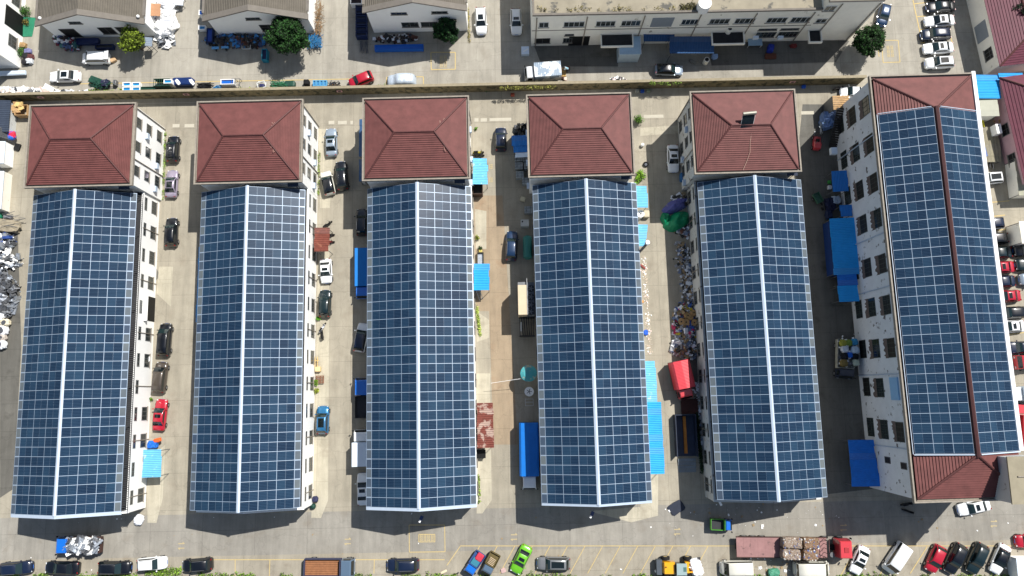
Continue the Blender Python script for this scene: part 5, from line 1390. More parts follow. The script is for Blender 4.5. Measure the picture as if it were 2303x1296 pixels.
lump('box', at(1452, 484), .9, 1.1, .9, pm('beige_casing', (196, 186, 160), .7), 'beige casing right of the pale round fan', 'casing', seed=2, sq=.3, rough=.02)
o = empty('metal_frame', at(1190, 905)); tag(o, 'small square pale frame below the white tower fan', 'frame')
g = MB()
for x in (-.6, .55): g.box(x, x+.05, -.5, .5, .9, .95)
for y in (-.5, 0, .45): g.box(-.55, .55, y, y+.05, .9, .95)
for x in (-.6, .55):
    for y in (-.5, .45): g.box(x, x+.05, y, y+.05, 0, .9)
g.build('frame', WFRAME, o)
o = empty('round_table', at(328, 808, 1.1)); o.location.z = 0; tag(o, 'round white table top beside the leftmost workshop', 'table')
MB().tube((0, 0, 1.05), (0, 0, 1.12), .62, n=22).build('table_top', WHT, o); MB().tube((0, 0, 0), (0, 0, 1.05), .05, n=6).build('leg', STEEL, o)
MB().tube((-.04, -.06, 1.12), (-.04, -.06, 1.15), .04, n=6).build('cap', DKSTEEL, o)
lump('sack', at(316, 1168), 1.3, 1.5, .8, WS, 'white sack on the ground at the southeast corner of the leftmost workshop', 'sack', seed=8, rz=R(-25), sq=.8, rough=.15)
lump('tarpaulin', at(347, 1000, .3), 1.4, 1.1, 1.0, pm('blue_cover', (24, 104, 200), .6, var=.1), 'blue cover bundle above the pale blue awning of the first lane', 'cover', seed=9, rough=.2)
lump('cover', at(356, 990, .8), 1.1, .6, .5, pm('orange_cover', (226, 96, 40), .6), 'orange cover beside the blue cover bundle', 'cover', seed=10, rough=.15, rz=R(15))
lump('bin', at(711, 1122), .85, .85, .9, pm('dark_indigo_bin', (44, 46, 78), .6), 'indigo bin at the southeast corner of the second workshop', 'bin', seed=2, sq=.7, rough=.1)
lump('bin', at(706, 1138), .75, .75, .8, pm('dark_green_bin', (20, 60, 50), .6), 'dark green bin below the indigo one', 'bin', seed=3, sq=.8, rough=.02)
o = empty('pallet', at(721, 854)); tag(o, 'brown slatted pallet beside the second workshop', 'pallet')
for k in range(5): MB().box(-.6, .6, -.55+k*.25, -.42+k*.25, .35, .4).build('slat', pm('brown_wood', (128, 92, 72), .8, var=.2), o)
for x in (-.55, 0, .45): MB().box(x, x+.1, -.55, .58, .2, .35).build('bearer', pm('brown_wood', (128, 92, 72)), o)
lump('box', at(717, 831), .8, .75, .7, pm('pale_tan_box', (214, 190, 140), .7), 'pale tan box above the brown pallet', 'box', seed=1, sq=.25, rough=.02)
o = empty('wooden_stand', at(714, 815)); tag(o, 'pale yellow wooden stand above the tan box', 'stand')
MB().box(-.25, -.17, -.8, .8, .5, .58).box(.1, .18, -.8, .8, .5, .58).box(-.4, .4, .2, .3, .58, .64).build('frame', pm('pale_yellow_wood', (206, 176, 110), .8), o)
# skylight pole units at the gaps
for k, (px, py) in enumerate(((279, 422), (659, 416), (1034, 408), (1409, 399), (1782, 391))):
    p = at(px, py, 7.9); o = empty('small_solar_panel', (p.x, p.y, 0)); tag(o, ['small dark solar panel on a pole in the gap north of the leftmost workshop', 'small dark solar panel in the gap north of the second workshop', 'small dark solar panel in the gap north of the third workshop', 'small dark solar panel in the gap north of the fourth workshop', 'small dark solar panel in the gap north of the fifth workshop'][k], 'solar panel', 'small solar panels on poles')
    MB().obox((0, 0, 7.9), 1.5, .55, .05, 0, rx=R(12)).build('panel', STL, o); MB().tube((.3, -.1, 5), (.3, -.1, 7.85), .04, n=6).build('pole', STEEL, o)
for px, py, lab in ((948, 1165, 'small blue solar lamp in front of the third workshop gable'), (1332, 1155, 'small blue solar lamp in front of the fourth workshop gable')):
    p = at(px, py, 5); o = empty('solar_lamp', (p.x, p.y, 5.0)); tag(o, lab, 'lamp', 'solar lamps on the south gables')
    o.rotation_euler = (0, 0, R(-25))
    MB().obox((0, 0, .1), .45, .6, .04, 0, rx=R(-10)).build('panel', pm('solar_blue', (24, 50, 96), .3), o); MB().tube((0, 0, 0), (.1, 1.4, -.3), .035, n=6).build('arm', STEEL, o)
    MB().obox((-.02, -.5, .02), .25, .32, .1).build('lamp_head', WHT, o)
p = at(1620, 1132, 4.5); o = empty('wall_lamp', (p.x, p.y, 4.5)); tag(o, 'white lamp head at the southwest corner of the fifth workshop', 'lamp')
o.rotation_euler = (0, 0, R(25)); MB().obox((0, 0, 0), .3, .7, .12).build('lamp_head', WHT, o); MB().tube((0, .3, 0), (-.2, 1.6, -.2), .04, n=6).build('arm', STEEL, o)
# flue pipe with cowl by fourth workshop
p, q = at(1457, 545, 8.6), at(1447, 560, .0)
o = empty('flue', (q.x, q.y, 0)); tag(o, 'dark flue with white cowl rising beside the fourth workshop', 'chimney')
MB().tube((0, 0, 0), (0, 0, 8.2), .16, n=8).build('pipe', STL, o); MB().tube((0, 0, 8.2), (0, 0, 8.6), .36, .3, n=12).build('cowl', WHT, o)
o.location = (at(1457, 545, 8.6).x, at(1457, 545, 8.6).y, 0)
# solar water heater
o = empty('solar_water_heater', (at(1681, 272, 12).x, at(1681, 272, 12).y, 0), R(3)); tag(o, 'solar water heater with grey tank astride the ridge of the fifth annex', 'water heater')
MB().tube((-.75, .75, 12.75), (1.05, .8, 12.75), .24, n=12).build('tank', pm('grey_tank', (150, 148, 136), .5, metal=.3, var=.1), o)
g = MB()
for k in range(14): g.tube((-.68+k*.115, .6, 12.6), (-.85+k*.115, -.75, 11.75), .035, n=5)
g.slab([(-.75, .65, 12.5), (-.95, -.85, 11.62), (.75, -.85, 11.62), (.95, .65, 12.5)], .05)
g.build('tube_array', pm('dark_tubes', (30, 40, 46), .25, var=.3, sc=3), o)
MB().tube((-.75, .6, 12.55), (-.95, -.8, 11.6), .03, n=4).build('frame', WFRAME, o); MB().tube((1.0, .6, 12.55), (.75, -.8, 11.6), .03, n=4).build('frame', WFRAME, o)
b = MB(); pts = [(1690, 300, 11.3), (1687, 322, 10.9), (1687, 342, 10.5), (1680, 362, 10.0), (1671, 383, 9.6)]
for u, v in zip(pts, pts[1:]): b.tube(at(*u), at(*v), .025, n=4)
tag(b.build('water_pipe', pm('pale_pipe', (200, 170, 150)), world=True), 'thin pale pipe running down the fifth annex roof from the water heater', 'pipe')
# roof top tanks
def tank(px, py, z, r, h, label, top=DARK, col=CREAM, base=None):
    p = at(px, py, z+h); o = empty('water_tank', (p.x, p.y, z)); tag(o, label, 'tank')
    MB().tube((0, 0, 0), (0, 0, h), r, n=20).build('body', col, o, smooth=False); MB().tube((0, 0, h), (0, 0, h+.12), r*.75, r*.5, n=18).build('lid', top, o)
tank(1586, 6, 9.2, .95, 1.6, 'big white cylindrical tank on the cream block roof', WHT, WHT)
tank(1642, 64, 3.2, .4, 1.2, 'cream barrel with black top on a canopy of the cream block')
tank(1590, 134, 0, .42, 1.2, 'cream barrel with black top on the ground below the larger dark blue awning')
awn = MB()
# debris in front of cream block and along north yard
o = empty('air_conditioner', at(1385, 68, 3.6)); tag(o, 'left white air conditioner box on the first canopy', 'air conditioner', 'air conditioners on the first canopy'); MB().obox((0, 0, .3), 1.0, .8, .6).build('casing', WBOX, o)
o = empty('air_conditioner', at(1405, 68, 3.6)); tag(o, 'right smaller air conditioner box on the first canopy', 'air conditioner', 'air conditioners on the first canopy'); MB().obox((0, 0, .25), .7, .5, .5).build('casing', WBOX, o)
for x in (1701, 1757):
    o = empty('air_conditioner', at(x, 81, 3)); tag(o, 'air conditioner box beside the %s barred ground floor window of the cream block' % ('left' if x < 1720 else 'right'), 'air conditioner', 'wall air conditioners'); MB().obox((0, -.1, -.4), .8, .4, .6).build('casing', WBOX, o)
o = empty('glass_table', at(1694, 101)); tag(o, 'glass topped table frame below the second canopy', 'table')
MB().box(-1.1, 1.1, -.6, .6, .9, .95).build('table_top', pm('pale_glass_roof', (150, 178, 198)), o)
for x in (-1, 1):
    for y in (-.5, .5): MB().box(x-.04, x+.04, y-.04, y+.04, 0, .9).build('leg', WFRAME, o)
lump('cover', at(1730, 113), 1.0, 1.3, 1.1, pm('cobalt_cover', (26, 50, 150), .7), 'cobalt blue covered cart in the shade of the cream block', 'cart', seed=3, rough=.12, rz=R(-15))
lump('tray', at(1732, 128), 1.8, .9, .3, pm('rust_tray', (96, 56, 40), .8), 'rust coloured tray below the cobalt cart', 'tray', seed=3, sq=.3, rough=.06)
lump('valve', at(1783, 105), 1.0, .6, .5, pm('dull_red', (110, 36, 36), .7), 'dull red machine part before the cream block', 'machine part', seed=5, rough=.25)
lump('box', at(1606, 130), .9, .8, .7, pm('blue_white_cloth', (140, 170, 210), .7), 'pale blue bag right of the cream barrel', 'bag', seed=6, rough=.2)
lump('plank_pile', at(1558, 140), 1.2, .5, .3, pm('grey_planks', (130, 128, 120)), 'pile of grey offcuts left of the cream barrel', 'offcuts', seed=7, rz=R(-30), sq=.3)
o = empty('white_crate', at(1181, 118)); tag(o, 'open white crate in the shade left of the cream block', 'crate'); MB().obox((0, 0, .35), 1.2, 1.3, .7).build('body', WBOX, o); MB().obox((.1, 0, .72), .9, .2, .05, R(30)).build('flap', WHT, o)
shards('flattened_boxes', ell(1388, 182, 1.5, .55), 30, .6, [WHT, pm('pink_card', (210, 190, 186)), DKSTEEL], 'striped pile of white and black scraps beside the boundary wall', 'scraps', 86, h=.25, flat=.2)
# ---------------------------------------------------------------- vegetation
def leafmats(base):
    return [pm('leaf_%d_%d_%d_%d' % (*base, k), tuple(int(c*f) for c in base), .75, var=.25, sc=1.5, spec=.25) for k, f in enumerate((.5, .8, 1.08, 1.4))]
def leaves(b, rnd, c, R_, n, s, mats=4, squash=.8):
    for _ in range(n):
        v = Vector((rnd.gauss(0, 1), rnd.gauss(0, 1), rnd.gauss(0, 1))).normalized()*(rnd.random()**.4)*R_
        v.z *= squash; p = Vector(c)+v
        u = Vector((rnd.gauss(0, 1), rnd.gauss(0, 1), rnd.gauss(0, .5))).normalized(); nn = (v.normalized()*.5+Vector((0, 0, .6))+Vector((rnd.gauss(0, .5), rnd.gauss(0, .5), rnd.gauss(0, .5)))).normalized()
        u = (u-nn*u.dot(nn)).normalized(); w_ = nn.cross(u); k = s*rnd.uniform(.6, 1.3)
        b.poly([p-u*k, p-w_*k*.5, p+u*k, p+w_*k*.5], rnd.randrange(mats))
def tree(px, py, zc, r, rz_, base, label, seed=1, n=7000, leaf=.17, trunk=None, lean=(0, 0), clumps=70):
    rnd = random.Random(seed); c = at(px, py, zc)
    root = empty('broadleaf_tree', (c.x+lean[0], c.y+lean[1], 0)); tag(root, label, 'tree')
    b = MB(); L = Vector((c.x, c.y, zc))
    for k in range(clumps):
        v = Vector((rnd.gauss(0, 1), rnd.gauss(0, 1), rnd.gauss(0, 1))).normalized()
        rr = r*(.55+.42*rnd.random()) * (1+.12*math.sin(3*math.atan2(v.y, v.x)+seed))
        p = L+Vector((v.x*rr, v.y*rr, v.z*rz_*rnd.uniform(.5, .95)))
        cr = r*rnd.uniform(.16, .3)
        leaves(b, rnd, p, cr, n//clumps, leaf)
    b.build('crown', leafmats(base), root, world=True)
    t = MB(); base_ = Vector((root.location.x, root.location.y, 0)); top = L-Vector((0, 0, rz_*.3))
    t.tube(base_, base_.lerp(top, .5), .2, .15, n=8); t.tube(base_.lerp(top, .5), top, .15, .08, n=8)
    for k in range(7):
        a = k*.9; t.tube(base_.lerp(top, .45+.07*k), top+Vector((math.cos(a)*r*.6, math.sin(a)*r*.6, rz_*.3)), .07, .02, n=5)
    t.build('trunk', pm('bark', (90, 76, 62), .9, var=.3, sc=4), root, world=True)
tree(295, 88, 3.4, 1.9, 1.3, (96, 112, 34), 'yellow green tree before the leftmost gabled workshop', 2, 5500, clumps=90)
tree(647, 77, 4.4, 3.0, 2.4, (36, 66, 28), 'largest dark green tree before the second gabled workshop', 3, 15000, clumps=170)
tree(1003, 68, 3.4, 1.9, 1.7, (28, 58, 26), 'dark green tree before the third gabled workshop', 4, 7500, clumps=110)
tree(1957, 92, 3.2, 2.3, 2.0, (32, 58, 24), 'round dark tree at the right corner of the long cream block', 5, 9500, clumps=150)
tree(2308, 30, 5, 2.4, 2.2, (22, 34, 20), 'dark tree behind the maroon roof in the top right corner', 6, 5000)
def bush(px, py, r, h, base, label, seed, n=500, leaf=.1, name='bush', cat='bush'):
    rnd = random.Random(seed); c = at(px, py, h*.4); b = MB()
    for k in range(8):
        leaves(b, rnd, (c.x+rnd.uniform(-.5, .5)*r, c.y+rnd.uniform(-.5, .5)*r, h*.5), r*.55, n//8, leaf, squash=h/r*.6)
    b.tube((c.x, c.y, 0), (c.x, c.y, h*.5), .04, n=5, m=0)
    return tag(b.build(name, leafmats(base), world=True), label, cat)
bush(54, 25, 1.2, 1.6, (60, 96, 40), 'green bush by the wall of the white building, upper one', 11, 900)
bush(58, 50, .6, .9, (110, 100, 50), 'small brownish bush below the upper green one', 12, 300)
bush(48, 117, 1.0, 1.3, (60, 96, 40), 'green bush beside the lower window of the white building', 13, 600)
bush(1437, 270, .9, 1.6, (74, 110, 34), 'leafy bush at the northeast corner of the fourth annex', 14, 600)
bush(1441, 392, .85, .9, (110, 150, 40), 'bright green creeper patch beside the fourth annex', 15, 500)
bush(1437, 405, .8, .7, (100, 140, 40), 'lower bright green creeper patch beside the fourth annex', 16, 400)
bush(1073, 534, .45, .9, (110, 120, 30), 'orange tipped potted plant beside the third workshop', 17, 160)
bush(1081, 559, .4, .9, (50, 66, 34), 'dark little potted plant above the bright blue awning', 18, 150)
bush(708, 862, .55, .8, (100, 136, 40), 'green creeper against the second workshop by the pallet', 19, 300)
bush(712, 880, .45, .7, (130, 140, 50), 'yellowish creeper below the green one by the pallet', 20, 250)
bush(716, 716, .4, .8, (90, 150, 40), 'small bright bush by the second workshop wall', 21, 150)
bush(340, 898, .3, .6, (90, 130, 40), 'thin weeds beside the red sedan', 22, 120)
bush(1070, 290, .3, .5, (90, 130, 40), 'narrow weeds at the northeast corner of the middle annex', 23, 120)
bush(1579, 188, .6, .9, (90, 150, 50), 'bright weed on top of the boundary wall, largest', 24, 220)
bush(1738, 179, .4, .8, (90, 150, 50), 'small weed on the boundary wall right of the largest one', 25, 120)
bush(1232, 192, .5, .7, (90, 150, 50), 'green weed on the boundary wall below the white box lorry', 26, 160)
bush(1100, 201, .6, .5, (70, 110, 60), 'weed on the boundary wall left of the ivy strip', 27, 160)
bush(1354, 40, .1, .1, (90, 150, 50), 'x', 28, 8) if False else None
def weeds(fn, n, base, label, seed, leaf=.12, h=.4):
    rnd = random.Random(seed); b = MB()
    for _ in range(n):
        p = fn(rnd); leaves(b, rnd, (p[0], p[1], rnd.uniform(.05, h)+(p[2] if len(p) > 2 else 0)), .28, 7, leaf)
    return tag(b.build('weeds', leafmats(base), world=True), label, 'weeds', kind='stuff')
def wl(x0, y0, x1, y1, j=3, z=0, gap=None):
    def f(r):
        while True:
            t = r.random()
            if not gap or math.sin(t*gap+1)+math.sin(t*gap*2.7) > -.2: break
        p = at(x0+(x1-x0)*t, y0+(y1-y0)*t+r.gauss(0, j), z); return p.x, p.y, z
    return f
weeds(wl(-10, 1297, 2310, 1299, 4, gap=60), 1500, (96, 124, 44), 'green verge of weeds along the bottom edge of the frame', 31)
weeds(wl(330, 1287, 410, 1284, 4), 130, (110, 140, 50), 'weeds below the white car in the bottom left row', 36)
weeds(wl(200, 208, 262, 208, 1.5), 110, (96, 120, 36), 'weeds at the foot of the wall below the green frames', 32)
weeds(wl(270, 205, 330, 207, 1.2), 60, (120, 130, 50), 'yellow green weeds below the blue trays', 33)
weeds(wl(540, 203, 660, 201, 1.2, gap=14), 110, (130, 150, 60), 'pale weeds at the foot of the wall in the middle of the north yard', 34)
weeds(wl(848, 197, 900, 195, 1.0), 60, (80, 110, 30), 'weeds beside the silver covered car', 35)
weeds(wl(1125, 199, 1250, 196, .8, 2.3), 120, (112, 110, 54), 'yellow ivy strip on the boundary wall', 37, h=.1)
weeds(wl(1460, 187, 1530, 187, 1.0, 2.4), 45, (96, 116, 50), 'weeds on the wall coping right of the fourth annex', 38, h=.1)
weeds(wl(372, 300, 367, 450, 1.0), 110, (110, 140, 50), 'thin strip of weeds beside the leftmost annex wall', 39, leaf=.08, h=.2)
weeds(wl(718, 340, 716, 440, 1.0), 60, (120, 140, 60), 'thin strip of weeds beside the second annex wall', 40, leaf=.08, h=.2)
weeds(wl(1072, 690, 1080, 755, 3), 160, (150, 170, 80), 'sparse yellowish weeds beside the third workshop', 41, leaf=.08, h=.2)
weeds(wl(1566, 930, 1578, 1060, 2), 220, (30, 56, 30), 'dark weeds between the open container and the fifth workshop', 42, h=.4)
weeds(wl(1075, 1070, 1078, 1130, 1), 60, (110, 130, 60), 'weeds at the southeast corner of the third workshop', 43, h=.2)
weeds(wl(1210, 22, 1520, 20, 3, 9.2, gap=22), 70, (120, 112, 70), 'dry weeds growing on the cream block roof', 44, leaf=.1, h=.15)
weeds(wl(1530, 18, 1565, 14, 4, 9.2), 70, (84, 80, 50), 'dark weeds around the roof hatch of the cream block', 45, h=.3)
weeds(wl(1052, 20, 1056, 95, 2), 70, (140, 130, 70), 'dry weeds right of the third gabled workshop', 46, leaf=.08, h=.15)
# ---------------------------------------------------------------- north yard goods
def tray(px, py, w_, d_, label, h=.8, wm=None, inm=None, rz=0, g=None):
    o = empty('tray', at(px, py, h)); o.location.z = 0; o.rotation_euler = (0, 0, rz); tag(o, label, 'tray', g)
    wm = wm or WHT; t = .1
    MB().box(-w_/2, w_/2, -d_/2, -d_/2+t, .1, h).box(-w_/2, w_/2, d_/2-t, d_/2, .1, h).box(-w_/2, -w_/2+t, -d_/2+t, d_/2-t, .1, h).box(w_/2-t, w_/2, -d_/2+t, d_/2-t, .1, h).build('rim', wm, o)
    MB().box(-w_/2+t, w_/2-t, -d_/2+t, d_/2-t, .1, h-.18).build('basin', inm or BLT, o)
BLT = pm('tray_blue', (36, 132, 190), .3, var=.1, sc=2)
BLD = pm('bin_blue', (10, 92, 184), .5, var=.06)
NVY = pm('navy_steel', (22, 40, 84), .5, var=.2)
for k, (x, y) in enumerate(((284.5, 189.5), (305.5, 189.5), (284.5, 200), (305.5, 200), (377, 183))):
    tray(x, y, 1.25, .66, ['upper left of the four white rimmed blue trays', 'upper right of the four white rimmed blue trays', 'lower left of the four white rimmed blue trays', 'lower right of the four white rimmed blue trays', 'single white rimmed blue tray on top of the green cage'][k], g='white rimmed blue trays', h=.8 if k < 4 else 1.7)
tray(511, 184, 2.1, .85, 'long blue bin with white rim by the wall', 1.0, inm=BLD)
tray(456, 28, 1.3, .85, 'blue bin with white rim left of the second gabled workshop', 1.5, inm=BLD)
tray(454, 62, 1.1, .7, 'small blue bin with white rim below the larger one', .8)
tray(471, 79, .95, 2.3, 'long blue tub left of the second gabled workshop, in the shade', .9, wm=NVY, inm=pm('tub_blue', (36, 70, 150), .5, var=.1))
tray(897, 106, 7.6, .85, 'long bright blue trough before the third gabled workshop', .9, wm=BLD, inm=BLD)
tray(234, 104, 2.8, .7, 'navy trough before the leftmost gabled workshop', .8, wm=NVY, inm=DKSTEEL)
tray(196, 92, 3.4, .9, 'navy trough under the wall of the leftmost gabled workshop', .8, wm=NVY, inm=NVY)
tray(594, 122, .85, 1.8, 'teal rack sticking out of the shade left of the largest tree', 1.2, wm=pm('teal_steel', (30, 130, 160), .5), inm=NVY)
tray(801, 2, 1.8, 1.0, 'white rimmed dark bin left of the third gabled workshop', 1.4, inm=pm('dark_brown', (50, 36, 34)))
for k in range(6):
    tray(812, 14+k*12.5, 1.75, .72, 'navy crate %s in the stack left of the third gabled workshop' % ['at the top', 'second from the top', 'third from the top', 'fourth from the top', 'second from the bottom', 'at the bottom'][k], 1.1+.05*k, wm=NVY, inm=pm('crate_navy', (14, 24, 50), .6), g='navy crates beside the third gabled workshop')
def rods(name, pts, n, L, r, mat, label, cat, seed=1, z=.4, ang=0, spread=.5, kind='stuff'):
    rnd = random.Random(seed); b = MB()
    for _ in range(n):
        p = at(pts[0]+rnd.uniform(-pts[2], pts[2]), pts[1]+rnd.uniform(-pts[3], pts[3]), rnd.uniform(.1, z)); a = ang+rnd.gauss(0, spread); l = L*rnd.uniform(.6, 1)
        d = Vector((math.cos(a), math.sin(a), rnd.uniform(-.1, .15)))*l/2
        p2 = p-d; p3 = p+d; p2.z = max(.05, p2.z); p3.z = max(.05, p3.z)
        b.tube(p2, p3, r, n=4, m=0)
    return tag(b.build(name, mat, world=True), label, cat, kind=kind)
GST = pm('dark_green_steel', (28, 70, 56), .5, var=.2)
rods('steel_rods', (817, 105, 10, 2), 18, 2.2, .04, SCRAPD, 'bunch of rusty rods below the navy crates', 'rods', 2, .6, R(90), .12)
rods('green_frames', (226, 190, 20, 6), 46, 1.4, .05, GST, 'tangled dark green folding frames by the wall', 'frames', 3, .9, 0, .6)
lump('folded_frame', at(220, 186), 2.2, 1.1, .8, GST, 'folded dark green panel on top of the tangled green frames', 'panel', seed=3, sq=.3, rough=.15, rz=R(-20))
lump('wrapped_goods', at(241, 191), 1.2, 1.2, .9, pm('blue_black_wrap', (36, 40, 66), .5, var=.3, sc=5, spot=(190, 196, 210), spot_sc=4, spot_t=.62), 'dark wrapped goods with pale straps right of the green frames', 'goods', seed=4, rough=.2)
lump('box', at(263, 190), .5, .9, .8, STEEL, 'narrow grey box left of the blue trays', 'box', seed=4, sq=.3)
o = empty('green_cage', at(372, 194)); tag(o, 'dark green cage rack below the single blue tray', 'cage')
g = MB()
for k in range(9): g.box(-1.2+k*.3, -1.14+k*.3, -.55, .55, 1.35, 1.4)
g.box(-1.2, 1.3, -.6, -.55, .1, 1.45).box(-1.2, 1.3, .55, .6, .1, 1.45); g.build('bars', GST, o)
tray(338, 198, 3.0, .45, 'long low green trough left of the green cage', .6, wm=GST, inm=GST)
lump('wrapped_bundle', at(416, 188), 3.3, 1.25, 1.0, pm('navy_wrap', (18, 44, 96), .45, var=.25, sc=3), 'navy wrapped long bundle with white straps by the wall', 'bundle', seed=5, sq=.35, rough=.06)
for x in (400, 432): lump('strap', at(x, 185, .95), .5, 1.0, .12, WHT, 'white strap knot on the %s of the navy bundle' % ('left' if x < 410 else 'right'), 'strap', seed=x, rough=.3, rz=R(35))
rods('oval_frames', (461, 193, 14, 5), 26, 1.2, .06, BLACK, 'black oval frames stacked by the wall', 'frames', 6, .8, 0, .35)
lump('oval_tub', at(462, 194), 2.0, .9, .5, pm('dark_olive', (44, 44, 38), .6, var=.2), 'dark oval tub under the black frames', 'tub', seed=6, sq=.8, rough=.05)
rods('blue_rack', (490, 199, 8, 4), 26, .9, .06, pm('rack_blue', (36, 110, 160), .5), 'small blue tangled rack left of the long blue bin', 'rack', 7, .7, 0, 1.2)
o = empty('wire_cage', at(535, 191)); tag(o, 'open grey wire cage right of the long blue bin', 'cage')
g = MB()
for x in (-.7, -.1, .6): g.box(x, x+.06, -.55, .55, .9, .96); g.box(x, x+.06, -.6, -.54, 0, .9); g.box(x, x+.06, .55, .6, 0, .9)
for y in (-.6, 0, .55): g.box(-.7, .66, y, y+.05, .96, 1.0)
g.build('bars', STEEL, o)
o = empty('square_frames', at(591, 195), R(-12)); tag(o, 'stack of white square frames by the wall', 'frames')
for k in range(2):
    g = MB().obox((0, .5, .5+.15*k), 1.3, .1, .08).obox((0, -.5, .5+.15*k), 1.3, .1, .08).obox((-.6, 0, .5+.15*k), .1, .9, .08).obox((.6, 0, .5+.15*k), .1, .9, .08); f = g.build('frame', WFRAME, o); f.rotation_euler = (0, 0, R(30*k))
lump('wrapped_goods', at(591, 195), .8, .6, .5, pm('indigo', (40, 44, 90), .6), 'indigo lump inside the white square frames', 'goods', seed=2)
rods('green_rack', (628, 190, 14, 6), 40, 1.5, .05, pm('mid_green_steel', (40, 110, 74), .5, var=.15), 'green pipe rack by the wall', 'rack', 9, .9, 0, .8)
lump('bin', at(655, 193), 1.6, 1.0, .9, GST, 'dark green bin right of the green pipe rack', 'bin', seed=4, sq=.35, rough=.05)
lump('bin', at(692, 190), .9, .9, 1.0, BLACK, 'black bin left of the pale blue crates', 'bin', seed=5, sq=.4, rough=.05)
for k in range(4): tray(707+k*8, 187, .5, .95, 'pale blue crate, %s of the four by the wall' % ['first', 'second', 'third', 'fourth'][k], .8, wm=pm('crate_sky', (90, 160, 200), .5, var=.1), inm=pm('crate_mid', (50, 120, 170), .5), g='pale blue crates by the wall')
weeds(wl(700, 199, 760, 195, 1.8), 90, (130, 90, 44), 'brown dry bush under the pale blue crates', 50)
rods('dark_crates', (752, 189, 11, 4), 26, .8, .06, DKSTEEL, 'dark crates frame above the brown bush', 'frames', 10, .9, 0, 1.2)
# junk in front of workshops
shards('junk_heap', ell(152, 96, 2.6, 1.1, R(-35)), 150, .55, [pm('junk_dark', (50, 44, 44)), pm('junk_teal', (60, 110, 110)), WS, pm('junk_pink', (120, 40, 56)), pm('junk_blue', (70, 90, 130))], 'mixed junk heap before the leftmost gabled workshop', 'junk', 91, h=.8)
shards('junk_heap', ell(540, 92, 6.0, 1.3), 260, .5, [pm('junk_dark', (50, 44, 44)), pm('junk_blue', (70, 90, 130)), DKSTEEL, pm('junk_rust', (90, 56, 44)), pm('junk_sky', (60, 130, 190))], 'junk spread before the second gabled workshop', 'junk', 92, h=.7)
shards('junk_heap', ell(890, 88, 3.4, .7), 160, .45, [pm('junk_dark', (50, 44, 44)), DKSTEEL, pm('junk_rust', (90, 56, 44)), WS], 'junk between the third gabled workshop and the blue trough', 'junk', 93, h=.6)
rods('blue_racks', (708, 93, 15, 14), 130, .9, .045, pm('rack_blue', (36, 110, 160)), 'rows of bent blue tube racks right of the largest tree', 'racks', 11, 1.2, R(70), .7)
rods('scaffold', (716, 40, 8, 40), 70, 1.6, .04, pm('rusty_pole', (130, 104, 74), .8, var=.2), 'rusty scaffold poles along the east wall of the second gabled workshop', 'scaffold', 12, 1.5, R(80), .9)
o = empty('sawhorse', at(500, 112)); tag(o, 'bench of two pale blue planks in the shade before the second gabled workshop', 'bench')
MB().box(-1.4, -.3, -.2, .2, .6, .68).box(.1, 1.2, -.1, .25, .6, .68).build('plank', pm('sky_plank', (96, 160, 210), .6), o); MB().box(-.9, -.8, -.3, .3, 0, .6).box(.7, .8, -.3, .3, 0, .6).build('leg', DKSTEEL, o)
o = empty('window_frame_lean', at(555, 105)); tag(o, 'white square window frame lying in the shade before the second gabled workshop', 'frame')
MB().obox((0, .6, .4), 1.3, .08, .06).obox((.1, -.6, .4), 1.3, .08, .06).obox((-.6, 0, .4), .08, 1.12, .06).obox((.7, 0, .4), .08, 1.12, .06).build('frame', WFRAME, o)
awning(326, 84, 342, 104, 2.2, pm('blue_grey_sheet', (120, 134, 150), .6, stripe=(1, .3, .02)), 'small blue grey sheet roof right of the yellow green tree', cat='shelter', name='shelter', group=None)
awning(395, -8, 412, 12, 1.2, pm('pale_sheet', (196, 206, 220), .6), 'pale sheet leaning at the top edge right of the white heap', cat='sheet', name='sheet', group=None)
awning(332, 8, 360, 36, 2.6, pm('terracotta_board', (170, 128, 96), .8), 'tan board canopy on the east wall of the leftmost gabled workshop', cat='canopy', name='canopy', group=None)
lump('vent_ball', at(92, 43, 5.3), .5, .5, .5, WHT, 'white round vent at the left eave corner of the leftmost gabled workshop', 'vent', seed=1, sq=1, rough=0)
lump('vent_ball', at(312, 39, 5.4), .5, .5, .5, WHT, 'white round vent at the right eave corner of the leftmost gabled workshop', 'vent', seed=1, sq=1, rough=0)
lump('cardboard', at(257, 137), .9, .7, .5, pm('cardboard', (190, 160, 124), .8), 'cardboard box behind the white people carrier', 'box', seed=2, sq=.3, rz=R(30), rough=.03)
# wall top boxes at gaps
for k, (x, y, c) in enumerate(((1432, 206, (150, 150, 140)), (1444, 207, (30, 70, 150)), (1458, 206, (120, 130, 110)), (1806, 197, (20, 80, 180)), (1153, 215, (150, 70, 50)))):
    lump('planter', at(x, y), .6, .5, .5, pm('planter_%d' % k, c, .7), ['grey square basin below the wall beside the fourth annex, left one', 'blue drum below the wall between two basins', 'grey green basin right of the blue drum', 'blue bin below the wall beside the fifth annex', 'small rusty pot below the wall left of the fourth annex'][k], 'container', seed=60+k, sq=.4, rough=.03)
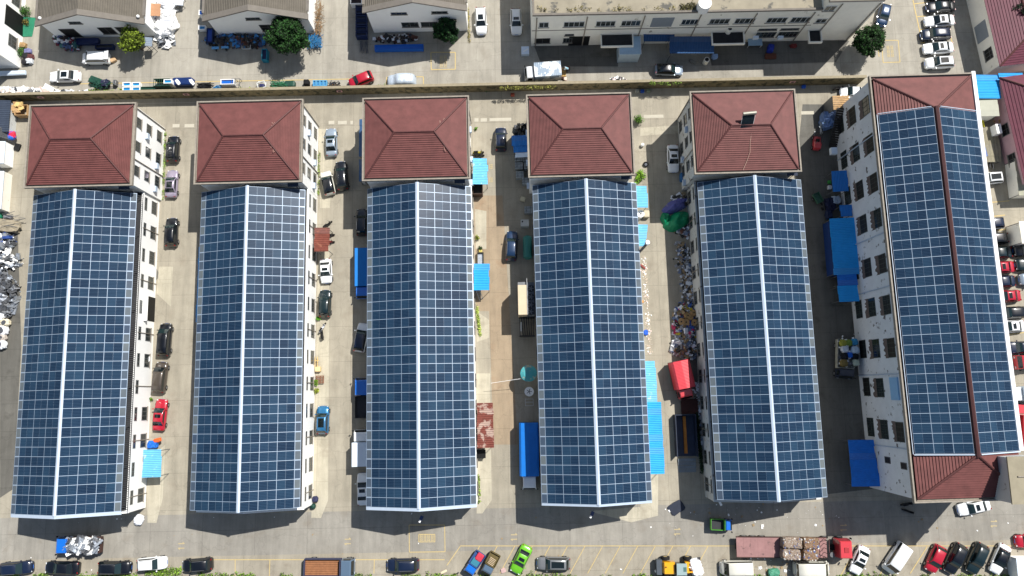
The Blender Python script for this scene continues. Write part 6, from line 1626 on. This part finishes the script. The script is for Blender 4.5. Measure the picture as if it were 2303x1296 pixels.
# ---------------------------------------------------------------- lane three small things
o = empty('ladder', at(1080, 660)); tag(o, 'aluminium ladder leaning below the bright blue awning', 'ladder')
g = MB(); p0, p1 = at(1070, 652, 2.4), at(1079, 676, .1); q0, q1 = at(1077, 648, 2.4), at(1086, 672, .1)
g.tube(p0, p1, .04, n=5); g.tube(q0, q1, .04, n=5)
for k in range(6): g.tube(p0.lerp(p1, (k+.5)/6), q0.lerp(q1, (k+.5)/6), .025, n=4)
g.build('rail', ALU, o, world=True)
o = empty('planter_box', at(1081, 584)); tag(o, 'long dark tub of tools above the bright blue awning', 'tub')
MB().box(-.5, -.42, -1, 1, 0, .7).box(.42, .5, -1, 1, 0, .7).box(-.42, .42, -1, -.92, 0, .7).box(-.42, .42, .92, 1, 0, .7).build('side', pm('olive_brown', (84, 76, 54), .7), o); MB().box(-.42, .42, -.92, .92, .1, .3).build('contents', SCRAP, o)
lump('box', at(1081, 566), .5, .4, .5, pm('yellow_box', (190, 176, 96), .7), 'yellow box between the potted plant and the tub', 'box', seed=2, sq=.3, rough=.02)
o = empty('shed', at(1082, 1020)); tag(o, 'black topped box below the rust streaked awning', 'shed'); MB().box(-.6, .6, -.5, .5, 0, 1.0).build('body', DKSTEEL, o); MB().box(-.7, .7, -.6, .6, 1.0, 1.06).build('lid', BLACK, o)
o = empty('storage_cage', at(1075, 430)); tag(o, 'dark wire store below the pale blue awning of the middle annex', 'cage')
g = MB().box(-.7, .75, -.9, -.84, 0, 1.6).box(.7, .75, -.84, .9, 0, 1.6).box(-.7, -.65, -.84, .9, 0, 1.6); g.build('bars', pm('brown_steel', (80, 60, 50)), o); MB().box(-.6, .65, -.8, .9, 0, 1.2).build('contents', BLACK, o)
lump('sign_board', at(1445, 600), 1.0, .25, .25, pm('brown_red_board', (140, 70, 64), .8), 'angled brown red board on the litter by the fourth workshop', 'board', seed=4, sq=.3, rz=R(-40))
lump('bag', at(1452, 748), .6, .7, .4, pm('bright_blue_bag', (24, 90, 200), .6), 'bright blue bag on the litter by the fourth workshop', 'bag', seed=5, rough=.25)
lump('sack', at(1444, 679), .4, .4, .3, pm('orange_pail', (210, 140, 60), .6), 'orange pail on the litter by the fourth workshop', 'pail', seed=5, rough=.02)
lump('tub', at(1444, 328), .55, .55, .7, WHT, 'white tub beside the fourth annex wall', 'tub', seed=1, sq=.8, rough=.02)
o = empty('tyre', at(1452, 370, .1)); tag(o, 'black tyre leaning beside the fourth annex', 'tyre'); MB().tube((0, 0, 0), (0, 0, .22), .42, n=16).build('tread', RUBBER, o); MB().tube((0, 0, .2), (0, 0, .24), .2, n=12).build('hub', RIM, o); o.rotation_euler = (R(18), 0, 0)
# lane five
lump('tub', at(1864, 411), .6, .6, .4, pm('green_tub', (50, 140, 60), .6), 'green tub left of the northernmost small deep blue roof', 'tub', seed=1, sq=.8, rough=.02)
lump('box', at(1864, 423), .55, .6, .5, WS, 'white box below the green tub', 'box', seed=2, sq=.3, rough=.02)
lump('sack', at(1876, 452), 1.4, 1.2, 1.0, pm('pale_plastic_bag', (180, 196, 214), .6, var=.15), 'pale plastic sack among the dark sacks in the fifth lane', 'sack', seed=7, rough=.2)
lump('sack', at(1864, 462), 1.5, 2.0, .9, pm('midnight_bag', (16, 24, 60), .6, var=.2), 'midnight blue sacks left of the pale plastic sack', 'sack', seed=8, rough=.25)
lump('sack', at(1861, 485), 1.0, 1.3, .8, pm('navy_bag', (20, 36, 70), .6), 'navy sack at the corner of the long blue lean-to', 'sack', seed=9, rough=.2)
for k in range(3): lump('pot', at(1859+k*3.4, 486-k*4.2), .32, .32, .3, WHT, ['lowest of three white pots in the fifth lane', 'middle one of three white pots in the fifth lane', 'highest of three white pots in the fifth lane'][k], 'pot', seed=k, sq=.9, rough=0)
o = empty('gas_cylinder', at(1900, 447)); tag(o, 'white upright appliance between two small deep blue roofs', 'appliance'); MB().obox((0, 0, .7), .7, 1.2, 1.4).build('body', WBOX, o); MB().obox((0, 0, 1.42), .5, .9, .04).build('top', pm('grey_top', (150, 160, 170)), o)
o = empty('air_conditioner', at(1875, 340, 3)); tag(o, 'air conditioner box on the tall block wall by the loading stairs', 'air conditioner'); o.location.z = 2.6; MB().obox((0, 0, .3), .9, 1.0, .7).build('casing', WBOX, o)
o = empty('cargo_tricycle', *(lambda q: (q[0], q[1]))(pose((1852, 468), (1834, 436), .7))); tag(o, 'green cargo tricycle in the shade of the fifth lane', 'tricycle')
GC = pm('dull_green_paint', (50, 92, 74), .6, var=.2, spot=(150, 160, 150), spot_sc=2, spot_t=.64)
MB().box(-1.3, .3, -.5, .5, .5, .58).box(-1.3, .3, -.5, -.45, .58, .95).box(-1.3, .3, .45, .5, .58, .95).box(-1.3, -1.25, -.45, .45, .58, .95).build('cargo_bed', GC, o)
MB().tube((.3, 0, .5), (1.2, 0, .9), .06, n=6).tube((1.15, -.35, .98), (1.15, .35, .98), .03, n=5).build('handlebar', DKSTEEL, o); MB().obox((.55, 0, .8), .4, .3, .15).build('saddle', BLACK, o)
wheels(o, 2.6, 1.2, .28, (.25,)); MB().tube((1.25, -.06, .28), (1.25, .06, .28), .28, n=12).build('wheel', RUBBER, o)
def forklift():
    loc, rz, L = pose((1840, 303), (1837, 338), .8)
    o = empty('forklift', loc, rz); tag(o, 'red forklift by the loading stairs of the tall block', 'forklift')
    RD = PAINT['cab_red']
    rg = []
    for x, h, w_ in ((-1.15, .9, .38), (-1.0, 1.15, .52), (-.4, 1.2, .56), (.0, 1.0, .56)): 
        half = [(w_, .3), (w_, h-.15), (w_*.85, h)]; rg.append([(x, y, z) for y, z in half]+[(x, -y, z) for y, z in half[::-1]])
    loft(rg).build('counterweight', RD, o); MB().box(0, 1.0, -.54, .54, .3, .6).build('body', RD, o); MB().obox((.3, 0, .8), .45, .45, .3).build('seat', BLACK, o)
    g = MB()
    for x in (-.3, .85):
        for y in (-.48, .48): g.tube((x, y, .6), (x, y*.9, 2.05), .04, n=5)
    for y in (-.44, -.15, .15, .44): g.tube((-.3, y, 2.05), (.85, y, 2.05), .03, n=4)
    g.build('overhead_guard', DKSTEEL, o)
    MB().box(1.05, 1.15, -.4, -.3, .1, 2.1).box(1.05, 1.15, .3, .4, .1, 2.1).build('mast', DKSTEEL, o); MB().box(1.16, 2.0, -.35, -.22, .08, .14).box(1.16, 2.0, .22, .35, .08, .14).build('fork', STEEL, o)
    wheels(o, 2.2, 1.2, .3, (.15, .85))
forklift()
o = empty('external_stair', at(1880, 280)); tag(o, 'dark slatted loading stairs against the west wall of the tall block', 'stairs')
a, c = at(1874, 330, .2), at(1893, 245, 3.6)
g = MB(); n = 17
for k in range(n):
    t = k/(n-1); p = a.lerp(c, t); g.obox((p.x, p.y, p.z), 1.25, .3, .07, R(-8))
g.build('tread', pm('dark_timber', (58, 54, 50), .85, var=.3), o, world=True)
g = MB().tube(a+Vector((-.65, 0, 0)), c+Vector((-.65, 0, 0)), .06, n=5).tube(a+Vector((.65, 0, 0)), c+Vector((.65, 0, 0)), .06, n=5); g.build('stringer', DKSTEEL, o, world=True)
o = empty('timber_landing', at(1893, 232, 3.4)); o.location.z = 0; tag(o, 'tan slatted landing at the top of the loading stairs', 'landing')
g = MB()
for k in range(8): g.box(-1.3, 1.2, -1.0+k*.28, -.8+k*.28, 3.3, 3.4)
g.build('slat', WOOD, o); MB().box(-1.3, -1.24, -1.0, 1.2, 0, 3.3).box(1.1, 1.16, -1, 1.2, 0, 3.3).build('leg', STEEL, o)
lump('sheeted_goods', at(1858, 275), 2.2, 2.6, 1.6, pm('blue_white_sheeting', (110, 136, 180), .6, var=.3, sc=3, spot=(60, 80, 84), spot_sc=1.6, spot_t=.55), 'blue and white sheeted goods left of the loading stairs', 'goods', seed=6, rough=.25)
rods('railings', (1846, 285, 2, 12), 12, 1.4, .03, WFRAME, 'pale railing left of the sheeted goods', 'railing', 31, .9, R(90), .1)
o = empty('motorcycle', at(1876, 200, 0)) if False else None
# motorcycles
def bike(px, py, ang, body, label):
    o = empty('motor_scooter', at(px, py, 0), ang); tag(o, label, 'motorcycle', 'parked motor scooters')
    for x in (-.6, .62):
        w_ = MB().tube((x, -.06, .27), (x, .06, .27), .27, n=14).build('wheel', RUBBER, o)
    rg = []
    for x, h, w2 in ((-.8, .75, .08), (-.5, .82, .17), (-.1, .72, .14), (.1, .4, .16), (.35, .42, .15), (.5, .8, .16), (.6, .95, .08)):
        rg.append([(x, w2, .28), (x, w2*.9, h), (x, -w2*.9, h), (x, -w2, .28)])
    loft(rg).build('body', body, o); MB().obox((-.35, 0, .84), .65, .26, .1).build('saddle', BLACK, o)
    MB().tube((.55, 0, .5), (.48, 0, 1.0), .03, n=5).tube((.48, -.32, 1.0), (.48, .32, 1.0), .025, n=5).build('handlebar', DKSTEEL, o)
BKB, BKW, BKR, BKY = pm('scooter_black', (20, 20, 22), .4), pm('scooter_white', (210, 212, 216), .4), pm('scooter_red', (120, 30, 30), .4), pm('scooter_yellow', (170, 160, 60), .5)
for px, py, a, m, lab in ((727, 738, 60, BKW, 'pale scooter, upper of the pair beside the second workshop'), (726, 752, 100, BKB, 'black scooter, lower of the pair beside the second workshop'),
        (738, 507, 40, BKB, 'dark scooter at the upper corner of the rusty red awning'), (741, 530, 5, BKB, 'dark scooter poking out in the middle of the rusty red awning'), (741, 545, 0, BKR, 'scooter poking out below the middle one of the rusty red awning'),
        (1076, 345, 5, BKY, 'yellow and black scooter above the pale blue awning of the middle annex'), (1077, 351, 0, BKB, 'black scooter next to the yellow and black one'),
        (1883, 202, 10, BKB, 'black scooter in the gap left of the hidden white car'), (2036, 1133, 10, BKB, 'upper of two dark scooters in the shade below the tall block'), (2039, 1149, -20, BKB, 'lower of two dark scooters in the shade below the tall block')):
    bike(px, py, R(a), m, lab)
# wheel loader
def loader():
    loc, rz, L = pose((1580, 1275), (1474, 1275), 1.0)
    o = empty('wheel_loader', loc, rz); tag(o, 'yellow wheel loader carrying a big white bag in its bucket', 'loader')
    Y = PAINT['yellow']; X0 = -L/2
    rg = []
    for x, h, w_ in ((X0+.9, 1.5, .7), (X0+1.1, 1.95, .8), (X0+2.5, 1.95, .8), (X0+2.6, 1.7, .8)):
        half = [(w_, .8), (w_, h-.1), (w_*.9, h)]; rg.append([(x, y, z) for y, z in half]+[(x, -y, z) for y, z in half[::-1]])
    loft(rg).build('engine_hood', Y, o)
    MB().box(X0+.1, X0+.9, -1.0, 1.0, .5, 1.4).build('counterweight', pm('loader_grey', (70, 78, 86), .6), o); MB().tube((X0+1.3, .2, 1.95), (X0+1.3, .2, 2.2), .07, n=8).build('exhaust', DARK, o)
    MB().box(X0+2.75, X0+3.95, -.65, .65, .9, 2.5).build('cab', CGLASS, o)
    MB().box(X0+2.65, X0+4.05, -.78, .78, 2.5, 2.62).build('cab_roof', pm('loader_roof', (140, 160, 162), .6, var=.05), o); MB().box(X0+3.55, X0+4.0, -.3, .3, 2.62, 2.63).build('hatch', pm('loader_hatch', (80, 112, 108), .3), o)
    for y in (-.62, .62):
        MB().obox((X0+5.0, y, 1.25), 1.9, .16, .35, 0, ry=R(14)).build('lift_arm', Y, o)
    MB().box(X0+4.1, X0+4.6, -.75, .75, .8, 1.5).build('front_frame', Y, o); MB().tube((X0+4.4, 0, 1.4), (X0+6.1, 0, 1.3), .07, n=6).build('ram', RIM, o); MB().box(X0+5.1, X0+5.35, -.6, .6, 1.1, 1.3).build('cross_beam', Y, o)
    MB().box(X0+6.0, L/2-.1, -1.15, 1.15, .25, .32).box(X0+6.0, X0+6.1, -1.15, 1.15, .32, 1.1).build('bucket', DKSTEEL, o)
    for x in (X0+1.5, X0+4.6):
        for s in (-1, 1):
            w_ = MB().tube((x, s*1.12-.2, .62), (x, s*1.12+.2, .62), .62, n=18).build('wheel', RUBBER, o); MB().tube((x, s*1.12-.21, .62), (x, s*1.12+.21, .62), .28, n=12).build('rim', pm('loader_rim', (180, 160, 110), .6), w_)
    return loc
loader()
lump('bulk_bag', at(1560, 1267, .4), 1.7, 1.5, 1.3, WS, 'upper white bulk bag in the bucket of the yellow wheel loader', 'bulk bag', seed=71, sq=.7, rough=.2)
lump('bulk_bag', at(1566, 1281, .4), 1.7, 1.4, 1.2, WHT, 'lower white bulk bag in the bucket of the yellow wheel loader', 'bulk bag', seed=72, sq=.7, rough=.2)
lump('tarpaulin', at(1738, 1286), 1.6, 1.0, .7, pm('pale_green_tarpaulin', (70, 140, 112), .6, var=.15), 'pale green tarpaulin bundle between the two white vans', 'tarpaulin', seed=73, rough=.2)
lump('plank', at(998, 1286), .9, .3, .12, pm('cream_board', (214, 200, 170), .8), 'cream board lying left of the little blue lorry', 'board', seed=5, sq=.3, rz=R(25))
lump('carton', at(1132, 1283), .7, .6, .2, pm('pinkish_carton', (190, 160, 156), .8, var=.2), 'flattened pinkish carton between the little brown lorry and the lime green sedan', 'carton', seed=6, sq=.3, rz=R(20))
lump('ball', at(1474, 1283), .4, .4, .9, WHT, 'white capped bollard behind the yellow wheel loader', 'bollard', seed=6, sq=.9, rough=0)
# white cube beside the pink bungalow and other east bits
o = empty('white_cabinet', at(2240, 293, 1.5), R(5)); o.location.z = .9; tag(o, 'white cabinet standing on the weathered deck', 'cabinet'); MB().box(-.4, .4, -.75, .75, 0, 1.3).build('body', WHT, o); MB().obox((0, .45, 1.31), .2, .15, .03).build('vent', DKSTEEL, o)
o = empty('blue_tray', at(2215, 342, 1.1), R(10)); o.location.z = .95; tag(o, 'small blue framed panel on the weathered deck', 'panel'); MB().box(-.35, .35, -.7, .7, 0, .08).build('panel', pm('blue_pattern', (50, 80, 140), .5, var=.3, sc=6), o)
rods('dark_rails', (2222, 372, 14, 5), 12, 1.2, .05, DKSTEEL, 'dark rail rack below the weathered deck', 'rails', 41, .6, R(90), .1)
shards('rubble', ell(2240, 280, .8, .5), 20, .3, [WOOD, SCRAPD], 'small rubble above the white cabinet on the deck', 'rubble', 95, h=.9, z0=.4)
lump('yellow_banner', at(2208, 280, .3), .3, 1.6, .5, pm('yellow_cloth', (214, 204, 60), .7), 'yellow strip against the east parapet of the tall block', 'banner', seed=2, rough=.05)
# ---------------------------------------------------------------- person loading the lorry
def person(px, py, ang, label, shirt, trousers, skin=(168, 122, 92), hair=(22, 20, 20)):
    o = empty('person', at(px, py, 0), ang); tag(o, label, 'person')
    J = {'pelvis': (0, 0, .92), 'chest': (.34, 0, 1.16), 'neck': (.50, 0, 1.27), 'head': (.62, 0, 1.33), 'headt': (.70, 0, 1.38),
         'lh': (-.02, .11, .88), 'lk': (.10, .14, .48), 'la': (.0, .15, .09), 'lt': (.17, .16, .04), 'rh': (-.02, -.11, .88), 'rk': (-.08, -.15, .48), 'ra': (-.26, -.15, .09), 'rt': (-.09, -.16, .04),
         'ls': (.42, .19, 1.22), 'le': (.56, .25, .98), 'lw': (.74, .22, .82), 'rs': (.42, -.19, 1.22), 're': (.58, -.25, 1.0), 'rw': (.76, -.2, .84)}
    rad = {'pelvis': .14, 'chest': .16, 'neck': .06, 'head': .10, 'headt': .085, 'lh': .10, 'lk': .07, 'la': .045, 'lt': .04, 'rh': .10, 'rk': .07, 'ra': .045, 'rt': .04, 'ls': .07, 'le': .045, 'lw': .03, 'rs': .07, 're': .045, 'rw': .03}
    E_ = [('pelvis', 'chest'), ('chest', 'neck'), ('neck', 'head'), ('head', 'headt'), ('pelvis', 'lh'), ('lh', 'lk'), ('lk', 'la'), ('la', 'lt'), ('pelvis', 'rh'), ('rh', 'rk'), ('rk', 'ra'), ('ra', 'rt'),
          ('chest', 'ls'), ('ls', 'le'), ('le', 'lw'), ('chest', 'rs'), ('rs', 're'), ('re', 'rw')]
    for s, wn in ((1, 'lw'), (-1, 'rw')):
        w_ = Vector(J[wn]); J[wn+'p'] = tuple(w_+Vector((.06, 0, -.02))); rad[wn+'p'] = .028; E_.append((wn, wn+'p'))
        for k in range(4):
            n1, n2 = wn+'f%da' % k, wn+'f%db' % k; l = (.04, .048, .045, .034)[k]; y = (k-1.5)*.018
            J[n1] = tuple(w_+Vector((.09, y, -.03))); J[n2] = tuple(w_+Vector((.09+l, y, -.06))); rad[n1] = .009; rad[n2] = .007; E_ += [(wn+'p', n1), (n1, n2)]
        J[wn+'t'] = tuple(w_+Vector((.07, -s*.05, -.03))); rad[wn+'t'] = .009; E_.append((wn+'p', wn+'t'))
    ks = list(J); me = bpy.data.meshes.new('body'); me.from_pydata([J[k] for k in ks], [(ks.index(a), ks.index(b)) for a, b in E_], [])
    b = bpy.data.objects.new('body', me); COL.objects.link(b); b.parent = o
    md = b.modifiers.new('skin', 'SKIN'); 
    for i, k in enumerate(ks): me.skin_vertices[0].data[i].radius = (rad[k], rad[k])
    me.skin_vertices[0].data[0].use_root = True
    b.modifiers.new('sub', 'SUBSURF').levels = 1
    me.materials.append(pm('skin_%d' % skin[0], skin, .6, var=.05))
    def limb(nm, pts, m):
        q = MB()
        for (p0, r0), (p1, r1) in zip(pts, pts[1:]): q.tube(p0, p1, r0, r1, n=10)
        q.build(nm, m, o, smooth=True)
    g = lambda k, f=1.12: (J[k], rad[k]*f)
    limb('shirt', [((-.04, 0, .93), .17), ((.18, 0, 1.05), .185), ((.40, 0, 1.21), .19), ((.48, 0, 1.26), .09)], shirt)
    for s in 'lr':
        limb('sleeve', [g(s+'s', 1.3), (tuple(Vector(J[s+'s']).lerp(Vector(J[s+'e']), .8)), .062)], shirt)
        limb('trouser_leg', [((-.02, .1 if s == 'l' else -.1, .92), .13), g(s+'k', 1.15), g(s+'a', 1.35)], trousers)
        a, t_ = Vector(J[s+'a']), Vector(J[s+'t']); limb('shoe', [(tuple(a+Vector((-.04, 0, -.04))), .055), (tuple(t_), .045)], BLACK)
    h = lump('hair', (.60, 0, 1.31), .22, .2, .16, pm('black_hair', hair, .8), seed=2, sq=.95, rough=.05, parent=o)
    return o
person(1276, 161, R(175), 'person in a pale blue shirt bending over the pallet behind the white box lorry', pm('pale_blue_shirt', (150, 190, 205), .8, var=.1), pm('dark_trousers', (40, 44, 50), .8))
o = empty('pallet', at(1266, 164)); tag(o, 'yellow wooden pallet behind the white box lorry', 'pallet')
for k in range(6): MB().box(-.45, .45, -.65+k*.24, -.52+k*.24, .12, .16).build('slat', pm('yellow_pallet_wood', (196, 160, 96), .8, var=.15), o)
for x in (-.45, 0, .37): MB().box(x, x+.08, -.65, .68, 0, .12).build('bearer', pm('yellow_pallet_wood', (196, 160, 96)), o)
lump('carton', at(1276, 155, .0), .75, .6, .5, pm('brown_carton', (120, 84, 66), .8), 'brown carton beside the person and the pallet', 'carton', seed=2, sq=.25, rough=.02)
lump('bag', at(1271, 180), .5, .55, .5, pm('cream_pink_bag', (226, 204, 190), .8), 'cream bag on the ground below the pallet', 'bag', seed=3, rough=.15)
lump('bag', at(1265, 177), .6, .4, .35, pm('dark_brown_bag', (70, 46, 40), .8), 'dark brown bag left of the cream bag', 'bag', seed=4, rough=.2)
